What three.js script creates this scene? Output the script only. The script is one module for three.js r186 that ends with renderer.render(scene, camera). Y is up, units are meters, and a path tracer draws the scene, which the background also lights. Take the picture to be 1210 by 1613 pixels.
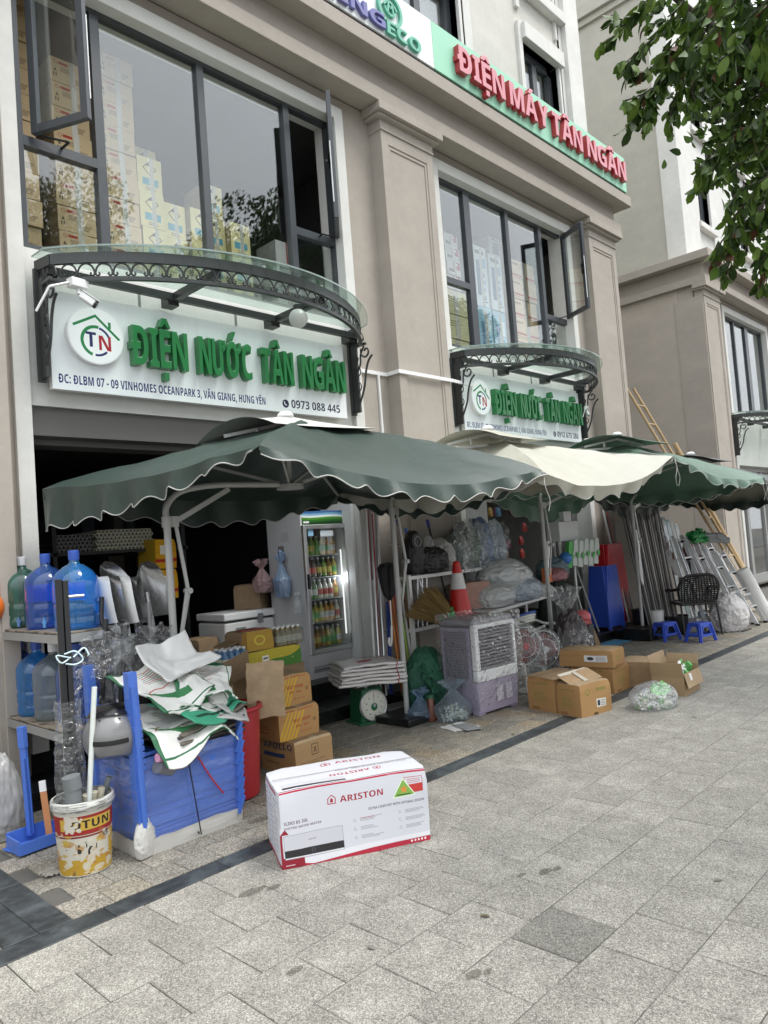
import * as THREE from 'three';
import { mergeGeometries } from 'three/addons/utils/BufferGeometryUtils.js';
import { RoundedBoxGeometry } from 'three/addons/geometries/RoundedBoxGeometry.js';
import { FontLoader } from 'three/addons/loaders/FontLoader.js';

// ---------------------------------------------------------------- camera, sky, sun, exposure
const scene = new THREE.Scene();
const camera = new THREE.PerspectiveCamera(69.66, 768 / 1024, 0.05, 400);
camera.rotation.order = 'YXZ';
camera.rotation.set(0.04994, -0.80429, -0.07542);
camera.position.set(0, 1.55, 0);
const renderer = new THREE.WebGLRenderer();
renderer.toneMapping = THREE.LinearToneMapping;
renderer.toneMappingExposure = 1.9;
renderer.shadowMap.enabled = true;
{
  const w = 128, h = 64, d = new Float32Array(w * h * 4);           // even white overcast, a little brighter overhead
  for (let j = 0; j < h; j++) for (let i = 0; i < w; i++) {
    const e = Math.max(0, Math.sin(((j + 0.5) / h - 0.5) * Math.PI)), l = 1.1 * (0.62 + 0.68 * e), k = (j * w + i) * 4;
    d[k] = l * 0.955; d[k + 1] = l * 0.995; d[k + 2] = l * 1.045; d[k + 3] = 1;
  }
  const t = new THREE.DataTexture(d, w, h, THREE.RGBAFormat, THREE.FloatType);
  t.mapping = THREE.EquirectangularReflectionMapping; t.magFilter = THREE.LinearFilter; t.needsUpdate = true;
  scene.background = t; scene.environment = t;
}
const sun = new THREE.DirectionalLight(new THREE.Color(1, 0.965, 0.91), 1.75);
sun.position.set(10.6, 17, 4.6); sun.target.position.set(5, 0, -3);
sun.castShadow = true; sun.shadow.radius = 46; sun.shadow.mapSize.set(2048, 2048);
Object.assign(sun.shadow.camera, { left: -14, right: 14, top: 14, bottom: -14, near: 1, far: 60 });
scene.add(sun, sun.target);

// ---------------------------------------------------------------- helpers
const V = (x, y, z) => new THREE.Vector3(x, y, z), PI = Math.PI;
function rng(s) { return () => { s |= 0; s = s + 0x6D2B79F5 | 0; let t = Math.imul(s ^ s >>> 15, 1 | s); t = t + Math.imul(t ^ t >>> 7, 61 | t) ^ t; return ((t ^ t >>> 14) >>> 0) / 4294967296; }; }
const used = {};
function numbered(n) { n = n.replace(/_[0-9]{3}$/, ''); used[n] = (used[n] ?? -1) + 1; return used[n] ? n + '_' + String(used[n]).padStart(3, '0') : n; }
function tag(o, label, category, group) { o.userData.label = label; o.userData.category = category; if (group) o.userData.group = group; return o; }
function thing(name, label, category, p = [0, 0, 0], ry = 0, group) {
  const o = new THREE.Group(); o.name = numbered(name); o.position.set(...p); o.rotation.y = ry; scene.add(o); return tag(o, label, category, group);
}
function part(name, g, m, parent, p, r) {
  const o = new THREE.Mesh(g, m); o.name = name; o.castShadow = o.receiveShadow = true;
  if (p) o.position.set(...p); if (r) o.rotation.set(...r); parent.add(o); return o;
}
function one(name, label, category, g, m, p, r, group) { const o = part(numbered(name), g, m, scene, p, r); return tag(o, label, category, group); }
function struct(name, g, m, parent = scene) { const o = part(parent === scene ? numbered(name) : name, g, m, parent); if (parent === scene) o.userData.kind = 'structure'; return o; }
function copy(o, label, p, ry, group) { const c = o.clone(); c.name = numbered(o.name); c.userData = { ...o.userData }; scene.add(c); if (p) c.position.set(...p); if (ry !== undefined) c.rotation.y = ry; c.userData.label = label; if (group) c.userData.group = group; return c; }

function muv(g, s = 1, du = 0, dv = 0) {                                 // uv in metres, by the way each face looks
  if (g.index) g = g.toNonIndexed();
  const p = g.attributes.position, n = g.attributes.normal, u = new Float32Array(p.count * 2);
  for (let i = 0; i < p.count; i += 3) {
    let nx = 0, ny = 0, nz = 0;
    for (let k = 0; k < 3; k++) { nx += n.getX(i + k); ny += n.getY(i + k); nz += n.getZ(i + k); }
    nx = Math.abs(nx); ny = Math.abs(ny); nz = Math.abs(nz);
    for (let k = i; k < i + 3; k++) {
      const x = p.getX(k), y = p.getY(k), z = p.getZ(k);
      const [a, b] = ny >= nx && ny >= nz ? [x, -z] : nx >= nz ? [z, y] : [x, y];
      u[2 * k] = (a + du) / s; u[2 * k + 1] = (b + dv) / s;
    }
  }
  g.setAttribute('uv', new THREE.BufferAttribute(u, 2)); return g;
}
function clean(g) { if (g.index) g = g.toNonIndexed(); for (const k of Object.keys(g.attributes)) if (!['position', 'normal', 'uv'].includes(k)) g.deleteAttribute(k); if (!g.attributes.uv) muv(g); g.morphAttributes = {}; return g; }
const join = (...gs) => mergeGeometries(gs.flat().map(clean), false);
const at = (g, x = 0, y = 0, z = 0) => g.translate(x, y, z);
// a box from corner to corner / centred box standing on its base; r rounds its edges
function bb(x0, x1, y0, y1, z0, z1, r = 0) {
  const w = x1 - x0, h = y1 - y0, d = z1 - z0;
  const g = r ? new RoundedBoxGeometry(w, h, d, 1, Math.min(r, w / 2.1, h / 2.1, d / 2.1)) : new THREE.BoxGeometry(w, h, d);
  return muv(g.translate((x0 + x1) / 2, (y0 + y1) / 2, (z0 + z1) / 2));
}
const bx = (w, h, d, x = 0, y = 0, z = 0, r = 0) => bb(x - w / 2, x + w / 2, y, y + h, z - d / 2, z + d / 2, r);
function rod(a, b, r, n = 8, r2 = r) {                                    // round bar from a to b
  a = V(...a); b = V(...b); const d = b.clone().sub(a), g = new THREE.CylinderGeometry(r2, r, d.length(), n);
  g.applyQuaternion(new THREE.Quaternion().setFromUnitVectors(V(0, 1, 0), d.clone().normalize())); return clean(g.translate(...a.add(b).multiplyScalar(0.5).toArray()));
}
function bar(a, b, w, h, up = [0, 1, 0]) {                                // rectangular bar from a to b
  a = V(...a); b = V(...b); const d = b.clone().sub(a), l = d.length(), x = d.normalize(), z = x.clone().cross(V(...up)).normalize(), y = z.clone().cross(x);
  const g = muv(new THREE.BoxGeometry(l, h, w)); g.applyMatrix4(new THREE.Matrix4().makeBasis(x, y, z)); return g.translate(...a.add(b).multiplyScalar(0.5).toArray());
}
const curve = (pts) => new THREE.CatmullRomCurve3(pts.map((p) => V(...p)));
const tube = (pts, r, n = 16, m = 6) => clean(new THREE.TubeGeometry(curve(pts), n, r, m));
const lathe = (pts, n = 20) => clean(new THREE.LatheGeometry(pts.map((p) => new THREE.Vector2(...p)), n));
function ext(pts, depth, bevel = 0, holes = []) {
  const s = new THREE.Shape(pts.map((p) => new THREE.Vector2(...p))); holes.forEach((h) => s.holes.push(new THREE.Path(h.map((p) => new THREE.Vector2(...p)))));
  return muv(new THREE.ExtrudeGeometry(s, { depth, bevelEnabled: bevel > 0, bevelSize: bevel, bevelThickness: bevel, bevelSegments: 1 }));
}
const rotY = (g, a) => g.rotateY(a), rotX = (g, a) => g.rotateX(a), rotZ = (g, a) => g.rotateZ(a);
// noise that can be repeated
function vnoise(seed, n) {
  const r = rng(seed), a = new Float32Array(n * n).map(() => r());
  return (x, y) => { x = ((x % n) + n) % n; y = ((y % n) + n) % n; const i = Math.floor(x), j = Math.floor(y); let u = x - i, v = y - j; u = u * u * (3 - 2 * u); v = v * v * (3 - 2 * v); const k = (i + 1) % n, l = (j + 1) % n; return (a[j * n + i] * (1 - u) + a[j * n + k] * u) * (1 - v) + (a[l * n + i] * (1 - u) + a[l * n + k] * u) * v; };
}
function fbm(seed, base, oct) { const f = []; for (let o = 0; o < oct; o++) f.push(vnoise(seed + o * 17, base << o)); return (u, v) => { let s = 0, a = 0.5, t = 0; for (let o = 0; o < oct; o++) { s += a * f[o](u * (base << o), v * (base << o)); t += a; a *= 0.55; } return s / t; }; }
function dataTex(n, fn, srgb = true) {                                    // fn(u, v) gives [r, g, b] 0..1 or a grey
  const d = new Uint8Array(n * n * 4);
  for (let j = 0; j < n; j++) for (let i = 0; i < n; i++) { let c = fn(i / n, j / n, i, j); if (!Array.isArray(c)) c = [c, c, c]; const k = (j * n + i) * 4; for (let q = 0; q < 3; q++) d[k + q] = Math.max(0, Math.min(255, c[q] * 255)); d[k + 3] = 255; }
  const t = new THREE.DataTexture(d, n, n); t.wrapS = t.wrapT = THREE.RepeatWrapping; t.magFilter = THREE.LinearFilter; t.minFilter = THREE.LinearMipmapLinearFilter; if (srgb) t.colorSpace = THREE.SRGBColorSpace; t.needsUpdate = true; return t;
}
function canvasTex(w, h, draw) {
  const c = document.createElement('canvas'); c.width = w; c.height = h; const x = c.getContext('2d'); draw(x, w, h);
  const t = new THREE.CanvasTexture(c); t.colorSpace = THREE.SRGBColorSpace; t.anisotropy = 8; return t;
}
const lin = (r, g, b) => new THREE.Color().setRGB(r, g, b);
function std(color, rough = 0.7, more = {}) { const c = Array.isArray(color) ? lin(...color) : new THREE.Color(color); return new THREE.MeshStandardMaterial({ color: c, roughness: rough, side: THREE.DoubleSide, ...more }); }
function phys(color, rough = 0.5, more = {}) { const c = Array.isArray(color) ? lin(...color) : new THREE.Color(color); return new THREE.MeshPhysicalMaterial({ color: c, roughness: rough, side: THREE.DoubleSide, ...more }); }
function rep(t, sx, sy = sx) { const c = t.clone(); c.repeat.set(1 / sx, 1 / sy); c.needsUpdate = true; return c; }

// shared textures
const grainA = fbm(3, 4, 6), grainB = fbm(71, 16, 4), grainC = fbm(133, 2, 5);
const T = {};
T.stucco = dataTex(512, (u, v) => { const a = grainC(u, v), b = grainA(u, v); return 0.93 + 0.07 * (a - 0.5) + 0.06 * (b - 0.5) + 0.04 * (grainB(u, v) - 0.5); });
T.stuccoBump = dataTex(512, (() => { const r = rng(5); return (u, v) => 0.5 + 0.5 * (grainB(u, v) - 0.5) + 0.25 * (r() - 0.5); })(), false);
T.granite = dataTex(1024, (() => {
  const r = rng(9), n = 1024, f = new Float32Array(n * n).fill(0.5), px = (x, y) => ((y + n) % n) * n + ((x + n) % n);
  for (let k = 0; k < 42000; k++) { const x = Math.floor(r() * n), y = Math.floor(r() * n), q = r(), c = q < 0.36 ? 0.16 + 0.24 * r() : 0.5 + 0.5 * r(), a = r() * PI, L = 2 + r() * 7, W = 1.2 + r() * 2.4; for (let j = -7; j <= 7; j++) for (let i = -7; i <= 7; i++) { const s = (i * Math.cos(a) + j * Math.sin(a)) / L, t = (-i * Math.sin(a) + j * Math.cos(a)) / W; if (s * s + t * t < 1) f[px(x + i, y + j)] = f[px(x + i, y + j)] * 0.25 + c * 0.75; } }
  return (u, v, i, j) => { const g = f[j * n + i] * 0.72 + 0.36 + 0.2 * (grainA(u, v) - 0.5) + 0.05 * (r() - 0.5); return [g * 1.0, g * 0.985, g * 0.955]; };
})());
T.slate = dataTex(512, (u, v) => { const a = grainA(u, v), b = grainB(u * 1, v); const g = 0.62 + 0.5 * (a - 0.5) + 0.35 * (b - 0.5); return [g * 0.97, g, g * 1.02]; });
T.rough = dataTex(512, (u, v) => 0.75 + 0.5 * (grainA(u, v) - 0.5), false);
T.card = dataTex(512, (u, v) => { const a = grainA(u, v), b = grainC(u, v), l = vlines(u); const g = 0.93 + 0.12 * (a - 0.5) + 0.1 * (b - 0.5) + l; return [g, g * 0.995, g * 0.985]; });
function vlines(u) { return 0.012 * Math.sin(u * 2 * PI * 64); }
T.cloth = dataTex(256, (u, v, i, j) => 0.5 + 0.25 * ((i >> 1) % 2 ? 1 : -1) * ((j >> 1) % 2 ? 1 : -1) + 0.2 * (grainB(u, v) - 0.5), false);
T.crumple = dataTex(512, (() => { const a = fbm(301, 5, 3), b = fbm(401, 9, 3); return (u, v) => Math.abs(a(u, v) - 0.5) * 1.6 + Math.abs(b(u, v) - 0.5) * 0.9; })(), false);
T.dirt = dataTex(512, (() => { const a = fbm(501, 6, 5); return (u, v) => { const k = Math.max(0, Math.min(1, (a(u, v) - 0.5) * 6)); return 1 - 0.35 * k; }; })());

// shared materials
const m2 = (t) => rep(t, 1.3), m1 = (t) => rep(t, 0.8);
const stuccoMap = m2(T.stucco), stuccoBump = m1(T.stuccoBump);
const plaster = (c, r = 0.9) => std(c, r, { map: stuccoMap, bumpMap: stuccoBump, bumpScale: 0.003 });
const M = {
  taupe: plaster([0.44, 0.395, 0.345]), cream: plaster([0.66, 0.645, 0.59]), white: plaster([0.76, 0.755, 0.72]), side: plaster([0.5, 0.485, 0.42]), sideLow: plaster([0.5, 0.445, 0.385]),
  frame: phys([0.052, 0.058, 0.066], 0.42, { clearcoat: 0.2 }), iron: std([0.055, 0.058, 0.058], 0.5, { metalness: 0.35, roughnessMap: rep(T.rough, 0.4) }),
  pane: phys([0.92, 0.95, 0.95], 0.015, { transmission: 1, thickness: 0, ior: 1.85 }), shopPane: phys([0.95, 0.97, 0.96], 0.01, { transmission: 1, thickness: 0, ior: 1.5 }),
  awningGlass: phys([0.84, 0.91, 0.88], 0.05, { transmission: 0.92, thickness: 0, ior: 1.52 }), greenEdge: phys([0.42, 0.52, 0.48], 0.2, { transmission: 0.4 }),
  steel: std([0.62, 0.63, 0.64], 0.32, { metalness: 0.9 }), galv: std([0.42, 0.43, 0.43], 0.5, { metalness: 0.6, roughnessMap: rep(T.rough, 0.3) }), dark: std([0.02, 0.02, 0.022], 0.6), black: std([0.012, 0.012, 0.013], 0.45),
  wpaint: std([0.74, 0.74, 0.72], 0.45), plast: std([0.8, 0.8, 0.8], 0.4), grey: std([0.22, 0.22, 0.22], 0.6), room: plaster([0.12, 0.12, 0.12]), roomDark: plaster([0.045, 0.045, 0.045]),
  slate: std([0.1, 0.11, 0.115], 0.62, { map: rep(T.slate, 0.7), bumpMap: rep(T.stuccoBump, 0.5), bumpScale: 0.002 }),
  graniteDark: phys([0.03, 0.031, 0.033], 0.35, { map: rep(T.slate, 0.5) }),
};
const filmClear = phys([0.97, 0.98, 0.98], 0.06, { transmission: 0.95, thickness: 0, ior: 1.55, bumpMap: rep(T.crumple, 0.3), bumpScale: 0.03 });
const film = phys([0.9, 0.92, 0.94], 0.1, { transmission: 0.8, thickness: 0, ior: 1.6, bumpMap: rep(T.crumple, 0.35), bumpScale: 0.02 });
// ---------------------------------------------------------------- pavement
{
  const R = rng(21), pav = new THREE.Group(); pav.name = 'pavement'; pav.userData.kind = 'structure'; scene.add(pav);
  struct('ground', bb(-120, 160, -0.3, -0.045, -90, 60), std([0.13, 0.125, 0.115], 0.95, { map: rep(T.granite, 1.2) }));
  struct('bedding', bb(-8, 30, -0.045, -0.008, -5.6, 3), std([0.12, 0.115, 0.105], 0.95, { map: rep(T.stucco, 0.4) }), pav);
  // one slab with worn, chamfered upper edges, cut from its own piece of the stone
  function slab(w, d, h, c, du, dv, k = 0) {
    const x = w / 2, z = d / 2, P = [[-x, 0, -z], [x, 0, -z], [x, 0, z], [-x, 0, z]], q = (c, y, a) => P.map(([px, , pz]) => [px - Math.sign(px) * c * (1 + a * (R() - 0.5)), y, pz - Math.sign(pz) * c * (1 + a * (R() - 0.5))]);
    const A = q(0, -h, 0), B = q(0, -c * 0.8, 0.2), C = q(c, 0, 1.2), pos = [], quad = (a, b, c, d) => pos.push(...a, ...b, ...c, ...a, ...c, ...d);
    for (let i = 0; i < 4; i++) { const j = (i + 1) % 4; quad(A[j], A[i], B[i], B[j]); quad(B[j], B[i], C[i], C[j]); }
    quad(C[0], C[3], C[2], C[1]);
    const g = new THREE.BufferGeometry(); g.setAttribute('position', new THREE.Float32BufferAttribute(pos, 3)); g.computeVertexNormals(); return muv(g, 0.62, du, dv);
  }
  const big = [], small = [], base = [0.53, 0.522, 0.497], tone = [1, 0.97, 1.03, 0.93, 1.07, 0.99, 0.7], mb = [], ms = [];
  const granBump = rep(T.stuccoBump, 0.25);
  for (let k = 0; k < 10; k++) { big.push(slab(0.2945, 0.2985, 0.04, 0.0035, R() * 5, R() * 5)); small.push(slab(0.196, 0.196, 0.04, 0.003, R() * 5, R() * 5)); }
  for (const t of tone) { mb.push(std(base.map((c) => c * t), 0.82, { map: T.granite, bumpMap: granBump, bumpScale: 0.0015 })); }
  const sb = [[0.45, 0.43, 0.385], [0.43, 0.415, 0.38], [0.49, 0.455, 0.39], [0.39, 0.38, 0.35], [0.47, 0.447, 0.405], [0.49, 0.42, 0.325]];
  for (const c of sb) ms.push(std(c, 0.8, { map: rep(T.granite, 1.6), bumpMap: granBump, bumpScale: 0.0012 }));
  const right = (x) => -0.87 - 0.295 * (x - 2.43), rest = { big: [], small: [] };
  const lay = (x, z, y, n, mats, geos, key, seen) => {
    const m = Math.floor(n * mats.length * 0.9999), a = (R() - 0.5) * 0.012;
    const o = new THREE.Object3D(); o.position.set(x, y, z); o.rotation.set((R() - 0.5) * 0.006, a + (R() < 0.5 ? PI : 0), (R() - 0.5) * 0.006); o.updateMatrix();
    if (seen) part('paver', geos[Math.floor(R() * 10)], mats[m], pav, [x, y, z], [o.rotation.x, o.rotation.y, o.rotation.z]); else rest[key].push([o.matrix.clone(), mats[m].color]);
  };
  for (let r = 0; r < 20; r++) {                                          // big granite setts in running bond
    const z = -3.149 + r * 0.3018;
    for (let c = -16; c < 60; c++) {
      const x = 2.389 + c * 0.2985 + (r % 2 ? 0 : 0.149) + 0.149;
      if (x < -4 || x > 20) continue;
      const seen = z < right(x) + 0.3 && z < -0.6 && x > 0.6 && x < 10.9 && x > 0.8 + 0.76 * (z + 2.9) - 0.35;
      let n = R(); n = n < 0.36 ? n * 0.35 : n < 0.9 ? 0.15 + (n - 0.36) : n;
      if (n > 0.86 && R() < 0.8) n = R() * 0.8;
      if (Math.abs(x - 2.54) < 0.1 && Math.abs(z + 1.685) < 0.1) n = 0.95;    // the one dark stone near the middle
      if (Math.abs(x - 1.785) < 0.1 && Math.abs(z + 2.29) < 0.16) n = 0.92;
      lay(x, z, 0.0015 * (R() - 0.5), n, mb, big, 'big', seen);
    }
  }
  const row0 = -3.448 - 0.1035;
  for (let r = 0; r < 9; r++) for (let c = -12; c < 72; c++) {            // smaller setts in front of the shop
    const z = row0 - r * 0.2035, x = 1.476 + c * 0.1995 + (r % 2 ? 0.1 : 0);
    if (x > 1.08 - 0.1 && x < 1.376 + 0.09 || x > 15.4) continue;
    let n = R() * 0.86; if (R() < 0.06) n = 0.95;
    const seen = x > 1.3 && x < 7.2 && z > -5.17 && z < right(x);
    lay(x, z, 0.0015 * (R() - 0.5), n, ms, small, 'small', seen);
  }
  for (const [k, geos] of [['big', big], ['small', small]]) {
    const im = new THREE.InstancedMesh(geos[0], (k === 'big' ? mb : ms)[0].clone(), rest[k].length); im.material.color.set(1, 1, 1); im.name = 'paver_field';
    rest[k].forEach(([m, c], i) => { im.setMatrixAt(i, m); im.setColorAt(i, c); }); im.userData.kind = 'stuff'; im.receiveShadow = true; pav.add(im);
  }
  const dk = [0.9, 1.05, 1, 0.82].map((t) => std([0.15 * t, 0.165 * t, 0.17 * t], 0.55, { map: rep(T.slate, 0.9), bumpMap: rep(T.stuccoBump, 0.4), bumpScale: 0.0012 }));
  for (let k = -6; k < 26; k++) part('border_slab', slab(0.597, 0.137, 0.04, 0.003, R() * 5, R() * 5), dk[Math.floor(R() * 4)], pav, [1.812 + k * 0.6, 0.001 * (R() - 0.5), -3.3745]);
  for (let j = 0; j < 3; j++) for (const x of [1.157, 1.3035]) part('border_slab', slab(0.144, 0.635, 0.04, 0.003, R() * 5, R() * 5), dk[Math.floor(R() * 4)], pav, [x, 0, -3.447 - 0.32 - j * 0.64]);
  // dark granite step along the shop front
  const st = new THREE.Group(); st.name = 'step'; st.userData.kind = 'structure'; scene.add(st);
  for (let k = 0; k < 16; k++) { const x = 0.2 + k * 0.72; struct('step_slab', bb(x, x + 0.716, 0.085, 0.124, -5.62, -5.16, 0.006), M.graniteDark, st); struct('riser_slab', bb(x, x + 0.717, -0.04, 0.085, -5.6, -5.172), M.graniteDark, st); }
  struct('threshold', bb(2.0, 5.6, 0.124, 0.28, -6.2, -5.6, 0.006), M.graniteDark, st); struct('threshold', bb(7.0, 10.6, 0.124, 0.28, -6.2, -5.6, 0.006), M.graniteDark, st);
  // far side of the street: kerb, road
  struct('kerb', bb(-60, 120, -0.045, 0.0, 3, 3.2), M.slate); struct('road', bb(-60, 120, -0.05, -0.12 + 0.08, 3.2, 12), std([0.05, 0.05, 0.052], 0.9, { map: rep(T.stucco, 2) }));
}

// ---------------------------------------------------------------- buildings
function building(name, label, X, opt) {                                   // X: where the first bay's left reveal stands
  const B = thing(name, label, 'building');
  const zf = -5.6, mT = M.taupe, mW = M.white;
  const wall = [], end = opt.end, x0 = opt.x0, L = opt.levels;
  const bays = opt.bays;                                                   // [reveal left, reveal right]
  let x = x0; const solid = [];
  for (const [a, b] of bays) { solid.push([x, a - 0.12]); x = b + 0.13; } solid.push([x, end]);
  for (const [a, b] of solid) wall.push(bb(a, b, 0, 6.54, zf - 0.35, zf));
  for (const [a, b] of bays) wall.push(bb(a - 0.12, b + 0.13, 6.41, 6.54, zf - 0.35, zf));
  wall.push(bb(x0, end, 6.54, 7.16, zf - 0.35, zf + 0.01));
  part('wall', join(wall), mT, B);
  for (const [y0, y1, z, e] of [[6.54, 6.70, -5.315, 0.1], [6.70, 6.99, -5.39, 0.02], [6.99, 7.16, -5.166, 0.245]]) part('cornice', bb(opt.wrap < 0 ? x0 - e : x0, opt.wrap > 0 ? end + e : end, y0, y1 - 0.002, opt.deep ? -14 : -5.7, z, 0.008), mT, B);
  // pilasters with sunk panels and stepped capitals
  for (const px of opt.pilasters) {
    const w = 0.905, f = -5.409, p = part('pilaster', join(bb(px, px + w, 0, 6.54, zf - 0.02, f - 0.02), bb(px, px + 0.115, 0.3, 6.29, f - 0.021, f, 0.004), bb(px + w - 0.115, px + w, 0.3, 6.29, f - 0.021, f, 0.004), bb(px + 0.115, px + w - 0.115, 6.14, 6.29, f - 0.021, f, 0.004), bb(px, px + w, 0.02, 0.3, f - 0.021, f)), mT, B);
    part('panel_moulding', join(bb(px + 0.115, px + 0.15, 0.35, 6.1, f - 0.021, f - 0.01), bb(px + w - 0.15, px + w - 0.115, 0.35, 6.1, f - 0.021, f - 0.01), bb(px + 0.115, px + w - 0.115, 6.1, 6.14, f - 0.021, f - 0.01)), mT, p);
    part('capital', join(bb(px - 0.014, px + w + 0.014, 6.28, 6.305, zf, f + 0.016, 0.004), bb(px - 0.005, px + w + 0.005, 6.305, 6.41, zf, f + 0.006), bb(px - 0.07, px + w + 0.07, 6.41, 6.45, zf, f + 0.06, 0.01), bb(px - 0.105, px + w + 0.105, 6.45, 6.541, zf, f + 0.105, 0.006)), mT, p);
  }
  for (const [a, b] of bays) {
    part('opening_trim', join(bb(a - 0.12, a, 0.28, 6.41, zf - 0.3, -5.56, 0.006), bb(b, b + 0.13, 0.28, 6.41, zf - 0.3, -5.56, 0.006), bb(a, b, 6.27, 6.41, zf - 0.3, -5.56, 0.006)), mW, B);
    part('spandrel', bb(a, b, 2.82, 4.03, zf - 0.34, -5.62), mW, B);
  }
  return B;
}
function windowFrame(B, x0, x1, y0, y1, mulls, transoms, opens, z = -5.7, fw = 0.06) {   // mulls [x, width], transoms [cell, y], opens: cells whose upper light stands open
  const f = [bb(x0 - 0.05, x0 + fw * 0.9, y0, y1, z - 0.06, z + 0.02), bb(x1 - fw * 1.4, x1, y0, y1, z - 0.06, z + 0.02), bb(x0, x1, y0, y0 + fw, z - 0.061, z + 0.018), bb(x0, x1, y1 - fw, y1, z - 0.061, z + 0.018)];
  const edges = [x0 + fw * 0.9]; for (const [c, w] of mulls) { f.push(bb(c - w / 2, c + w / 2, y0 + fw, y1 - fw, z - 0.06, z + 0.022)); edges.push(c - w / 2, c + w / 2); } edges.push(x1 - fw * 1.4);
  const w = part('window_frame', new THREE.BufferGeometry(), M.frame, B); 
  for (let k = 0; k < edges.length; k += 2) {
    const t = transoms.find((t) => t[0] === k / 2), a = edges[k], b = edges[k + 1];
    const pane = (u, v, p, q) => part('pane', bb(u - 0.01, v + 0.01, p - 0.01, q + 0.01, z - 0.02, z - 0.014), M.pane, w);
    if (t) { f.push(bb(a, b, t[1] - 0.04, t[1] + 0.04, z - 0.06, z + 0.021)); pane(a, b, y0 + fw, t[1] - 0.04); if (!opens.includes(k / 2)) pane(a, b, t[1] + 0.04, y1 - fw); } else pane(a, b, y0 + fw, y1 - fw);
  }
  w.geometry = join(f); return w;
}
function sash(B, hx, y0, y1, w, deg, side, z = -5.67) {                      // an opened light hinged at hx, swung out by deg; side 1: hinge on its left
  const s = part('open_sash', new THREE.BufferGeometry(), M.frame, B, [hx, 0, z], [0, side > 0 ? -deg * PI / 180 : deg * PI / 180, 0]);
  const X = (a, b) => side > 0 ? [a, b] : [-b, -a], t = 0.065;
  const q = (a, b, c, d, zz = 0.045) => bb(...X(a, b), c, d, 0, zz, 0.004);
  s.geometry = join(q(0, t, y0, y1), q(w - t, w, y0, y1), q(t, w - t, y0, y0 + t), q(t, w - t, y1 - t, y1));
  part('pane', bb(...X(t - 0.01, w - t + 0.01), y0 + t - 0.01, y1 - t + 0.01, 0.018, 0.024), M.pane, s);
  part('seal_strip', q(w, w + 0.006, y0 + (y1 - y0) * 0.12, y0 + (y1 - y0) * 0.6, 0.012), M.plast, s);
  part('handle', join(q(w - 0.045, w - 0.02, y0 + 0.55, y0 + 0.68, -0.02), bar([X(w - 0.04, w)[0], y0 + 0.6, -0.03], [X(w - 0.14, w)[0], y0 + 0.585, -0.05], 0.015, 0.02)), M.black, s);
  part('stay', join(bar([0.02 * side, y0 + 0.01, 0], [0.2 * side, y0 - 0.02, -0.14], 0.02, 0.008), bar([0.2 * side, y0 - 0.02, -0.14], [0.06 * side, y0 - 0.02, -0.2], 0.02, 0.008)), M.black, s);
}
const shop = building('shop_building', 'taupe plastered shop building with white upper floor and pilasters', 2.12, { x0: -9, end: 11.7, bays: [[2.12, 5.46], [7.22, 10.35]], pilasters: [1.0, 6.03, 10.79], wrap: 1 });
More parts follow.
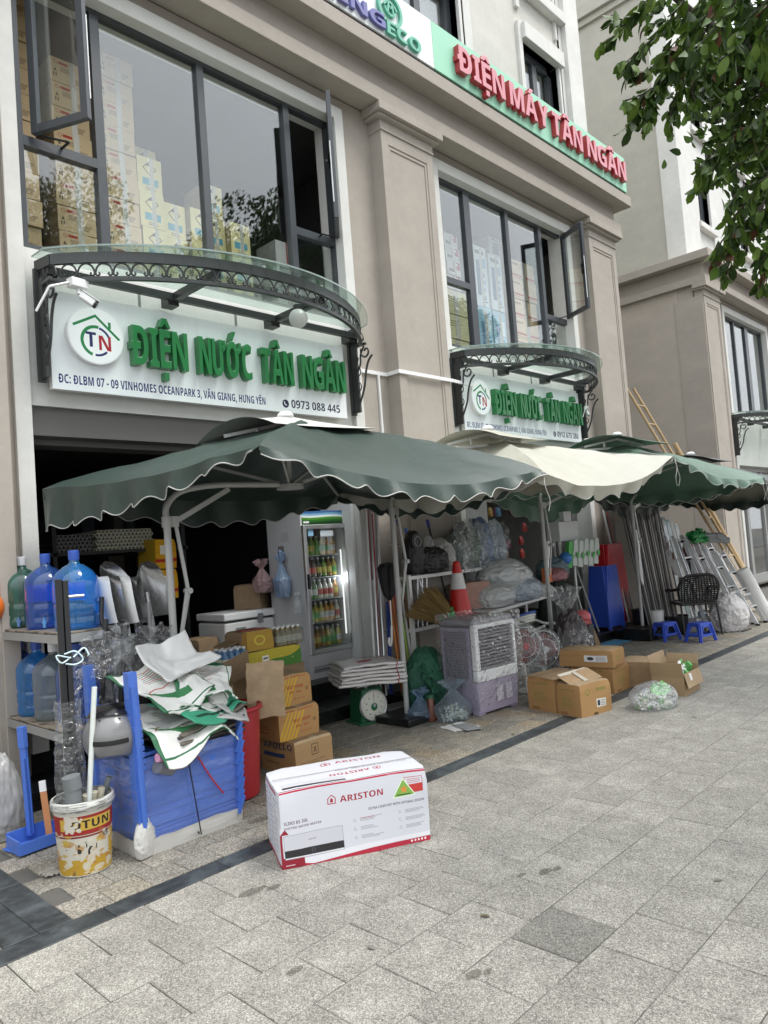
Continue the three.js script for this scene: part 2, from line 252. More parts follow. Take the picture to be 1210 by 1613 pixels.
{
  windowFrame(shop, 2.15, 5.53, 4.03, 6.29, [[2.83, 0.08], [3.85, 0.075], [4.875, 0.075]], [[0, 4.915], [3, 4.915]], [0, 3]);
  windowFrame(shop, 7.2, 10.46, 4.03, 6.29, [[7.93, 0.13], [8.87, 0.075], [9.75, 0.075]], [[0, 4.93], [3, 4.87]], [3]);
  sash(shop, 2.29, 4.96, 6.35, 0.53, 63, 1); sash(shop, 5.45, 4.95, 6.29, 0.53, 47, -1); sash(shop, 10.34, 4.92, 6.25, 0.54, 65, -1);
  // rooms behind the openings: closed shells, walls coloured dark to keep them dim
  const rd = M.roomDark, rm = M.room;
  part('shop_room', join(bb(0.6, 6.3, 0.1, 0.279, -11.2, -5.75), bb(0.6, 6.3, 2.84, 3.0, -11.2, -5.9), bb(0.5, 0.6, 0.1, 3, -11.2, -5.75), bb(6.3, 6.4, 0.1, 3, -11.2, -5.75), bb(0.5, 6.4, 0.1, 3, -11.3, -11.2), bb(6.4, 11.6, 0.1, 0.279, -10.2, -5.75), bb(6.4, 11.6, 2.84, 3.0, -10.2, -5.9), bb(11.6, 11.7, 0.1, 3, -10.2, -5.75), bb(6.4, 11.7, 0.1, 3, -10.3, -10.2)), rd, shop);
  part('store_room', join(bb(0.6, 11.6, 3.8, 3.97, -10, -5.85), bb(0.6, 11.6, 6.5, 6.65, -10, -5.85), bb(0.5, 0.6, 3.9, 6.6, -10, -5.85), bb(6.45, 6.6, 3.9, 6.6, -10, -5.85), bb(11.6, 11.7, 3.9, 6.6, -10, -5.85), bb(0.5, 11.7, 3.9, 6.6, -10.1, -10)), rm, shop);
  part('shutter_box', join(bb(2.12, 5.46, 2.6, 2.818, -6.25, -5.66), bb(2.12, 5.46, 2.555, 2.6, -6.05, -5.82)), std([0.14, 0.135, 0.125], 0.7), shop);
  part('shutter_guide', bb(2.13, 2.17, 0.28, 2.6, -5.86, -5.7), M.wpaint, shop); part('shutter_guide', join(bb(5.41, 5.45, 0.28, 2.6, -5.86, -5.7), bb(5.425, 5.459, 0.28, 2.6, -6.2, -5.85)), M.wpaint, shop);
  // glazed doors of the second bay
  const dpm = std([0.2, 0.2, 0.195], 0.6, { map: stuccoMap }); part('door_panel', bb(7.24, 8.0, 0.28, 2.8, -5.86, -5.8), dpm, shop); part('door_frame', join(bb(9.72, 9.8, 0.28, 2.8, -5.86, -5.8), bb(10.2, 10.34, 0.28, 2.8, -5.86, -5.8), bb(9.8, 10.2, 2.6, 2.8, -5.86, -5.8)), dpm, shop);
  part('door_pane', bb(9.8, 10.2, 0.28, 2.6, -5.84, -5.832), M.shopPane, shop);
  // upper storeys
  const z = -5.62, up = [], wins = [[6.55, 7.98, 7.75, 9.1], [9.57, 10.61, 7.75, 9.08], [9.57, 10.61, 10.05, 12], [6.55, 7.98, 10.05, 12], [3.4, 4.6, 7.75, 9.1], [0.4, 1.6, 7.75, 9.1]];
  const xs = [-9, 0.4, 1.6, 3.4, 4.6, 6.55, 7.98, 9.57, 10.61, 11.28];
  for (let k = 0; k < xs.length - 1; k++) { const hit = wins.filter((w) => w[0] === xs[k]).sort((a, b) => a[2] - b[2]); let y = 7.16; for (const w of hit) { up.push(bb(xs[k], xs[k + 1], y, w[2], z - 0.3, z)); y = w[3]; } up.push(bb(xs[k], xs[k + 1], y, 14.6, z - 0.3, z)); }
  up.push(bb(-9, 11.28, 14.2, 14.6, -15, -5.2), bb(-9, 11.28, 0, 14.6, -15, -14.7), bb(11.0, 11.28, 7, 14.4, -14.7, -5.7), bb(11.42, 11.7, 0, 7.1, -14.7, -5.9), bb(-9, -8.7, 0, 14.4, -14.7, -5.7), bb(-9, 11.28, 7.0, 7.15, -14.7, -5.7));  // out of view: roof, back and end walls that keep daylight out of the rooms
  part('upper_wall', join(up), M.cream, shop);
  part('corner_strip', bb(10.84, 11.3, 7.16, 14.6, -5.9, -5.51, 0.008), M.white, shop);
  for (const [a, b, c, d] of wins) {
    const f = part('window_frame', join(bb(a, a + 0.06, c, d, z - 0.16, z - 0.1), bb(b - 0.12, b, c, d, z - 0.16, z - 0.1), bb(a, b, d - 0.12, d, z - 0.162, z - 0.1), bb((a + b) / 2 - 0.06, (a + b) / 2 + 0.06, c, d - 0.1, z - 0.161, z - 0.1), bb(a, b, c, c + 0.06, z - 0.162, z - 0.1)), M.frame, shop);
    part('pane', bb(a + 0.05, (a + b) / 2 - 0.05, c + 0.05, d - 0.1, z - 0.14, z - 0.134), M.pane, f); part('pane', bb((a + b) / 2 + 0.05, b - 0.1, c + 0.05, d - 0.1, z - 0.14, z - 0.134), M.pane, f);
    part('curtain', bb(a + 0.02, b - 0.02, c + 0.02, d - 0.02, z - 0.26, z - 0.25), std([0.3, 0.31, 0.32], 0.9), f);
    part('window_surround', join(bb(a - 0.1, a, c - 0.5, d + 0.25, z - 0.2, z + 0.05, 0.006), bb(b, b + 0.06, c - 0.5, d, z - 0.2, z + 0.05, 0.006), bb(a - 0.005, b + 0.11, d, d + 0.25, z - 0.15, z + 0.11, 0.008), bb(a - 0.06, b + 0.24, d + 0.78, d + 0.96, z - 0.1, z + 0.13, 0.01)), M.white, shop);
    part('flat_strip', bb(b + 0.12, b + 0.3, 7.16, 14.2, z - 0.05, z + 0.03, 0.006), M.white, shop);
  }
}
const next = building('neighbour_building', 'taupe and white building beyond the gap with a blank side wall', 17.2, { x0: 15.61, end: 40, bays: [[17.2, 20.1], [22.3, 25.4], [27.4, 30.5], [32.5, 35.6]], pilasters: [15.61, 21.1, 26.1, 31.2], wrap: -1, deep: true });
{
  part('side_wall', join(bb(15.6, 15.95, 0, 7.0, -14, -5.95), bb(15.95, 40, 0, 0.1, -14, -6), bb(15.95, 40, 2.84, 3.9, -14, -5.95), bb(15.95, 40, 6.5, 6.7, -14, -5.95), bb(15.9, 40, 0, 14.5, -14.2, -14), bb(39.7, 40, 0, 14.5, -14, -6), bb(15.95, 40, 0, 6.5, -10, -9.8)), M.sideLow, next);
  part('side_pilaster', bb(15.575, 15.7, 0, 6.28, -6.02, -5.43, 0.006), M.taupe, next);
  for (const [a, b] of [[17.2, 20.1], [22.3, 25.4], [27.4, 30.5]]) {
    windowFrame(next, a, b, 3.98, 6.27, [[a + 0.9, 0.06], [a + 1.75, 0.2]], [], []);
    part('door_panel', join(bb(a, a + 0.1, 0.2, 2.82, -5.86, -5.78), bb(a + 0.9, a + 1.05, 0.2, 2.82, -5.86, -5.78), bb(b - 0.8, b - 0.7, 0.2, 2.82, -5.86, -5.78), bb(a, b, 2.72, 2.82, -5.861, -5.779), bb(a, b, 0.1, 0.3, -5.861, -5.779)), std([0.3, 0.3, 0.29], 0.5), next);
    part('door_pane', bb(a, b, 0.3, 2.72, -5.83, -5.822), M.pane, next);
  }
  const z = -5.78, up = [], xs = [15.75], wins = [];
  for (let k = 0; k < 8; k++) { const a = 16.78 + k * 2.62; wins.push([a, a + 0.72, 8.25, 9.72], [a, a + 0.72, 10.45, 12]); xs.push(a, a + 0.72); } xs.push(40);
  for (let k = 0; k < xs.length - 1; k++) { const hit = wins.filter((w) => w[0] === xs[k]); let y = 7.16; for (const w of hit) { up.push(bb(xs[k], xs[k + 1], y, w[2], z - 0.3, z)); y = w[3]; } up.push(bb(xs[k], xs[k + 1], y, 14.5, z - 0.3, z)); }
  part('upper_wall', join(up), plaster([0.74, 0.735, 0.7]), next);
  part('upper_side_wall', join(bb(15.75, 16, 7.0, 14.5, -14, -6.08), bb(15.75, 40, 14.2, 14.5, -14, -6.05)), M.side, next);
  part('corner_strip', bb(15.7, 16.62, 7.16, 14.5, -6.1, -5.7, 0.01), M.white, next);
  part('side_cornice', join(bb(15.6, 15.9, 13.45, 13.75, -14, -6.0, 0.01), bb(15.68, 15.9, 13.3, 13.45, -14, -6.0, 0.01)), M.side, next);
  for (const [a, b, c, d] of wins) {
    const f = part('window_frame', join(bb(a, a + 0.06, c, d, z - 0.16, z - 0.1), bb(b - 0.2, b, c, d, z - 0.16, z - 0.1), bb(a, b, d - 0.12, d, z - 0.162, z - 0.1), bb(a, b, c, c + 0.06, z - 0.162, z - 0.1), bb(a + 0.22, a + 0.26, c, d, z - 0.159, z - 0.1)), M.frame, next);
    part('pane', bb(a + 0.05, b - 0.18, c + 0.05, d - 0.1, z - 0.14, z - 0.134), M.pane, f);
    part('curtain', bb(a + 0.02, b - 0.02, c + 0.02, d - 0.02, z - 0.26, z - 0.25), std([0.25, 0.26, 0.27], 0.9), f);
    part('window_surround', join(bb(a - 0.09, a, c, d + 0.2, z - 0.2, z + 0.05, 0.006), bb(b, b + 0.1, c, d + 0.2, z - 0.2, z + 0.05, 0.006), bb(a, b, d, d + 0.2, z - 0.15, z + 0.04, 0.006), bb(a - 0.14, b + 0.16, c - 0.13, c, z - 0.1, z + 0.12, 0.01)), M.white, next);
    part('flat_strip', bb(b + 0.14, b + 0.42, c - 0.9, d + 0.6, z - 0.05, z + 0.03, 0.006), M.white, next);
  }
}
// ---------------------------------------------------------------- raised lettering (Vietnamese marks are built where the font has none)
const font = await new FontLoader().loadAsync('fonts/droid/droid_sans_bold.typeface.json');
const CAP = (() => { const g = new THREE.ShapeGeometry(font.generateShapes('N', 1)); g.computeBoundingBox(); return g.boundingBox.max.y; })();
function letterShapes(ch) {                                                // shapes at cap height 1, and their width
  const s = 1 / CAP, base = { 'Ệ': 'Ê', 'Ư': 'U', 'Ớ': 'O', 'Ă': 'Ă', 'Ạ': 'A' }[ch] ?? ch;
  const sh = font.generateShapes(base, s), g = new THREE.ShapeGeometry(sh); g.computeBoundingBox(); const b = g.boundingBox;
  const poly = (pts) => { const q = new THREE.Shape(pts.map((p) => new THREE.Vector2(...p))); sh.push(q); };
  const cx = (b.min.x + b.max.x) / 2, r = b.max.x;
  if (ch === 'Ệ' || ch === 'Ạ') poly([[cx - 0.1, -0.32], [cx + 0.1, -0.32], [cx + 0.1, -0.13], [cx - 0.1, -0.13]]);
  if (ch === 'Ư' || ch === 'Ớ') poly([[r - 0.05, 0.8], [r + 0.06, 0.84], [r + 0.1, 1.0], [r + 0.25, 1.0], [r + 0.22, 0.8], [r + 0.1, 0.7], [r - 0.06, 0.68]]);
  if (ch === 'Ớ') poly([[cx - 0.08, 1.06], [cx + 0.1, 1.3], [cx + 0.32, 1.3], [cx + 0.06, 1.06]]);
  return { sh, x0: b.min.x, x1: b.max.x + (ch === 'Ư' || ch === 'Ớ' ? 0.2 : 0) };
}
function raise(word, x0, x1, y, h, z0, z1, m, parent, gap = 0.11) {         // the letters of one word, each a part
  const L = [...word].map(letterShapes), w = L.reduce((s, l) => s + l.x1 - l.x0, 0) + gap * (L.length - 1), k = (x1 - x0) / w;
  let x = x0;
  for (const l of L) {
    const g = new THREE.ExtrudeGeometry(l.sh, { depth: z1 - z0, bevelEnabled: true, bevelThickness: 0.002, bevelSize: 0.012, bevelOffset: 0.0, bevelSegments: 1, curveSegments: 6 }); g.translate(-l.x0, 0, 0); g.scale(k, h, 1);
    part('letter', muv(g), m, parent, [x, y, z0]); x += (l.x1 - l.x0 + gap) * k;
  }
}
function marks(x, str, px, py, size, weight = 'bold', fill, wide) {         // flat print with the same marks; px, py: left end of the base line
  x.font = `${weight} ${size}px sans-serif`; if (fill) x.fillStyle = fill;
  const base = { 'Ệ': 'Ê', 'Ư': 'U', 'Ớ': 'O' }, total = [...str].reduce((s, c) => s + x.measureText(base[c] ?? c).width, 0), k = wide ? wide / total : 1;
  x.save(); x.translate(px, py); x.scale(k, 1); let q = 0;
  for (const c of str) {
    const w = x.measureText(base[c] ?? c).width; x.fillText(base[c] ?? c, q, 0);
    if (c === 'Ệ') x.fillRect(q + w * 0.42, size * 0.08, size * 0.12, size * 0.12);
    if (c === 'Ư' || c === 'Ớ') x.fillRect(q + w * 0.86, -size * 0.78, size * 0.16, size * 0.13);
    q += w;
  }
  x.restore(); return total * k;
}

// ---------------------------------------------------------------- glass and iron awnings over the doors
function awning(name, label, X, s) {
  const A = thing(name, label, 'awning', [X, 0, 0], 0);
  const P = [], R = 2.177, cz = -4.68 - R; P.push([0.0, -5.56]);
  const a0 = Math.asin(1.59 / R); for (let k = 0; k <= 26; k++) { const a = -a0 + 2 * a0 * k / 26; P.push([1.625 + R * Math.sin(a), cz + R * Math.cos(a)]); } P.push([3.25, -5.56]);
  const Q = P.map(([x, z]) => [x * s, z]);
  const run = (y0, y1, t) => { const g = []; for (let k = 0; k < Q.length - 1; k++) g.push(bar([Q[k][0], (y0 + y1) / 2, Q[k][1]], [Q[k + 1][0], (y0 + y1) / 2, Q[k + 1][1]], t, y1 - y0)); return join(g); };
  part('front_band', run(3.825, 3.905, 0.03), M.iron, A); part('lower_rail', run(3.69, 3.718, 0.035), M.iron, A);
  // the row of C-scrolls between band and rail
  const len = []; let tot = 0; for (let k = 0; k < Q.length - 1; k++) { len.push(tot); tot += Math.hypot(Q[k + 1][0] - Q[k][0], Q[k + 1][1] - Q[k][1]); }
  const N = 31, sp = tot / N, c = [], h = 0.105;
  for (let k = 0; k <= 12; k++) { const a = PI * k / 12; c.push([-Math.cos(a) * sp * 0.47, 0.03 + Math.sin(a) * 0.074]); }
  const curl = (sx) => { const q = []; for (let k = 1; k <= 7; k++) { const a = k * 0.62, r = 0.02 * (1 - k / 11); q.push([sx * (sp * 0.47 - 0.018 + r * Math.cos(a)), 0.028 - r * Math.sin(a)]); } return q; };
  const line = [...curl(-1).reverse(), ...c, ...curl(1)].map(([x, y]) => [x, y, 0]);
  const scroll = tube(line, 0.0075, 34, 4);
  for (let k = 0; k < N; k++) { const d = (k + 0.5) * sp; let i = len.length - 1; while (len[i] > d) i--; const t = d - len[i], dx = Q[i + 1][0] - Q[i][0], dz = Q[i + 1][1] - Q[i][1], l = Math.hypot(dx, dz); part('scroll', scroll, M.iron, A, [Q[i][0] + dx * t / l, 3.718, Q[i][1] + dz * t / l], [0, Math.atan2(-dz, dx), 0]); }
  // bars underneath
  part('back_bar', bb(0.02, 3.23 * s, 3.77, 3.83, -5.44, -5.4), M.iron, A);
  for (const x of [0.06, 1.08, 2.16, 3.17]) {
    const zf = x < 0.2 || x > 3 ? -5.36 : cz + Math.sqrt(R * R - (x - 1.625) ** 2) - 0.01;
    if (zf > -5.3) part('radial_bar', bb(x * s - 0.025, x * s + 0.025, 3.77, 3.832, -5.4, zf), M.iron, A);
    part('wall_block', bb(x * s - 0.05, x * s + 0.05, 3.74, 3.84, -5.56, -5.44), M.iron, A);
  }
  // glass on top, wider than the iron
  const G = [[-0.03, -5.56], [-0.02, -5.37]]; for (let k = 0; k <= 30; k++) { const a = -0.87 + 1.74 * k / 30; G.push([1.65 + 2.19 * Math.sin(a) * 1.0, -4.59 - 2.19 + 2.19 * Math.cos(a)]); } G.push([3.38, -5.56]);
  const g = ext(G.map(([x, z]) => [x * s, -z]), 0.012); g.rotateX(-PI / 2); g.translate(0, 3.93, 0); const gg = part('glass_roof', g, M.awningGlass, A);
  const e = []; for (let k = 0; k < G.length - 1; k++) e.push(bar([G[k][0] * s, 3.936, G[k][1] + 0.003], [G[k + 1][0] * s, 3.936, G[k + 1][1] + 0.003], 0.004, 0.013)); part('glass_edge', join(e), M.greenEdge, gg);
  const sp0 = []; for (let k = 3; k < Q.length - 3; k += 5) sp0.push(rod([Q[k][0], 3.9, Q[k][1] - 0.02], [Q[k][0], 3.932, Q[k][1] - 0.02], 0.016, 8)); part('glass_spacer', sp0[0], M.steel, A); for (const q of sp0.slice(1)) part('glass_spacer', q, M.steel, A);
  // scrolled brackets at either end, standing out from the wall
  const spiral = (cy, cz, r, n, dir = 1, a0 = 0) => { const q = []; for (let k = 0; k <= n; k++) { const a = a0 + dir * k * 0.5, rr = r * (1 - 0.8 * k / n); q.push([0, cy + rr * Math.sin(a), cz + rr * Math.cos(a)]); } return q; };
  for (const x of [0.0, 3.22]) {
    const b = part('wall_bracket', join(bb(-0.03, 0.03, 2.98, 3.84, -5.56, -5.53), bb(-0.012, 0.012, 3.0, 3.75, -5.53, -5.44), bar([0, 3.7, -5.55], [0, 3.7, -5.3], 0.025, 0.025)), M.iron, A, [x * s, 0, 0]);
    part('bracket_scroll', tube([[0, 3.02, -5.5], [0, 3.12, -5.43], [0, 3.26, -5.36], [0, 3.42, -5.32], [0, 3.52, -5.27], [0, 3.56, -5.22]], 0.012, 20, 5), M.iron, b);
    part('bracket_scroll', tube(spiral(3.62, -5.31, 0.075, 13, 1, 2.6), 0.011, 30, 5), M.iron, b);
    part('bracket_scroll', tube([[0, 3.44, -5.44], [0, 3.5, -5.4], [0, 3.6, -5.385], [0, 3.68, -5.33]], 0.011, 12, 5), M.iron, b);
    for (const [y, z2, r] of [[3.12, -5.48, 0.055], [3.26, -5.46, 0.06], [3.42, -5.45, 0.055], [3.56, -5.47, 0.05]]) part('bracket_scroll', tube(spiral(y, z2, r, 11, -1, 1), 0.008, 24, 4), M.iron, b);
  }
  return A;
}
const awn = awning('glass_awning', 'curved glass and iron awning over the larger green-lettered sign', 2.2, 1);
awning('glass_awning', 'curved glass and iron awning over the smaller green-lettered sign', 7.17, 0.955);
copy(awn, 'glass and iron awning on the neighbouring building at the right edge', [16.95, 0, 0]);

// ---------------------------------------------------------------- signs
const signGreen = phys([0.018, 0.2, 0.055], 0.35, { clearcoat: 0.3 }), signRed = phys([0.42, 0.028, 0.04], 0.4, { clearcoat: 0.3 }), pinkFace = phys([0.62, 0.24, 0.28], 0.4);
function logoDraw(x, s) {                                                   // a roof over a ring with two letters
  x.fillStyle = '#f2f4f5'; x.fillRect(0, 0, s, s); const k = s / 100; x.lineJoin = 'miter';
  x.strokeStyle = '#1d8048'; x.lineWidth = 4.5 * k; x.beginPath(); x.moveTo(9 * k, 36 * k); x.lineTo(50 * k, 14 * k); x.lineTo(93 * k, 52 * k); x.stroke(); x.fillStyle = '#1d8048'; x.fillRect(73 * k, 22 * k, 5 * k, 12 * k);
  x.lineWidth = 5.5 * k; x.beginPath(); x.arc(50 * k, 60 * k, 26 * k, 1.9, 4.9); x.stroke(); x.strokeStyle = '#252a66'; x.lineWidth = 4 * k; x.beginPath(); x.arc(50 * k, 60 * k, 25 * k, 4.95, 6.0); x.stroke(); x.beginPath(); x.arc(50 * k, 60 * k, 25 * k, 0.75, 1.7); x.stroke();
  x.fillStyle = '#20245e'; x.font = `bold ${37 * k}px sans-serif`; x.fillText('T', 30 * k, 71 * k); x.fillStyle = '#a81c2c'; x.fillText('N', 51 * k, 75 * k);
}
const logoTex = canvasTex(512, 512, (x) => logoDraw(x, 512)), logoMat = phys(0xffffff, 0.4, { map: logoTex });
function shopSign(name, label, X, s, addr, tel) {                            // X: left edge, s: how the width is squeezed
  const S = thing(name, label, 'sign', [X, 0, -5.5]), w = 3.02 * s, h = 0.76;
  const print = canvasTex(2048, 512, (x, W, H) => {
    x.fillStyle = '#e9edee'; x.fillRect(0, 0, W, H); x.strokeStyle = '#d5dadc'; x.lineWidth = 2; for (const q of [0.42, 0.66]) { x.beginPath(); x.moveTo(W * q, 0); x.lineTo(W * q, H); x.stroke(); }
    const r = rng(6); for (let k = 0; k < 90; k++) { x.fillStyle = `rgba(120,115,100,${0.03 + 0.05 * r()})`; x.fillRect(W * r(), 0, 1 + 2 * r(), H * r()); }
    marks(x, addr, 30, 478, 66, 'bold', '#1c2060', 1310);
    x.fillStyle = '#15183a'; x.beginPath(); x.arc(1500, 455, 27, 0, 7); x.fill(); x.strokeStyle = '#e9edee'; x.lineWidth = 8; x.beginPath(); x.arc(1507, 448, 16, 1.4, 3.6); x.stroke();
    marks(x, tel, 1545, 478, 76, 'bold', '#1c1f3c', 440);
  });
  part('panel', bx(w, h, 0.05, w / 2, 2.93, -0.027), M.plast, S);
  const face = new THREE.PlaneGeometry(w - 0.004, h - 0.004); part('print', face.translate(w / 2, 2.93 + h / 2, 0), std(0xffffff, 0.35, { map: print }), S);
  const d = new THREE.CylinderGeometry(0.226, 0.226, 0.05, 40); d.rotateX(PI / 2); const disc = part('logo_disc', clean(d), M.plast, S, [0.335 * s, 3.37, 0.026], [0, 0, 0]); disc.scale.x = s > 0.98 ? 1 : 0.9;
  part('logo', new THREE.CircleGeometry(0.219, 40).translate(0, 0, 0.027), logoMat, disc);
  for (const [t, a, b] of [['ĐIỆN', 0.615, 1.125], ['NƯỚC', 1.24, 1.79], ['TÂN', 1.91, 2.28], ['NGÂN', 2.39, 2.965]]) raise(t, a * s, b * s, 3.185, 0.318, 0.002, 0.075, signGreen, S, 0.1);
  for (const x of [0.75, 1.7]) part('hanger', bx(0.02, 0.16, 0.012, x * s, 3.66, -0.01), M.galv, S);
  return S;
}
shopSign('shop_sign', 'larger white shop sign with big green raised letters under an awning', 2.252, 1, 'ĐC: ĐLBM 07 - 09 VINHOMES OCEANPARK 3, VĂN GIANG, HƯNG YÊN', '0973 088 445');
shopSign('shop_sign', 'smaller white shop sign with green letters above the cream parasol', 7.27, 0.955, 'ĐC: ĐLBM 07 - 09 VINHOMES OCEANPARK 3, VĂN GIANG, HƯNG YÊN', '0912 673 386');
{
  const S = thing('fascia_sign', 'long green sign with red raised letters and a white left half on the cornice', 'sign');
  part('white_panel', bb(3.2, 6.83, 7.225, 7.82, -5.26, -5.19), std([0.76, 0.8, 0.8], 0.4), S);
  part('green_panel', bb(6.832, 11.86, 7.225, 7.82, -5.26, -5.188), std([0.3, 0.62, 0.44], 0.45), S);
  part('under_rail', bb(3.2, 11.86, 7.19, 7.223, -5.27, -5.21), M.dark, S);
  for (let k = 0; k < 14; k++) part('rail_foot', bb(3.4 + k * 0.62, 3.46 + k * 0.62, 7.158, 7.19, -5.25, -5.2), M.dark, S);
  for (const [t, a, b] of [['ĐIỆN', 7.22, 8.22], ['MÁY', 8.34, 9.31], ['TÂN', 9.42, 10.28], ['NGÂN', 10.43, 11.73]]) { raise(t, a, b, 7.345, 0.325, -5.186, -5.115, signRed, S, 0.12); raise(t, a, b, 7.345, 0.325, -5.114, -5.111, pinkFace, S, 0.12); }
  const blue = phys([0.13, 0.13, 0.34], 0.4), mint = phys([0.12, 0.42, 0.3], 0.4);
  raise('KING', 5.0, 5.96, 7.275, 0.16, -5.188, -5.15, blue, S, 0.14); raise('ECO', 5.99, 6.56, 7.255, 0.15, -5.188, -5.15, mint, S, 0.14);
  const ring = (r, w, a0, a1, x, y) => { const sh = new THREE.Shape(); sh.absarc(0, 0, r, a0, a1, false); sh.absarc(0, 0, r - w, a1, a0, true); return muv(new THREE.ExtrudeGeometry(sh, { depth: 0.035, bevelEnabled: false, curveSegments: 20 }).translate(x, y, 0)); };
  const em = part('emblem', join(ring(0.2, 0.04, -1.2, 4.2, 6.07, 7.56), ring(0.125, 0.026, 0.4, 2.7, 6.07, 7.53), ring(0.1, 0.025, 3.3, 5.9, 6.07, 7.58), bar([6.02, 7.5, 0.018], [6.04, 7.63, 0.018], 0.036, 0.025), bar([6.12, 7.5, 0.018], [6.1, 7.63, 0.018], 0.036, 0.025), bar([6.02, 7.63, 0.018], [6.07, 7.57, 0.018], 0.034, 0.022), bar([6.12, 7.63, 0.018], [6.07, 7.57, 0.018], 0.034, 0.022)), mint, S, [0, 0, -5.188]);
}
// ---------------------------------------------------------------- cameras and conduit on the wall
function cctv(label, p, ry) {
  const C = thing('security_camera', label, 'camera', p, ry); C.scale.setScalar(0.9);
  part('junction_box', bx(0.15, 0.075, 0.09, 0, -0.035, 0, 0.008), M.plast, C); part('bracket', join(rod([0, -0.03, 0], [0.0, -0.085, 0.01], 0.018, 10), rod([-0.07, 0, 0], [-0.22, -0.06, -0.05], 0.011, 6), rod([-0.22, -0.06, -0.05], [-0.3, -0.26, -0.12], 0.011, 6)), M.plast, C);
  const b = part('camera_body', join(bx(0.13, 0.06, 0.06, 0, -0.03, 0, 0.012), bx(0.15, 0.008, 0.07, 0.01, 0.03, 0, 0.003)), M.plast, C, [0.06, -0.12, 0.03], [0, -0.5, -0.6]); part('lens', rod([0.06, 0, 0], [0.085, 0, 0], 0.03, 14), M.black, b); return C;
}
cctv('white security camera on the left corner of the larger awning', [2.36, 3.66, -5.22], 0.15);
{ const c = cctv('small white security camera under the right end of the smaller awning', [10.03, 3.42, -5.32], 0.6); c.scale.setScalar(0.62); }
{
  const y = 3.47, C = thing('conduit', 'white cable duct crossing the pilaster between the two shop signs', 'cable duct');
  part('duct', join(bb(5.5, 6.0, y + 0.01, y + 0.05, -5.6, -5.575), bb(5.995, 6.02, y + 0.01, y + 0.05, -5.6, -5.385), bb(6.0, 6.96, y + 0.01, y + 0.05, -5.405, -5.382), bar([6.95, y + 0.03, -5.39], [7.42, y + 0.03, -5.44], 0.022, 0.036)), M.plast, C);
  part('drop', bb(5.86, 5.885, 2.75, y + 0.01, -5.598, -5.574), M.plast, C);
}
{ // a globe lamp under the large awning
  const L = thing('globe_lamp', 'round frosted globe under the glass of the larger awning', 'lamp', [4.27, 3.68, -5.0]); part('globe', clean(new THREE.SphereGeometry(0.085, 20, 14)), phys([0.8, 0.8, 0.78], 0.3, { transmission: 0.3 }), L); part('cap', rod([0, 0.07, 0], [0, 0.12, 0], 0.04, 12), M.iron, L);
}

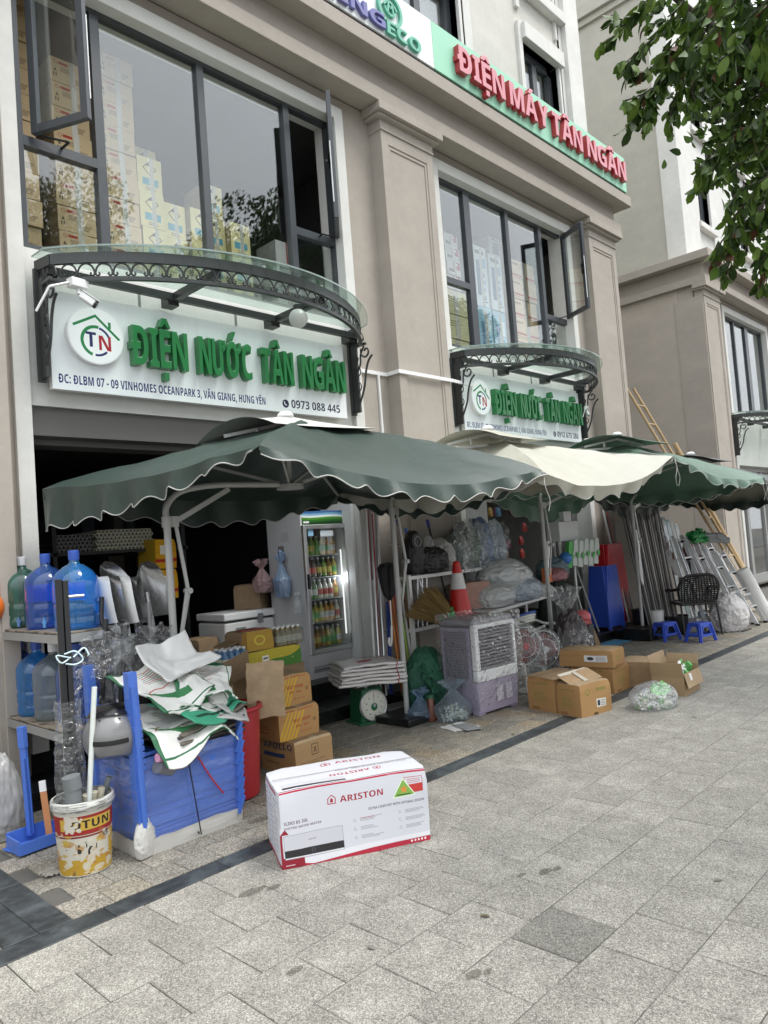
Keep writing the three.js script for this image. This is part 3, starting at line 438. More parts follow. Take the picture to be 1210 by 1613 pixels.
// ---------------------------------------------------------------- side-post parasols
const postPaint = std([0.4, 0.4, 0.385], 0.45);
function parasol(name, label, o) {
  // o: x0,x1,z0,z1 corners of the cloth, y [back left, back right, front left, front right], peak, post [x,z], hub [x,y,z], sag, val [left, right, front, back], cloth colours
  const U = thing(name, label, 'parasol', [o.post[0], 0, o.post[1]], 0, 'parasols over the pavement'), X = o.post[0], Z = o.post[1], n = 28, R = fbm(o.seed, 5, 3);
  const mt = phys(o.c, 0.38, { sheen: o.sh ?? 0.55, sheenRoughness: 0.4, sheenColor: lin(...o.sheen), map: rep(T.stucco, 1), bumpMap: rep(T.cloth, 0.02), bumpScale: 0.0006 }), pip = std(o.pipe ?? [0.5, 0.5, 0.47], 0.6);
  const pt = (u, v) => {
    const a = (u + 1) / 2, b = (v + 1) / 2, xl = o.x0 + (o.dx ?? 0) * b, x = xl + (o.x1 - xl) * a, z = o.z0 + (o.z1 - o.z0) * b, e = (o.y[0] * (1 - a) + o.y[1] * a) * (1 - b) + (o.y[2] * (1 - a) + o.y[3] * a) * b;
    const m = Math.max(Math.abs(u), Math.abs(v)), k = Math.min(Math.abs(u), Math.abs(v)) / Math.max(m, 1e-5), s = Math.abs(v) >= Math.abs(u) ? (v > 0 ? o.sag[2] : o.sag[3]) : (u < 0 ? o.sag[0] : o.sag[1]);
    return [x - X, e + (o.peak - e) * Math.pow(1 - m, o.bulge ?? 1) - s * (1 - k * k) * Math.pow(m, 1.3) + 0.05 * (R(a * 0.97, b * 0.97) - 0.5) * m + 0.012 * Math.sin(26 * (u + 0.3 * v) + 5 * R(a * 0.9, b * 0.9)) * m * (1 - m) * 2, z - Z];
  };
  const surf = (f, nu, nv) => { const p = [], uv = [], ix = []; for (let j = 0; j <= nv; j++) for (let i = 0; i <= nu; i++) { const q = f(i / nu, j / nv); p.push(...q); uv.push(q[0], q[2] + q[1]); } for (let j = 0; j < nv; j++) for (let i = 0; i < nu; i++) { const a = j * (nu + 1) + i; ix.push(a, a + 1, a + nu + 2, a, a + nu + 2, a + nu + 1); } const g = new THREE.BufferGeometry(); g.setAttribute('position', new THREE.Float32BufferAttribute(p, 3)); g.setAttribute('uv', new THREE.Float32BufferAttribute(uv, 2)); g.setIndex(ix); g.computeVertexNormals(); return g; };
  // four cloth panels meeting at the ridges
  for (const [d, sgn] of [['v', 1], ['v', -1], ['u', 1], ['u', -1]]) part('cloth_panel', surf((s, t) => { const m = 0.04 + 0.96 * t, w = (s * 2 - 1) * m; return d === 'v' ? pt(w, sgn * m) : pt(sgn * m, w); }, n, 14), mt, U);
  // hanging scalloped edge with piping
  [[-1, 0, 'u', 0], [1, 0, 'u', 1], [0, 1, 'v', 2], [0, -1, 'v', 3]].forEach(([a, b, d, q]) => {
    const W = 72, at0 = (s) => d === 'u' ? pt(a, s * 2 - 1) : pt(s * 2 - 1, b), c = o.n ?? 10;
    const low = (s) => { const p = at0(s), h = (o.val2 && o.val2[q] ? o.val2[q][0] * (1 - s) + o.val2[q][1] * s : o.val[q] * (0.45 + 0.55 * Math.sin(PI * s))) + 0.022 * Math.sin(s * c * 2 * PI) * Math.min(1, 10 * s, 10 * (1 - s)); const out = 0.03 * Math.sin(s * c * PI * 1.3 + o.seed) + (o.curl?.[q] ?? 0); return [p[0] + (d === 'u' ? a * out : 0), p[1] - h, p[2] + (d === 'v' ? b * out : 0)]; };
    const V1 = part('valance', surf((s, t) => { const p = at0(s), l = low(s); return p.map((x, i) => x * (1 - t) + l[i] * t); }, W, 3), mt, U);
    const line = []; for (let k = 0; k <= W; k++) line.push(low(k / W)); part('piping', tube(line, 0.0038, W * 2, 4), pip, V1);
  });
  for (const [i, j] of o.ties ?? [[-1, 1], [1, 1]]) { const p = pt(i, j); part('tie_cord', tube([p, [p[0] + 0.02 * i, p[1] - 0.12, p[2] + 0.02], [p[0] - 0.03 * i, p[1] - 0.22, p[2] + 0.02], [p[0] + 0.03, p[1] - 0.3, p[2]]], 0.004, 12, 4), pip, U); }
  // vent cap
  const hx = o.hub[0] - X, hz = o.hub[2] - Z, cy = o.capY ?? o.peak - 0.03, k = o.capk ?? 0.48, tilt = o.tilt ?? 0;
  const cap = part('vent_cap', surf((s, t) => { const u = s * 2 - 1, v = t * 2 - 1, m = Math.max(Math.abs(u), Math.abs(v)), r = Math.min(Math.abs(u), Math.abs(v)) / Math.max(m, 1e-5); return [hx + u * k, cy + 0.16 - 0.21 * m + 0.05 * m * m + (Math.abs(u) > Math.abs(v) ? (u < 0 ? 0.11 : 0.02) : v < 0 ? 0.05 : -0.01) * (1 - r * r) * m + tilt * u * 0.1, hz + v * k]; }, 16, 16), o.capc ? phys(o.capc, 0.6) : mt, U);
  part('finial', lathe([[0.001, 0.035], [0.035, 0.032], [0.06, 0.012], [0.065, -0.01], [0.03, -0.02]], 16).translate(hx, cy + 0.155, hz), M.plast, cap);
  for (const s of [-1, 1]) { part('cap_strut', bar([hx, cy - 0.01, hz], [hx + s * k * 0.75, cy - 0.02, hz - 0.05 + 0.2 * s], 0.02, 0.025), M.wpaint, cap); part('cap_strut', bar([hx, cy + 0.1, hz], [hx + s * k * 0.8, cy + 0.02, hz - 0.05 + 0.2 * s], 0.02, 0.025), M.wpaint, cap); part('cap_strut', bar([hx + s * k * 0.4, cy + 0.0, hz + 0.08 * s], [hx + s * k * 0.42, cy + 0.06, hz + 0.08 * s], 0.02, 0.025), M.wpaint, cap); }
  // post, bent arm, hub, ribs
  const hub = [hx, o.hub[1], hz], top = o.hub[1] - 0.22, P = postPaint;
  part('post', join(rod([0, o.foot ?? 0, 0], [0, top, 0], 0.024, 14), tube([[0, top - 0.02, 0], [0, top + 0.08, 0], [hub[0] * 0.08, top + 0.17, hub[2] * 0.08], [hub[0] * 0.28, top + 0.22, hub[2] * 0.28], [hub[0] * 0.9, o.hub[1] + 0.012, hub[2] * 0.9]], 0.022, 30, 10)), P, U);
  part('collar', join(rod([0, top - 0.05, 0], [0, top + 0.02, 0], 0.034, 14), bx(0.05, 0.07, 0.05, 0.05, top - 0.05, 0)), P, U);
  part('brace', bar([0.05, top - 0.02, 0], [hub[0] * 0.48, o.hub[1] - 0.02, hub[2] * 0.48], 0.022, 0.034), P, U);
  part('link_strut', join(bar([0.06, top - 0.05, 0.01], [0.115, top - 0.48, 0.02], 0.016, 0.022), bar([0.125, top - 0.47, 0.02], [0.04, top - 0.82, 0.01], 0.012, 0.018), bar([0.1, top - 0.47, 0.03], [0.03, top - 0.82, 0.02], 0.012, 0.018), rod([0.115, top - 0.48, -0.01], [0.115, top - 0.48, 0.05], 0.02, 10)), P, U);
  part('hub', join(rod([hx, o.hub[1] - 0.025, hz], [hx, o.hub[1] + 0.01, hz], 0.1, 20), rod([hx, o.hub[1], hz], [hx, o.peak - 0.02, hz], 0.02, 10)), P, U);
  for (const [i, j] of [[-1, -1], [1, -1], [-1, 1], [1, 1]]) { const e = pt(i * 0.99, j * 0.99); part('rib', bar([hx, o.peak - 0.05, hz], [e[0], e[1] - 0.02, e[2]], 0.016, 0.026), P, U); part('rib_strut', bar(hub, [hx + (e[0] - hx) * 0.45, o.peak - 0.07 + (e[1] - o.peak) * 0.45, hz + (e[2] - hz) * 0.45], 0.014, 0.022), P, U); }
  part('base_weight', bx(0.42, o.foot ? o.foot - 0.02 : 0.07, 0.42, 0, 0.002, 0, 0.02), M.graniteDark, U);
  return U;
}
parasol('parasol', 'dark grey-green parasol nearest the camera, in front of the larger sign', { x0: 2.08, dx: 0.2, bulge: 0.85, x1: 4.93, z0: -5.35, z1: -3.04, y: [2.16, 2.12, 2.13, 2.07], capY: 2.44, peak: 2.56, post: [2.5, -4.4], hub: [3.46, 2.07, -4.28], sag: [0.05, 0.14, 0.16, 0.08], val2: [[0.3, 0.03]], val: [0.24, 0.15, 0.1, 0.2], curl: [0.02, 0, 0.03, 0], ties: [], sh: 0.2, c: [0.034, 0.058, 0.048], sheen: [0.6, 0.66, 0.68], capc: [0.5, 0.51, 0.48], seed: 11, tilt: 0.15 });  // capc: pale colour standing in for the sky highlight on the vent cap
parasol('parasol', 'cream parasol second from the left, in front of the smaller sign', { x0: 4.9, x1: 7.36, z0: -5.4, z1: -3.0, y: [2.2, 2.3, 2.05, 2.27], peak: 2.54, post: [4.86, -4.58], hub: [6.02, 2.12, -4.28], sag: [0.15, 0.15, 0.2, 0.1], val: [0.12, 0.12, 0.1, 0.14], curl: [0, 0, -0.06, 0], capk: 0.43, c: [0.6, 0.59, 0.5], sheen: [0.5, 0.5, 0.45], seed: 23, n: 8 });
parasol('parasol', 'pale green parasol third from the left, behind the cream one', { x0: 7.4, x1: 10.15, z0: -5.4, z1: -3.0, y: [2.2, 2.15, 2.26, 2.1], peak: 2.64, post: [7.4, -4.6], hub: [8.75, 2.15, -4.25], sag: [0.12, 0.12, 0.12, 0.2], val: [0.12, 0.12, 0.09, 0.22], curl: [0, 0, 0.02, 0], c: [0.12, 0.22, 0.155], sheen: [0.45, 0.55, 0.5], seed: 37, n: 9 });
parasol('parasol', 'farthest parasol, dark grey, only its vent cap and hem show', { x0: 10.2, x1: 12.9, z0: -5.4, z1: -3.05, y: [2.1, 2.0, 2.1, 2.0], peak: 2.5, post: [10.03, -4.75], foot: 0.19, hub: [11.2, 2.1, -4.3], sag: [0.12, 0.12, 0.12, 0.15], val: [0.12, 0.12, 0.1, 0.2], c: [0.04, 0.06, 0.05], sheen: [0.4, 0.42, 0.45], capc: [0.12, 0.12, 0.13], seed: 41 });

// ---------------------------------------------------------------- goods behind the first-floor windows
function printTex(bg, draw, w = 256, h = 192) { return canvasTex(w, h, (x) => { x.fillStyle = bg; x.fillRect(0, 0, w, h); draw(x, w, h, rng(w + h)); }); }
const lines = (x, x0, y0, w, n, dy, col, r) => { x.fillStyle = col; for (let k = 0; k < n; k++) x.fillRect(x0, y0 + k * dy, w * (0.6 + 0.4 * r()), dy * 0.4); };
const brownT = printTex('#d3b78e', (x, w, h, r) => { x.fillStyle = '#a8342c'; x.fillRect(60, 22, 62, 22); x.beginPath(); x.arc(40, 33, 13, 0, 7); x.lineWidth = 3; x.strokeStyle = '#a8342c'; x.stroke(); lines(x, 70, 62, 110, 4, 11, '#6c5a44', r); x.fillStyle = '#5d5242'; x.beginPath(); x.moveTo(34, 80); x.lineTo(46, 108); x.lineTo(22, 108); x.fill(); x.fillRect(20, 120, 8, 30); x.fillRect(36, 120, 8, 30); lines(x, 170, 120, 60, 4, 12, '#6c5a44', r); x.fillStyle = 'rgba(235,235,230,.55)'; x.fillRect(128, 0, 22, h); });
const cyanT = printTex('#e6d69e', (x, w, h, r) => { x.strokeStyle = '#3c342c'; x.lineWidth = 6; x.beginPath(); x.moveTo(96, 30); x.lineTo(146, 78); x.lineTo(96, 126); x.lineTo(46, 78); x.closePath(); x.stroke(); x.fillStyle = '#3c342c'; x.beginPath(); x.moveTo(96, 30); x.lineTo(126, 60); x.lineTo(66, 60); x.fill(); x.fillStyle = '#5a9fae'; x.fillRect(36, 150, 125, 54); x.fillStyle = 'rgba(255,255,255,.4)'; x.fillRect(86, 0, 18, h); lines(x, 60, 218, 80, 2, 14, '#756c58', r); }, 192, 256);
const orangeT = printTex('#ecd0a8', (x, w, h) => { x.fillStyle = '#bf4f3c'; x.fillRect(0, h * 0.72, w, 22); x.fillRect(0, h * 0.9, w, 6); x.fillStyle = 'rgba(120,60,40,.5)'; x.fillRect(20, 30, 80, 20); });
const towerT = printTex('#dfe6ea', (x, w, h, r) => { x.fillStyle = '#5d7896'; x.fillRect(24, 60, 34, 150); x.fillStyle = '#8fb7cf'; x.fillRect(70, 50, 44, 40); for (let k = 0; k < 4; k++) { x.beginPath(); x.arc(92, 120 + k * 32, 10, 0, 7); x.fill(); } x.fillStyle = '#44525f'; x.fillRect(20, 18, 80, 16); lines(x, 66, 220, 46, 2, 12, '#54616c', r); }, 128, 256);
const blueT = printTex('#a9cfe2', (x, w, h, r) => { x.fillStyle = '#6d8ba8'; x.fillRect(26, 60, 30, 160); x.fillStyle = '#e9f2f6'; x.fillRect(64, 40, 50, 60); lines(x, 66, 120, 46, 6, 16, '#5d86a4', r); }, 128, 256);
const creamT = printTex('#d6cca2', (x, w, h, r) => { x.strokeStyle = '#8f8560'; x.strokeRect(20, 20, w - 40, h - 40); lines(x, 40, 50, 150, 3, 18, '#8f8560', r); x.fillStyle = '#7b6a45'; x.beginPath(); x.arc(70, 140, 9, 0, 7); x.fill(); });
const redT = printTex('#d8d4cf', (x, w, h) => { x.fillStyle = '#a8484a'; x.fillRect(w * 0.45, 0, w * 0.5, h * 0.55); x.fillStyle = '#e8e8e4'; x.fillRect(w * 0.5, 20, w * 0.3, 30); x.fillStyle = '#50565e'; x.fillRect(30, 110, 120, 40); });
function cartonMats(t, side) { const f = std(0xffffff, 0.8, { map: t }), s = std(side, 0.85, { map: rep(T.card, 0.5) }); return [s, s, s, s, f, s]; }
const kinds = { brown: cartonMats(brownT, [0.5, 0.37, 0.22]), cyan: cartonMats(cyanT, [0.55, 0.45, 0.24]), orange: cartonMats(orangeT, [0.6, 0.45, 0.27]), tower: cartonMats(towerT, [0.7, 0.75, 0.78]), blue: cartonMats(blueT, [0.4, 0.6, 0.72]), cream: cartonMats(creamT, [0.58, 0.52, 0.3]), red: cartonMats(redT, [0.6, 0.58, 0.55]) };
const ord = ['topmost', 'second from the top', 'third from the top', 'fourth from the top', 'fifth from the top', 'sixth from the top', 'seventh from the top', 'eighth from the top', 'ninth from the top', 'tenth from the top', 'eleventh from the top', 'bottom one'];
const tapeMat = phys([0.75, 0.7, 0.6], 0.2, { transmission: 0.3 });
{
  const R = rng(77), boxG = {};
  const column = (kind, what, where, x, w, h, n, y0, z = -6.1, d = 0.34, grp = 'cartons stacked behind the windows') => { for (let k = 0; k < n; k++) { const key = w + '_' + h; boxG[key] ??= new RoundedBoxGeometry(w, h - 0.006, d, 1, 0.006).translate(0, h / 2, -d / 2); boxG[key + kind] ??= (() => { const g = new THREE.BoxGeometry(w, h - 0.006, d).translate(0, h / 2, -d / 2); return g; })(); const t = thing('carton', n > 1 ? `${what}, ${ord[n - 1 - k]}, ${where}` : what, 'carton', [x + w / 2 + (R() - 0.5) * 0.02, y0 + k * h, z + (R() - 0.5) * 0.03], (R() - 0.5) * 0.05, grp); part('body', boxG[key + kind], kinds[kind], t); part('tape', bx(w * 0.16, h * 0.96, 0.002, w * 0.08, 0.01, 0.002), tapeMat, t); } };
  column('brown', 'red-printed brown carton', 'stack behind the opened left window', 2.15, 0.33, 0.226, 11, 3.98);
  column('brown', 'red-printed brown carton', 'stack second from the left jamb', 2.62, 0.33, 0.22, 9, 4.03);
  column('brown', 'red-printed brown carton', 'tall stack by the first mullion', 3.05, 0.33, 0.225, 10, 4.0);
  column('cyan', 'tan carton with blue label', 'stack beside the tall brown one', 3.395, 0.245, 0.343, 4, 4.02);
  column('cyan', 'tan carton with blue label', 'second blue-labelled stack', 3.65, 0.235, 0.343, 3, 4.0, -6.12);
  column('cyan', 'tan carton with blue label', 'stack behind the second mullion', 3.9, 0.235, 0.343, 3, 4.0, -6.08);
  column('cyan', 'tan carton with blue label', 'stack left of the rightmost one', 4.14, 0.235, 0.343, 4, 4.02, -6.2);
  column('cyan', 'tan carton with blue label', 'rightmost stack in the window', 4.385, 0.24, 0.343, 3, 4.0, -6.1);
  column('cyan', 'tan carton with blue label', 'far stack rising above the others', 3.58, 0.26, 0.34, 5, 4.05, -6.55);
  column('red', 'pale parcel in clear film', 'behind the larger window right light', 4.98, 0.32, 0.5, 2, 4.0, -6.15);
  column('red', 'small white and red carton', 'left pile in the smaller window', 7.94, 0.3, 0.2, 4, 5.06);
  column('cream', 'framed cream carton', 'lower left of the smaller window', 7.72, 0.62, 0.34, 3, 4.02);
  column('blue', 'light blue tall carton left of the pair in the smaller window', 'the left blue pair in the smaller window', 8.58, 0.33, 0.92, 1, 4.02); column('blue', 'light blue tall carton right of the pair in the smaller window', 'the right blue pair in the smaller window', 8.95, 0.33, 0.92, 1, 4.02);
  column('tower', 'white tall carton with grey print on the left in the smaller window', 'the white pair in the smaller window', 8.6, 0.32, 0.9, 1, 4.95); column('tower', 'white tall carton with grey print on the right in the smaller window', 'the white pair in the smaller window', 8.96, 0.33, 0.85, 1, 4.95);
  column('orange', 'pale carton with an orange stripe', 'wide pile in the smaller window', 9.48, 0.72, 0.312, 6, 4.0, -6.1, 0.4);
  column('tower', 'plain white carton on the orange-striped pile', 'the pile of orange-striped cartons, above them', 9.28, 0.58, 0.32, 1, 5.9, -6.3); column('tower', 'narrow white carton at the right end of the smaller window', 'the lot at the right end of the smaller window', 10.42, 0.2, 0.6, 1, 4.32, -6.05);
  for (let k = 0; k < 5; k++) part('shelf_load', bx(0.7, 0.5, 0.6, 1.2 + k * 1.1, 4 + 0.2 * k, -9), kinds.brown, thing('carton', ['brown carton at the far left back of the store room', 'brown carton low at the back, second from the left', 'brown carton in the back middle of the store room', 'brown carton back right of the middle', 'brown carton at the far right back of the store room'][k], 'carton'));
}

// ---------------------------------------------------------------- trees
const leafGeo = (L, W) => { const p = [], ix = [], S = [[0, 0], [0.25, 0.62], [0.55, 1], [0.8, 0.85], [1, 0]]; S.forEach(([t, w]) => { const y = L * t, z = -0.22 * L * t * t; p.push(-W / 2 * w, y, z + 0.12 * W * w, 0, y, z, W / 2 * w, y, z + 0.12 * W * w); }); for (let k = 0; k < 4; k++) { const a = 3 * k; ix.push(a, a + 1, a + 4, a, a + 4, a + 3, a + 1, a + 2, a + 5, a + 1, a + 5, a + 4); } const g = new THREE.BufferGeometry(); g.setAttribute('position', new THREE.Float32BufferAttribute(p, 3)); g.setIndex(ix); g.computeVertexNormals(); return g; };
const leafMats = [[0.06, 0.115, 0.018], [0.085, 0.15, 0.022], [0.035, 0.065, 0.018], [0.12, 0.19, 0.03], [0.14, 0.06, 0.035], [0.07, 0.13, 0.02]].map((c) => phys(c, 0.55, { transmission: 0.42, thickness: 0, ior: 1.3, specularIntensity: 0.5 }));
const bark = std([0.09, 0.075, 0.055], 0.9, { map: rep(T.stucco, 0.3), bumpMap: rep(T.stuccoBump, 0.2), bumpScale: 0.01 });
const leafCanopy = phys([0.06, 0.1, 0.032], 0.5, { transmission: 0.25, thickness: 0 });
function crown(o, R, clumps, per, size) {
  const g = leafGeo(0.09, 0.05), im = new THREE.InstancedMesh(g, leafCanopy, clumps.length * per), d = new THREE.Object3D(), c = new THREE.Color(); let k = 0;
  for (const [x, y, z, r] of clumps) for (let i = 0; i < per; i++) { const a = R() * 2 * PI, b = Math.acos(2 * R() - 1), q = r * Math.cbrt(0.25 + 0.75 * R()); d.position.set(x + q * Math.sin(b) * Math.cos(a), y + q * Math.cos(b) * 0.8, z + q * Math.sin(b) * Math.sin(a)); d.rotation.set(PI * (0.5 + 0.5 * R()), R() * 6.3, R() * 0.6); d.scale.setScalar(size * (0.7 + 0.6 * R())); d.updateMatrix(); im.setMatrixAt(k, d.matrix); const t = 0.6 + 0.8 * R(); im.setColorAt(k, c.setRGB(t * (R() < 0.05 ? 1.8 : 1), t, t * 0.9)); k++; }
  im.name = 'crown'; im.userData.kind = 'stuff'; im.castShadow = true; o.add(im); return im;
}
const street = (() => {
  const R = rng(91), t = thing('street_tree', 'street tree whose leafy branch hangs into the upper right corner', 'tree', [5.3, 0, 0.55]);
  const limbs = [[[0, 0, 0], [0.03, 1.2, 0.02], [-0.03, 2.4, 0], [0, 3.4, 0.05]]]; const ends = [];
  for (let k = 0; k < 7; k++) { const a = k * 0.9 + 0.3, e = [1.2 * Math.cos(a), 5.2 + 1.2 * R(), 0.5 + 1.1 * Math.sin(a)]; limbs.push([[0, 2.5 + 0.15 * k, 0.02], [e[0] * 0.4, 3.7, e[2] * 0.4], e]); ends.push(e); }
  limbs.push([[-0.02, 2.5, 0], [-0.6, 3.1, -0.7], [-1.15, 3.65, -1.35]]);
  part('trunk', join(...limbs.map((l, i) => tube(l, i ? 0.045 : 0.11, 16, 9)), lathe([[0.19, 0], [0.13, 0.25], [0.11, 0.6]], 12)), bark, t);
  const cl = []; for (const e of ends) for (let k = 0; k < 4; k++) cl.push([e[0] + (R() - 0.5) * 1.3, e[1] + (R() - 0.4) * 1.3, e[2] + (R() - 0.3) * 1.3, 0.42 + 0.2 * R()]);
  crown(t, R, cl, 190, 1.2);
  // the branch that hangs into view, every leaf its own
  const B = part('branch', new THREE.BufferGeometry(), bark, t, [-5.3, 0, -0.55]), stems = [tube([[4.15, 3.65, -0.8], [3.8, 3.82, -1.0], [3.4, 3.85, -1.1], [3.1, 3.85, -1.12]], 0.016, 12, 5), tube([[4.15, 3.65, -0.8], [4.0, 3.3, -1.0], [3.85, 3.0, -1.05]], 0.014, 12, 5)];
  const gs = [leafGeo(0.086, 0.04), leafGeo(0.074, 0.036), leafGeo(0.095, 0.042)], more = []; let n = 0;
  const q = new THREE.Quaternion(), down = V(0, -1, 0);
  function twig(p) {
    const c = curve(p), L = c.getLength(), N = Math.round(L / 0.0088); stems.push(tube(p, 0.0035, 10, 4));
    for (let k = 1; k <= N; k++) {
      const s = Math.min(1, k / N + 0.02 * (R() - 0.5)), a = c.getPointAt(Math.max(0, s)), dir = c.getTangentAt(Math.max(0, s)).multiplyScalar(0.75).add(V((R() - 0.5) * 1.5, -0.55 - 0.5 * R(), (R() - 0.5) * 1.5)).normalize();
      q.setFromUnitVectors(V(0, 1, 0), dir); const e = new THREE.Euler().setFromQuaternion(q.clone().multiply(new THREE.Quaternion().setFromAxisAngle(V(0, 1, 0), R() * 6.3)));
      a.add(V((R() - 0.5) * 0.03, (R() - 0.5) * 0.02, (R() - 0.5) * 0.05)); const red = R() < 0.035, m = red ? 4 : [0, 1, 2, 3, 5, 0, 1, 2][Math.floor(R() * 8)], sc = 0.6 + 0.4 * R();
      if (n < 295) { const l = part('leaf', gs[Math.floor(R() * 3)], leafMats[m], B, a.toArray(), [e.x, e.y, e.z]); l.scale.setScalar(sc); n++; } else { const o = new THREE.Object3D(); o.position.copy(a); o.rotation.copy(e); o.scale.setScalar(sc); o.updateMatrix(); more.push([o.matrix.clone(), leafMats[m].color]); }
    }
  }
  twig([[3.01,3.77,-1.1],[2.95,3.69,-1.17],[2.9,3.61,-1.23],[2.83,3.55,-1.28]]);
  twig([[3.12,3.8,-1.09],[3.08,3.75,-1.18],[3.02,3.73,-1.26],[2.96,3.74,-1.29]]);
  twig([[3.0,3.66,-1.0],[2.95,3.55,-1.09],[2.89,3.48,-1.16],[2.83,3.42,-1.2]]);
  twig([[3.14,3.65,-0.97],[3.07,3.55,-1.09],[3.01,3.46,-1.17],[2.93,3.41,-1.2],[2.84,3.41,-1.2]]);
  twig([[3.09,3.56,-0.94],[3.03,3.45,-1.05],[2.97,3.36,-1.12],[2.89,3.3,-1.17],[2.81,3.26,-1.2]]);
  twig([[3.0,3.47,-0.99],[2.96,3.39,-1.08],[2.92,3.31,-1.14],[2.9,3.22,-1.19],[2.85,3.18,-1.21]]);
  twig([[3.03,3.44,-0.98],[2.98,3.38,-1.07],[2.94,3.3,-1.12],[2.91,3.21,-1.16],[2.88,3.16,-1.16]]);
  twig([[3.26,3.67,-0.94],[3.22,3.54,-1.04],[3.17,3.44,-1.11],[3.13,3.34,-1.13],[3.08,3.25,-1.14]]);
  twig([[3.21,3.57,-0.91],[3.17,3.46,-0.99],[3.13,3.36,-1.05],[3.1,3.29,-1.03]]);
  twig([[3.4,3.65,-0.94],[3.36,3.53,-1.03],[3.32,3.44,-1.06],[3.27,3.38,-1.08]]);
  twig([[3.2,3.77,-0.93],[3.14,3.69,-1.02],[3.06,3.65,-1.09],[2.97,3.62,-1.15]]);
  twig([[3.14,3.7,-0.87],[3.09,3.6,-0.96],[3.04,3.53,-1.02],[2.98,3.47,-1.06]]);
  twig([[2.91,3.52,-0.76],[2.88,3.42,-0.83],[2.83,3.35,-0.89],[2.77,3.3,-0.9]]);
  twig([[2.89,3.41,-0.68],[2.86,3.36,-0.74],[2.85,3.29,-0.79],[2.84,3.22,-0.81]]);
  twig([[2.84,3.31,-0.63],[2.81,3.26,-0.69],[2.81,3.19,-0.72],[2.8,3.14,-0.74]]);
  twig([[3.65,3.45,-0.85],[3.59,3.35,-0.95],[3.51,3.28,-1.04],[3.44,3.2,-1.12],[3.38,3.12,-1.15]]);
  twig([[3.77,3.42,-0.88],[3.69,3.36,-0.99],[3.61,3.29,-1.08],[3.55,3.19,-1.14],[3.49,3.1,-1.19]]);
  twig([[3.63,3.26,-0.84],[3.56,3.19,-0.94],[3.49,3.14,-1.01],[3.42,3.08,-1.07]]);
  twig([[3.32,2.98,-0.78],[3.25,2.93,-0.86],[3.17,2.89,-0.92],[3.12,2.82,-0.95]]);
  twig([[3.33,2.95,-0.78],[3.26,2.89,-0.88],[3.2,2.82,-0.94],[3.14,2.76,-0.96]]);
  twig([[3.44,2.93,-0.81],[3.4,2.87,-0.89],[3.34,2.82,-0.97],[3.28,2.77,-1.02],[3.24,2.71,-1.05]]);
  twig([[3.46,2.88,-0.82],[3.4,2.83,-0.91],[3.35,2.78,-0.99],[3.3,2.7,-1.05],[3.26,2.64,-1.07]]);
  twig([[3.56,2.9,-0.85],[3.5,2.85,-0.95],[3.45,2.77,-1.03],[3.41,2.7,-1.06],[3.38,2.63,-1.07]]);
  twig([[3.39,2.78,-0.81],[3.37,2.7,-0.89],[3.35,2.63,-0.91],[3.33,2.56,-0.94]]);
  twig([[3.51,2.76,-0.82],[3.47,2.69,-0.91],[3.45,2.62,-0.93],[3.43,2.55,-0.95]]);
  twig([[3.89,3.65,-0.87],[3.82,3.58,-0.98],[3.76,3.5,-1.07],[3.7,3.41,-1.15]]);
  twig([[3.85,3.72,-0.85],[3.75,3.64,-0.97],[3.65,3.55,-1.06],[3.56,3.47,-1.12]]);
  twig([[3.9,3.83,-0.86],[3.8,3.74,-1.0],[3.68,3.7,-1.08],[3.57,3.65,-1.14]]);
  twig([[3.93,3.31,-0.91],[3.78,3.36,-0.98],[3.67,3.3,-1.03],[3.57,3.25,-1.09]]);
  twig([[3.8,4.0,-0.84],[3.76,3.9,-0.97],[3.71,3.8,-1.06],[3.69,3.66,-1.12]]);
  for (const [x, y, z, r, k] of [[4.12, 3.88, -1.12, 0.42, 900], [3.88, 3.98, -1.08, 0.3, 520], [4.25, 3.55, -1.06, 0.34, 480], [4.15, 3.12, -1.1, 0.22, 120]]) for (let i = 0; i < k; i++) { const o = new THREE.Object3D(); o.position.set(x + (R() + R() - 1) * r, y + (R() + R() - 1) * r * 1.1, z + (R() + R() - 1) * r); o.rotation.set(PI * (0.6 + 0.4 * R()), R() * 6.3, R() * 0.6); o.scale.setScalar(0.6 + 0.4 * R()); o.updateMatrix(); more.push([o.matrix.clone(), leafMats[[0, 1, 2, 2][i % 4]].color]); }
  B.geometry = join(...stems);
  const im = new THREE.InstancedMesh(gs[0], leafMats[0].clone(), more.length); im.material.color.set(1, 1, 1); more.forEach(([m, c], i) => { im.setMatrixAt(i, m); im.setColorAt(i, c); }); im.name = 'leaves'; im.userData.kind = 'stuff'; im.castShadow = true; B.add(im);
  return t;
})();
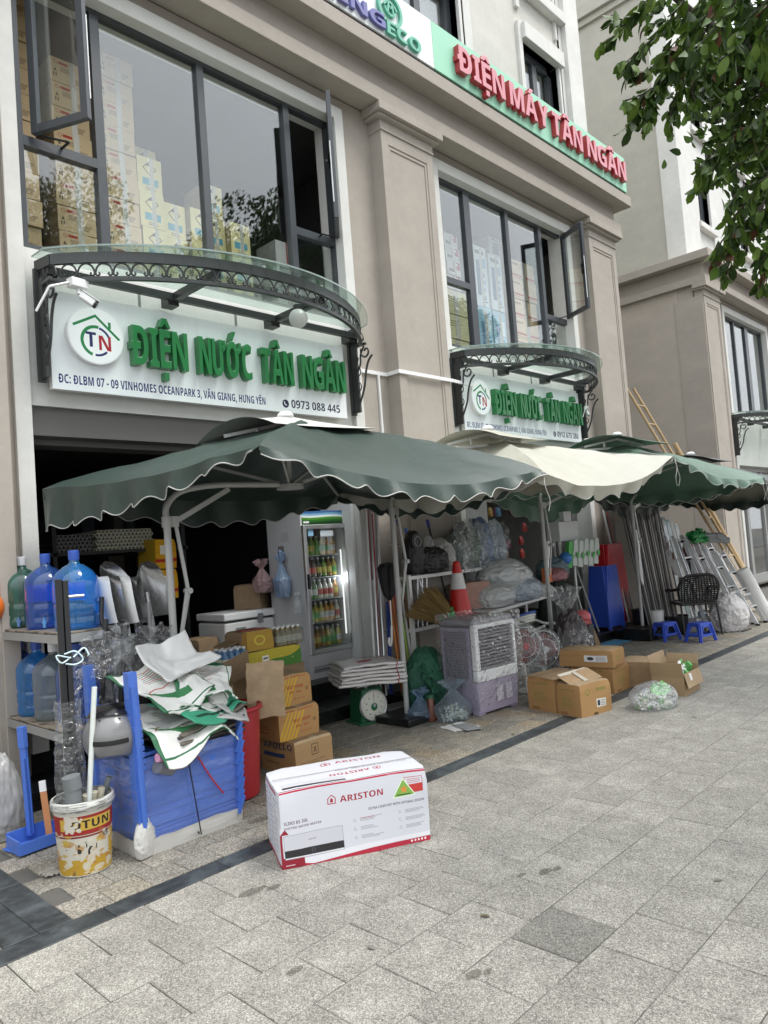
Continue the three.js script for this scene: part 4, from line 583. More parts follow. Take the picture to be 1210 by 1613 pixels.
{ // out-of-view trees, placed and sized for the reflections they give in the panes
  const R = rng(133), t = thing('unseen_tree', 'roadside tree out of view, mirrored in the larger window', 'tree', [9.9, 0, 0.9]), limbs = [[[0, 0, 0], [0.05, 1.5, 0], [0, 3.2, 0.05], [0.05, 5, 0]]], cl = [];
  for (let k = 0; k < 9; k++) { const a = k * 0.75, e = [1.3 * Math.cos(a), 4.4 + 2.4 * R(), 1.3 * Math.sin(a)]; limbs.push([[0, 2.4 + 0.2 * k, 0], [e[0] * 0.4, 3.7 + 0.2 * k, e[2] * 0.4], e]); for (let j = 0; j < 5; j++) cl.push([e[0] * (0.5 + 0.6 * R()), e[1] + (R() - 0.4) * 1.6, e[2] * (0.5 + 0.6 * R()), 0.45 + 0.25 * R()]); }
  part('trunk', join(...limbs.map((l, i) => tube(l, i ? 0.05 : 0.12, 14, 8))), bark, t); crown(t, R, cl, 620, 0.85); t.scale.setScalar(1.36);
  copy(t, 'roadside tree farther along the pavement, beyond the right edge', [24, 0, 1.2], 1.3);
  [['across the road, opposite the left door', -2], ['across the road, left of opposite the parasols', 5], ['across the road, opposite the cream parasol', 12], ['across the road, opposite the gap between the buildings', 19], ['across the road, opposite the neighbouring building', 26], ['across the road, farthest to the right', 33]].forEach(([l, x], k) => { const c = copy(t, 'tall unseen tree ' + l, [x, 0, 14.5 + k % 2], k * 1.7, 'trees across the road'); c.scale.setScalar(1.9 + 0.14 * (k % 3)); });
}
// ---------------------------------------------------------------- shapes for soft things
const N3 = (() => { const r = rng(808), n = 32, a = new Float32Array(n * n * n).map(() => r()), s = (t) => t * t * (3 - 2 * t), at3 = (i, j, k) => a[((i & 31) * 32 + (j & 31)) * 32 + (k & 31)]; return (x, y, z) => { const i = Math.floor(x), j = Math.floor(y), k = Math.floor(z), u = s(x - i), v = s(y - j), w = s(z - k), L = (p, q, t) => p + (q - p) * t; return L(L(L(at3(i, j, k), at3(i + 1, j, k), u), L(at3(i, j + 1, k), at3(i + 1, j + 1, k), u), v), L(L(at3(i, j, k + 1), at3(i + 1, j, k + 1), u), L(at3(i, j + 1, k + 1), at3(i + 1, j + 1, k + 1), u), v), w); }; })();
const ridge = (x, y, z) => 1 - 2 * Math.abs(N3(x, y, z) - 0.5) - 0.5;
function warp(g, fn) { g = g.clone(); const p = g.attributes.position, v = V(); for (let i = 0; i < p.count; i++) { v.fromBufferAttribute(p, i); fn(v); p.setXYZ(i, v.x, v.y, v.z); } g.computeVertexNormals(); return g; }
function weld(g) { if (g.index) g = g.toNonIndexed(); const p = g.attributes.position, m = new Map(), ix = [], out = []; for (let i = 0; i < p.count; i++) { const k = [p.getX(i), p.getY(i), p.getZ(i)].map((q) => Math.round(q * 1e4)).join(); if (!m.has(k)) { m.set(k, out.length / 3); out.push(p.getX(i), p.getY(i), p.getZ(i)); } ix.push(m.get(k)); } const h = new THREE.BufferGeometry(); h.setAttribute('position', new THREE.Float32BufferAttribute(out, 3)); h.setIndex(ix); h.computeVertexNormals(); return h; }
const ICO = weld(new THREE.IcosahedronGeometry(1, 22)), ICO2 = weld(new THREE.IcosahedronGeometry(1, 12));
// a filled bag lying on its base: w, h, d, how creased, and whether it is gathered into a neck
const FAC = {}; function facets(seed) { return FAC[seed] ??= (() => { const r = rng(seed * 101 + 7), o = []; for (let k = 0; k < 46; k++) { const y = 2 * r() - 1, a = r() * 6.283, q = Math.sqrt(1 - y * y); o.push([q * Math.cos(a), y, q * Math.sin(a), 0.8 + 0.2 * r()]); } return o; })(); }
function bag(w, h, d, seed, crease = 0.18, neck = 0, fine = true) {
  const F = facets(seed), kf = Math.min(0.42, crease * 3);
  return muv(warp(fine ? ICO : ICO2, (v) => {
    const s = seed * 3.7; let f0 = 9, f1 = 9; for (const [a, b, c, q] of F) { const t = a * v.x + b * v.y + c * v.z; if (t > 0.25) { const f = q / t; if (f < f0) { f1 = f0; f0 = f; } else if (f < f1) f1 = f; } }
    const edge = Math.max(0, 1 - (f1 - f0) * 16), c = crease * (0.8 * ridge(v.x * 1.7 + s, v.y * 1.7 + s, v.z * 1.7) + 0.5 * ridge(v.x * 4.5 + s, v.y * 4.5, v.z * 4.5 + s) + 0.45 * ridge(v.x * 9 + s + 2 * v.y, v.y * 5, v.z * 9) + 0.3 * ridge(v.x * 19 + s, v.y * 12, v.z * 19)) + 0.03 * edge * kf, y0 = v.y; v.multiplyScalar((1 + kf * (f0 - 1)) * (1 + c));
    if (neck && y0 > 0.2) { const t = (y0 - 0.2) / 0.8, k = t < 0.62 ? 1 - 0.84 * Math.pow(t / 0.62, 0.8) : 0.16 + 0.5 * (t - 0.62) / 0.38, r = Math.sqrt(Math.max(1e-4, 1 - Math.min(1, y0) ** 2)), an = Math.atan2(v.z, v.x), f = k / Math.max(r, 0.2) * 0.95 * (1 + 0.35 * t * Math.sin(an * 7 + s) * (1 - 0.4 * Math.sin(an * 3))); v.x *= f; v.z *= f; v.y = 0.2 + t * (0.8 + neck) + (t > 0.7 ? 0.2 * Math.sin(an * 2 + s) * (t - 0.7) / 0.3 : 0); v.x += 0.14 * t * Math.sin(s); }
    v.set(v.x * w / 2, Math.max(0.004 + 0.01 * (c + crease), (v.y * 0.62 + 0.42) * h), v.z * d / 2);
  }));
}
// a flat sack folded in a pile, with soft edges and rumples
function sheet(w, h, d, seed, rough = 0.02) { const g = weld(new THREE.BoxGeometry(w, h, d, 18, 2, 18)), q = warp(g, (v) => { const n = rough * (1.3 * ridge(v.x * 7 + seed, seed, v.z * 7) + 0.35 * ridge(v.x * 17, seed * 2, v.z * 17 + seed)), e = Math.max(Math.abs(v.x) / w, Math.abs(v.z) / d) * 2; v.y = v.y * (1.1 - 0.45 * e * e) + n + rough * 1.6 * N3(v.x * 4 + seed, 1, v.z * 4); v.x += rough * 0.8 * (N3(v.z * 11, seed, v.y * 30) - 0.5); v.z += rough * 0.8 * (N3(v.x * 11, seed + 5, v.y * 30) - 0.5); }); return muvPlanar(q, w, d); }
function muvPlanar(g, w, d) { const p = g.attributes.position, u = []; for (let i = 0; i < p.count; i++) u.push(p.getX(i) / w + 0.5, 0.5 - p.getZ(i) / d); g.setAttribute('uv', new THREE.Float32BufferAttribute(u, 2)); return g; }
// loose clear film hung or wrapped: a rumpled sheet through corner points
function filmSheet(a, b, c, d, seed, amp = 0.04, n = 26) { const p = [], ix = [], uv = []; for (let j = 0; j <= n; j++) for (let i = 0; i <= n; i++) { const s = i / n, t = j / n, q = [0, 1, 2].map((k) => (a[k] * (1 - s) + b[k] * s) * (1 - t) + (d[k] * (1 - s) + c[k] * s) * t + amp * (ridge(s * 4 + seed + k * 9, t * 4 + seed, k) + 0.5 * ridge(s * 10 + k * 5, t * 10 + seed, 2))); p.push(...q); uv.push(s, t); } for (let j = 0; j < n; j++) for (let i = 0; i < n; i++) { const a0 = j * (n + 1) + i; ix.push(a0, a0 + 1, a0 + n + 2, a0, a0 + n + 2, a0 + n + 1); } const g = new THREE.BufferGeometry(); g.setAttribute('position', new THREE.Float32BufferAttribute(p, 3)); g.setAttribute('uv', new THREE.Float32BufferAttribute(uv, 2)); g.setIndex(ix); g.computeVertexNormals(); return g; }
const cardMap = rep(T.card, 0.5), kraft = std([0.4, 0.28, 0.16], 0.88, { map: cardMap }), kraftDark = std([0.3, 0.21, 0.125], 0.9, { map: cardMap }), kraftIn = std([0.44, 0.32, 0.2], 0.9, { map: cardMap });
const blueP = phys([0.07, 0.17, 0.58], 0.38, { clearcoat: 0.15 }), redP = phys([0.42, 0.015, 0.025], 0.35, { clearcoat: 0.25 });

// ---------------------------------------------------------------- left: rack with water bottles
{
  const t = thing('bottle_rack', 'grey steel rack with board shelves at the left edge', 'rack', [1.985, 0, -5.2]), w = 0.17, z0 = -0.72, z1 = 0.7;
  for (const [x, z] of [[-w, z1], [w, z1], [-w, z0], [w, z0]]) part('leg', bx(0.035, 1.19, 0.035, x, 0, z), M.galv, t);
  for (const y of [1.13, 0.545]) {
    for (const x of [-w - 0.019, w + 0.019]) part('beam', bb(x - 0.004, x + 0.004, y, y + 0.052, z0, z1 + 0.02), M.galv, t);
    for (const z of [z0, z1 + 0.0195]) part('beam', bb(-w, w, y, y + 0.052, z - 0.004, z + 0.004), M.galv, t);
    part('shelf_board', warp(bb(-w - 0.01, w + 0.01, y + 0.053, y + 0.063, z0, z1 + 0.01), (v) => { v.y += 0.003 * N3(v.x * 6, 1, v.z * 6); }), std([0.3, 0.25, 0.19], 0.85, { map: rep(T.dirt, 0.5) }), t);
  }
  const jugShape = [[0.001, 0.0], [0.11, 0.0], [0.128, 0.012], [0.133, 0.035], [0.13, 0.075], [0.126, 0.085], [0.133, 0.096], [0.134, 0.15], [0.128, 0.165], [0.128, 0.172], [0.134, 0.187], [0.134, 0.285], [0.133, 0.31], [0.125, 0.335], [0.105, 0.365], [0.065, 0.395], [0.035, 0.41], [0.029, 0.425], [0.028, 0.47]];
  const jg = lathe(jugShape, 36), cap = lathe([[0.0, 0.05], [0.031, 0.05], [0.033, 0.045], [0.033, 0.0], [0.03, -0.012]], 20), tap = join(rod([0, 0, 0], [0, 0, 0.035], 0.014, 10), rod([0, 0.012, 0.03], [0, -0.035, 0.034], 0.01, 10), rod([0, 0.03, 0.03], [0, 0.012, 0.03], 0.008, 8));
  const jm = (c) => phys(c, 0.09, { transmission: 0.84, thickness: 0, ior: 1.6 }), wat = (c) => phys(c, 0.05, { transmission: 0.8, thickness: 0 });
  const inner = lathe(jugShape.slice(0, 13).map(([r, y]) => [Math.max(0.001, r - 0.004), y + 0.004]).concat([[0.001, 0.312]]), 30);
  const dark = jm([0.1, 0.5, 0.95]), deep = jm([0.1, 0.3, 0.85]), green = jm([0.16, 0.4, 0.33]), clear = jm([0.5, 0.58, 0.6]);
  const labT = canvasTex(256, 128, (x) => { x.fillStyle = '#dfe7ee'; x.fillRect(0, 0, 256, 128); x.fillStyle = '#6fa3cf'; x.fillRect(0, 96, 256, 32); x.fillStyle = '#39517c'; x.font = 'bold 46px sans-serif'; x.fillText('NU', 96, 74); });
  const jug = (label, p, ry, m, capM, opt = {}) => { const j = thing('water_bottle', label, 'water bottle', p, ry, opt.group); part('bottle', jg, m, j); part('cap', cap, capM, j, [0, 0.445, 0]); if (opt.tap) part('tap', tap, opt.tap, j, [0, 0.05, 0.13]); if (opt.label) part('paper_label', clean(new THREE.CylinderGeometry(0.1355, 0.1355, 0.115, 24, 1, true, 2.1, 2.2)), opt.label, j, [0, 0.235, 0]); if (opt.water) part('water', inner, opt.water, j); return j; };
  const capW = std([0.7, 0.7, 0.72], 0.5), capB = phys([0.03, 0.09, 0.4], 0.4), blueLab = phys([0.1, 0.42, 0.85], 0.3);
  jug('large bright blue water bottle with tall blue cap, nearest on the top shelf', [1.975, 1.193, -4.64], 0.2, dark, capB, { label: blueLab });
  jug('royal blue water bottle with a tap, middle one on the top shelf', [1.96, 1.193, -5.06], -0.5, deep, capB, { tap: phys([0.1, 0.3, 0.6], 0.3), label: blueLab });
  jug('green water bottle with white cap and white label, farthest on top', [1.955, 1.193, -5.47], -0.55, green, capW, { label: std(0xffffff, 0.5, { map: labT }), tap: phys([0.1, 0.2, 0.4], 0.3) });
  jug('blue water bottle at the front of the lower shelf', [1.99, 0.608, -4.7], 0, deep, capB); jug('pale clear water bottle on the lower shelf, second from the front', [1.96, 0.608, -5.0], 0, clear, capW);
  jug('blue water bottle on the lower shelf, third from the front', [1.96, 0.608, -5.29], 0.3, dark, capB); jug('dark blue water bottle on the lower shelf, farthest back', [1.95, 0.608, -5.6], 0, deep, capB);
  one('orange_float', 'orange ball half seen at the left edge behind the bottles', 'ball', clean(new THREE.SphereGeometry(0.12, 20, 14)), phys([0.75, 0.17, 0.02], 0.4), [1.7, 1.35, -5.45]);
  // shovel blades hung behind the bottles
  const blade = (() => { const W = 0.24, H = 0.31, n = 12, p = [], ix = []; for (let j = 0; j <= n; j++) for (let i = 0; i <= n; i++) { const t = j / n, u = i / n * 2 - 1, half = W / 2 * (t < 0.3 ? 0.96 + 0.05 * t : Math.sqrt(Math.max(0, 1 - ((t - 0.3) / 0.7) ** 2.4))); p.push(u * half, t * H, 0.05 * u * u - 0.04 * Math.sin(t * 2.2) * (1 - 0.5 * u * u)); } for (let j = 0; j < n; j++) for (let i = 0; i < n; i++) { const a = j * (n + 1) + i; ix.push(a, a + 1, a + n + 2, a, a + n + 2, a + n + 1); } const g = new THREE.BufferGeometry(); g.setAttribute('position', new THREE.Float32BufferAttribute(p, 3)); g.setIndex(ix); g.computeVertexNormals(); return muv(g); })();
  const steelM = std([0.36, 0.36, 0.36], 0.36, { metalness: 0.85, roughnessMap: rep(T.rough, 0.3) });
  const shovel = (label, p, r, m) => { const s = thing('shovel', label, 'shovel', p, 0, 'shovels standing blade up beside the bottle rack'); s.rotation.set(...r); part('blade', blade, m, s); part('socket', rod([0, 0.14, -0.02], [0, -0.1, -0.01], 0.019, 10), m, s); part('handle', rod([0, -0.05, -0.01], [0, -1.0, 0.03], 0.016, 8), M.black, s); return s; };
  const big = shovel('bare steel shovel blade facing forward beside the parasol post', [2.42, 1.22, -4.52], [-0.12, 0.3, 0.02], steelM); big.scale.setScalar(1.18);
  for (let k = 0; k < 4; k++) shovel(['white-edged shovel seen edge on, nearest the bottles', 'white-edged shovel seen edge on, second from the bottles', 'white-edged shovel seen edge on, third from the bottles', 'white-edged shovel seen edge on, next to the bare steel one'][k], [2.16 + k * 0.062, 1.2 - 0.006 * k, -4.62 + 0.02 * k], [-0.1, 1.25, 0.0], [M.wpaint, steelM, M.wpaint, steelM][k]);
  for (let k = 0; k < 2; k++) shovel(['pale shovel blade behind, above the edge-on shovels', 'grey shovel blade behind, above the bare steel one'][k], [2.3 + 0.22 * k, 1.33, -5.1], [-0.5, 0.2, 0.3], [M.plast, steelM][k]);
  // black square tubes wrapped in film
  const st = thing('steel_tubes', 'pair of black square steel tubes with film around the lower half', 'steel tubes', [1.62, 0, -4.02]);
  part('tube', bx(0.028, 1.5, 0.028, 0, 0.02, 0, 0.003), std([0.03, 0.032, 0.035], 0.45, { metalness: 0.4 }), st); part('tube', bx(0.028, 1.49, 0.028, 0.033, 0.02, 0.005, 0.003), std([0.035, 0.036, 0.038], 0.45, { metalness: 0.4 }), st); part('tube', bx(0.03, 1.35, 0.03, 0.016, 0.02, -0.036, 0.003), std([0.03, 0.03, 0.03], 0.5, { metalness: 0.4 }), st);
  part('cross_rod', rod([0.03, 1.42, 0], [0.13, 1.42, 0.01], 0.009, 8), M.steel, st);
  part('film_wrap', warp(muv(new THREE.CylinderGeometry(0.058, 0.07, 0.82, 30, 40, true).translate(0.016, 0.46, -0.01)), (v) => { const f = 1 + 0.5 * ridge(v.x * 25, v.y * 9, v.z * 25); v.x = 0.016 + (v.x - 0.016) * f; v.z *= f; }), filmClear, st);
  part('ribbon', join(tube([[0.0, 1.12, 0.03], [0.05, 1.13, 0.05], [0.09, 1.08, 0.05], [0.05, 1.06, 0.05], [0.0, 1.07, 0.04]], 0.0045, 20, 4), tube([[0.03, 1.1, 0.04], [-0.03, 1.08, 0.06], [-0.05, 1.12, 0.05], [0.02, 1.1, 0.05]], 0.0045, 18, 4), tube([[0.04, 1.1, 0.05], [0.1, 1.14, 0.05], [0.12, 1.1, 0.06]], 0.005, 12, 4)), phys([0.6, 0.75, 0.8], 0.5), st);
  // film covered rods and clutter between rack and stools
  const cl = thing('film_bundle', 'crumpled clear film over rods behind the blue stools', 'film', [0, 0, 0]);
  part('film', filmSheet([1.78, 1.05, -4.36], [2.2, 1.08, -4.42], [2.15, 0.55, -4.42], [1.76, 0.5, -4.36], 3, 0.07), filmClear, cl); part('film', filmSheet([2.05, 1.14, -4.3], [2.42, 1.16, -4.35], [2.38, 0.9, -4.25], [2.0, 0.85, -4.2], 8, 0.07), filmClear, cl); part('film', filmSheet([1.82, 1.16, -4.25], [2.15, 1.22, -4.35], [2.1, 1.05, -4.15], [1.8, 0.95, -4.1], 12, 0.06), filmClear, cl);
  for (let k = 0; k < 3; k++) part('rod', rod([1.9 + 0.1 * k, 0.1, -4.35], [2.05 + 0.13 * k, 1.25 - 0.05 * k, -4.4], 0.016, 8), M.dark, cl);
  const wh = thing('bent_frame', 'black bent tube frame beside the shovels', 'tube frame', [2.2, 0, -4.45]); part('tube', tube([[-0.1, 1.38, -0.1], [-0.12, 1.2, -0.05], [-0.03, 1.12, 0], [0.15, 1.1, 0.02], [0.3, 1.12, 0]], 0.015, 24, 8), M.black, wh); part('post', rod([0.1, 0.0, 0], [0.09, 1.2, 0], 0.018, 8), M.dark, wh); part('post', rod([0.2, 0.0, 0.02], [0.16, 1.32, 0], 0.015, 8), M.grey, wh);
}
// ---------------------------------------------------------------- bucket with pipes
{
  const t = thing('paint_bucket', 'paint-splashed white and yellow bucket holding pipe ends', 'bucket', [1.665, 0, -3.965], 2.72);
  const lab = canvasTex(1024, 512, (x, W, H) => {
    x.fillStyle = '#d9d8d2'; x.fillRect(0, 0, W, H); x.fillStyle = '#a82a26'; x.fillRect(0, 40, W, 150); x.fillStyle = '#d8b64e'; x.fillRect(W * 0.36, 62, 330, 92); x.fillStyle = '#2a2119'; x.font = 'bold 88px sans-serif'; x.fillText('JOTUN', W * 0.365 + 34, 140);
    x.fillStyle = '#7d231f'; x.fillRect(0, 196, W, 14); x.fillStyle = '#c9a335'; x.fillRect(0, 380, W, 132); x.fillStyle = '#cfa93a'; x.fillRect(W * 0.66, 200, W * 0.34, 312);
    const r = rng(31); for (let k = 0; k < 420; k++) { const px = r() * W, py = 180 + r() * 330, s = 3 + r() * r() * 26; x.fillStyle = ['rgba(222,220,212,.85)', 'rgba(205,172,70,.8)', 'rgba(190,140,80,.6)', 'rgba(226,224,218,.9)', 'rgba(70,68,60,.55)'][Math.floor(r() * 4.25)]; x.beginPath(); x.ellipse(px, py, s, s * (0.5 + r() * 1.6), r() * 3, 0, 7); x.fill(); }
    for (let k = 0; k < 60; k++) { x.fillStyle = 'rgba(228,226,220,.95)'; const px = W * 0.4 + r() * r() * 110, py = 50 + r() * 110, s = 4 + r() * 13; x.beginPath(); x.ellipse(px, py, s, s * 1.3, r() * 3, 0, 7); x.fill(); } x.fillStyle = '#2f2d28'; for (let k = 0; k < 9; k++) x.fillRect(W * 0.45 + r() * 130, 250 + r() * 140, 6 + r() * 7, 12 + r() * 40);
  });
  const cyl = (r0, r1, y0, y1) => { const g = new THREE.CylinderGeometry(r1, r0, y1 - y0, 40, 1, true); return g.translate(0, (y0 + y1) / 2, 0); };
  part('body', cyl(0.128, 0.146, 0.004, 0.335), std(0xdedad0, 0.5, { map: lab }), t); part('bottom', lathe([[0.001, 0.004], [0.128, 0.002], [0.13, 0.01]], 30), M.plast, t);
  part('rim', lathe([[0.14, 0.29], [0.147, 0.335], [0.158, 0.336], [0.16, 0.352], [0.157, 0.356], [0.157, 0.372], [0.15, 0.378], [0.143, 0.374], [0.142, 0.33], [0.138, 0.25], [0.128, 0.02]], 40), std([0.62, 0.62, 0.58], 0.5, { map: rep(T.dirt, 0.3) }), t);
  const pipe = (name, label, a, b, r, m, n) => { const P = thing(name, label, 'pipe'); part('pipe', join(rod(a, b, r, 20), ...(n ? [rod(n[0], n[1], r * 1.1, 20)] : [])), m, P); return P; };
  const pw = phys([0.72, 0.76, 0.72], 0.35), pg = phys([0.17, 0.185, 0.19], 0.45), pb = phys([0.62, 0.58, 0.45], 0.45);
  pipe('plastic_pipe', 'long thin white plastic pipe standing in the bucket', [1.645, 0.1, -3.9], [1.715, 0.94, -3.86], 0.0135, pw);
  pipe('pipe_fitting', 'thick grey plastic pipe fitting standing in the bucket', [1.6, 0.2, -3.9], [1.585, 0.5, -3.9], 0.041, pg, [[1.592, 0.44, -3.9], [1.584, 0.505, -3.9]]);
  for (const [l, a, b] of [['left', [1.66, 0.2, -3.95], [1.66, 0.39, -3.9]], ['middle', [1.69, 0.2, -3.95], [1.7, 0.395, -3.9]], ['right', [1.72, 0.2, -3.95], [1.745, 0.4, -3.91]]]) pipe('pipe_end', `short beige pipe end in the bucket, ${l} of the three`, a, b, 0.019, pb);
  pipe('pipe_end', 'short dark grey pipe end leaning on the bucket rim', [1.74, 0.25, -3.97], [1.8, 0.44, -3.93], 0.016, pg);
  const rag = thing('paper_scrap', 'crumpled grey scrap on the paving left of the bucket', 'scrap', [1.52, 0.003, -4.05]); part('sheet', filmSheet([-0.07, 0.01, -0.03], [0.06, 0.02, -0.05], [0.07, 0.01, 0.05], [-0.05, 0.015, 0.05], 5, 0.02, 12), std([0.3, 0.28, 0.25], 0.9), rag);
}
// ---------------------------------------------------------------- dustpan, brush, sack at the left edge
{
  const t = thing('dustpan', 'blue long-handled dustpan standing at the left edge', 'dustpan', [1.63, 0, -4.52], 0.1);
  const s = [[-0.15, 0.0], [0.15, 0.0], [0.13, 0.19], [-0.13, 0.19]], sh = ext(s, 0.008, 0.002); sh.rotateX(PI / 2);
  part('pan', join(at(sh, 0, 0.018, -0.1), bar([-0.145, 0.05, 0.09], [-0.13, 0.05, -0.09], 0.012, 0.075), bar([0.145, 0.05, 0.09], [0.13, 0.05, -0.09], 0.012, 0.075), bar([-0.13, 0.055, -0.1], [0.13, 0.055, -0.1], 0.012, 0.085), bar([-0.15, 0.045, 0.095], [0.15, 0.045, 0.095], 0.012, 0.06)), blueP, t);
  const h = part('handle', join(bar([0, 0.05, -0.08], [-0.03, 0.62, -0.06], 0.034, 0.026), bar([-0.012, 0.06, -0.06], [-0.04, 0.5, -0.04], 0.008, 0.01), bar([0.008, 0.06, -0.06], [-0.018, 0.5, -0.04], 0.008, 0.01)), blueP, t); part('grip', bar([-0.029, 0.56, -0.06], [-0.033, 0.68, -0.058], 0.04, 0.034), blueP, h);
  const b = thing('scraper', 'orange and white flat stick standing in the dustpan', 'stick', [1.69, 0, -4.5]); part('stick', bar([0, 0.03, 0], [-0.02, 0.3, -0.01], 0.012, 0.035), std([0.55, 0.24, 0.1], 0.7), b); part('tip', bar([-0.02, 0.3, -0.01], [-0.023, 0.36, -0.012], 0.013, 0.036), M.plast, b);
  const k = thing('sack', 'white printed plastic sack standing at the left edge', 'sack', [1.5, 0.0, -4.86]); part('sack_body', bag(0.32, 0.5, 0.28, 5, 0.12), std([0.6, 0.6, 0.6], 0.35, { map: canvasTex(256, 256, (x) => { x.fillStyle = '#e4e3e1'; x.fillRect(0, 0, 256, 256); x.fillStyle = '#a5303c'; x.fillRect(60, 150, 70, 40); x.fillStyle = '#7a1d27'; x.font = 'bold 28px sans-serif'; x.fillText('S', 80, 180); }) }), k);
  for (let q = 0; q < 2; q++) { const o = thing('leaning_rod', ['yellow-tipped grey tool handle leaning at the left edge', 'dark thin rod leaning under the bottle rack'][q], 'handle'); part('rod', rod(q ? [1.72, 0.0, -4.3] : [1.62, 0.05, -4.9], q ? [1.86, 0.4, -4.5] : [1.5, 0.75, -5.0], q ? 0.008 : 0.018, 8), q ? M.galv : M.grey, o); part('tip', rod(q ? [1.71, 0, -4.29] : [1.62, 0.05, -4.9], q ? [1.72, 0.02, -4.3] : [1.605, 0.13, -4.91], q ? 0.012 : 0.019, 8), std([0.5, 0.33, 0.06], 0.6), o); }
}
// ---------------------------------------------------------------- upturned stack of blue stools with sacks on it
{
  const t = thing('stool_stack', 'wrapped stack of blue plastic stools standing legs up', 'stool stack', [2.215, 0, -4.06], 0.0);
  const W = 0.3, D = 0.235;                                                // half size at the feet of the stack
  // each stool of the stack is a part: seat rim, skirt and four legs, nested upward
  const stool = (() => {
    const g = []; const rim = (y, a, h) => { for (const s of [-1, 1]) { g.push(bar([-W * a, y, s * D * a], [W * a, y, s * D * a], 0.016, h)); g.push(bar([s * W * a, y, -D * a], [s * W * a, y, D * a], 0.016, h)); } };
    rim(0.0, 1.0, 0.05); rim(0.045, 1.005, 0.016);
    for (const sx of [-1, 1]) for (const sz of [-1, 1]) { const H = sx > 0 ? 0.1 : 0.43, L = (y, k) => [sx * W * k, y, sz * D * k]; g.push(bar(L(0, 1), L(H, 1.09), 0.075, 0.012, [sz * 1, 0, 0.2 * sx]), bar(L(0, 1), L(H, 1.09), 0.012, 0.075, [0, 0, 1])); }
    return join(g);
  })();
  for (let k = 0; k < 13; k++) { const m = part('stool', stool, blueP, t, [0.004 * Math.sin(k * 3), 0.06 + k * 0.036, 0.004 * Math.cos(k * 2)]); m.scale.set(1 + 0.003 * k, 1, 1 + 0.003 * k); }
  const leg = (sx, sz, top, rr) => { const a = [sx * W * 1.0, 0.45, sz * D], b = [sx * W * 1.1, top, sz * D * 1.1], g = []; for (let k = 0; k < 14; k++) { const y = 0.47 + k * (top - 0.5) / 14, q = (y - 0.45) / (top - 0.45), w = 0.075 - 0.022 * q, x = a[0] + (b[0] - a[0]) * q, z = a[2] + (b[2] - a[2]) * q; g.push(at(new RoundedBoxGeometry(w, 0.03, w * 0.8, 1, 0.006), x, y, z)); } g.push(bar([sx * W, 0.1, sz * D], b, 0.05 , 0.058, [0, 0, 1])); return join(g.map(clean)); };
  for (const [sx, sz, top] of [[-1, 1, 0.99], [-1, -1, 1.0]]) part('leg', leg(sx, sz, top), blueP, t);
  part('side_panel', join(bb(-W, W, 0.06, 0.5, D - 0.006, D + 0.004), bb(-W - 0.004, -W + 0.006, 0.06, 0.47, -D, D), bb(W - 0.006, W + 0.004, 0.06, 0.5, -D, D)), blueP, t);
  for (let k = 0; k < 6; k++) part('rib', join(bb(-W, W, 0.12 + k * 0.06, 0.128 + k * 0.06, D + 0.003, D + 0.012), bb(-W - 0.012, -W - 0.003, 0.2 + k * 0.06, 0.208 + k * 0.06, -D, D)), blueP, t);
  const wrapG = (y0, y1, grow, amp, seed) => { const p = [[-W, D], [W, D], [W, -D], [-W, -D], [-W, D]], n = 30, q = [], ix = [], m = 60; for (let j = 0; j <= n; j++) for (let i = 0; i <= m; i++) { const s = i / m * 4, k = Math.min(3, Math.floor(s)), f = s - k, x = p[k][0] + (p[k + 1][0] - p[k][0]) * f, z = p[k][1] + (p[k + 1][1] - p[k][1]) * f, y = y0 + (y1 - y0) * j / n, a = 1 + grow + amp * (ridge(x * 7 + seed, y * 12, z * 7) + 0.5 * ridge(x * 20, y * 30 + seed, z * 20)); q.push(x * a, y + 0.012 * ridge(x * 9, 3, z * 9) * (j === n), z * a); } for (let j = 0; j < n; j++) for (let i = 0; i < m; i++) { const a = j * (m + 1) + i; ix.push(a, a + 1, a + m + 2, a, a + m + 2, a + m + 1); } const g = new THREE.BufferGeometry(); g.setAttribute('position', new THREE.Float32BufferAttribute(q, 3)); g.setIndex(ix); g.computeVertexNormals(); return g; };
  part('film_wrap', wrapG(0.08, 0.52, 0.075, 0.07, 4), filmClear, t); part('paper_wrap', wrapG(0.0, 0.085, 0.085, 0.03, 9), std([0.5, 0.49, 0.46], 0.75), t);
  part('paper_corner', bag(0.19, 0.2, 0.09, 14, 0.1), std([0.55, 0.54, 0.51], 0.7), t, [-W + 0.02, 0, D - 0.005], [0, 0.6, 0]);
  part('black_strap', join(bar([0.03, 0.02, D + 0.045], [-0.03, 0.5, D + 0.045], 0.004, 0.006), rod([0.03, 0.02, D + 0.024], [0.02, 0.04, D + 0.02], 0.004, 5)), M.black, t);
  part('red_cord', tube([[-0.06, 0.53, D + 0.05], [0.02, 0.47, D + 0.05], [0.1, 0.35, D + 0.03], [0.17, 0.24, D + 0.03], [0.2, 0.2, D + 0.03]], 0.005, 24, 5), std([0.45, 0.03, 0.05], 0.5), t);
  // what lies on the stack
  const tray = thing('black_tray', 'stack of flat black bags under the white sacks', 'bags', [2.32, 0.5, -3.98], 0.12, 'sacks on the stool stack');
  for (let k = 0; k < 6; k++) part('bag', sheet(0.5, 0.02, 0.42, 40 + k, 0.012), [M.black, std([0.06, 0.055, 0.05], 0.6), std([0.16, 0.14, 0.11], 0.7)][k % 3], tray, [0.01 * (k % 2), 0.02 + 0.021 * k, 0.008 * (k % 3)], [0, 0.05 * (k % 3), 0.03 * k - 0.02]);
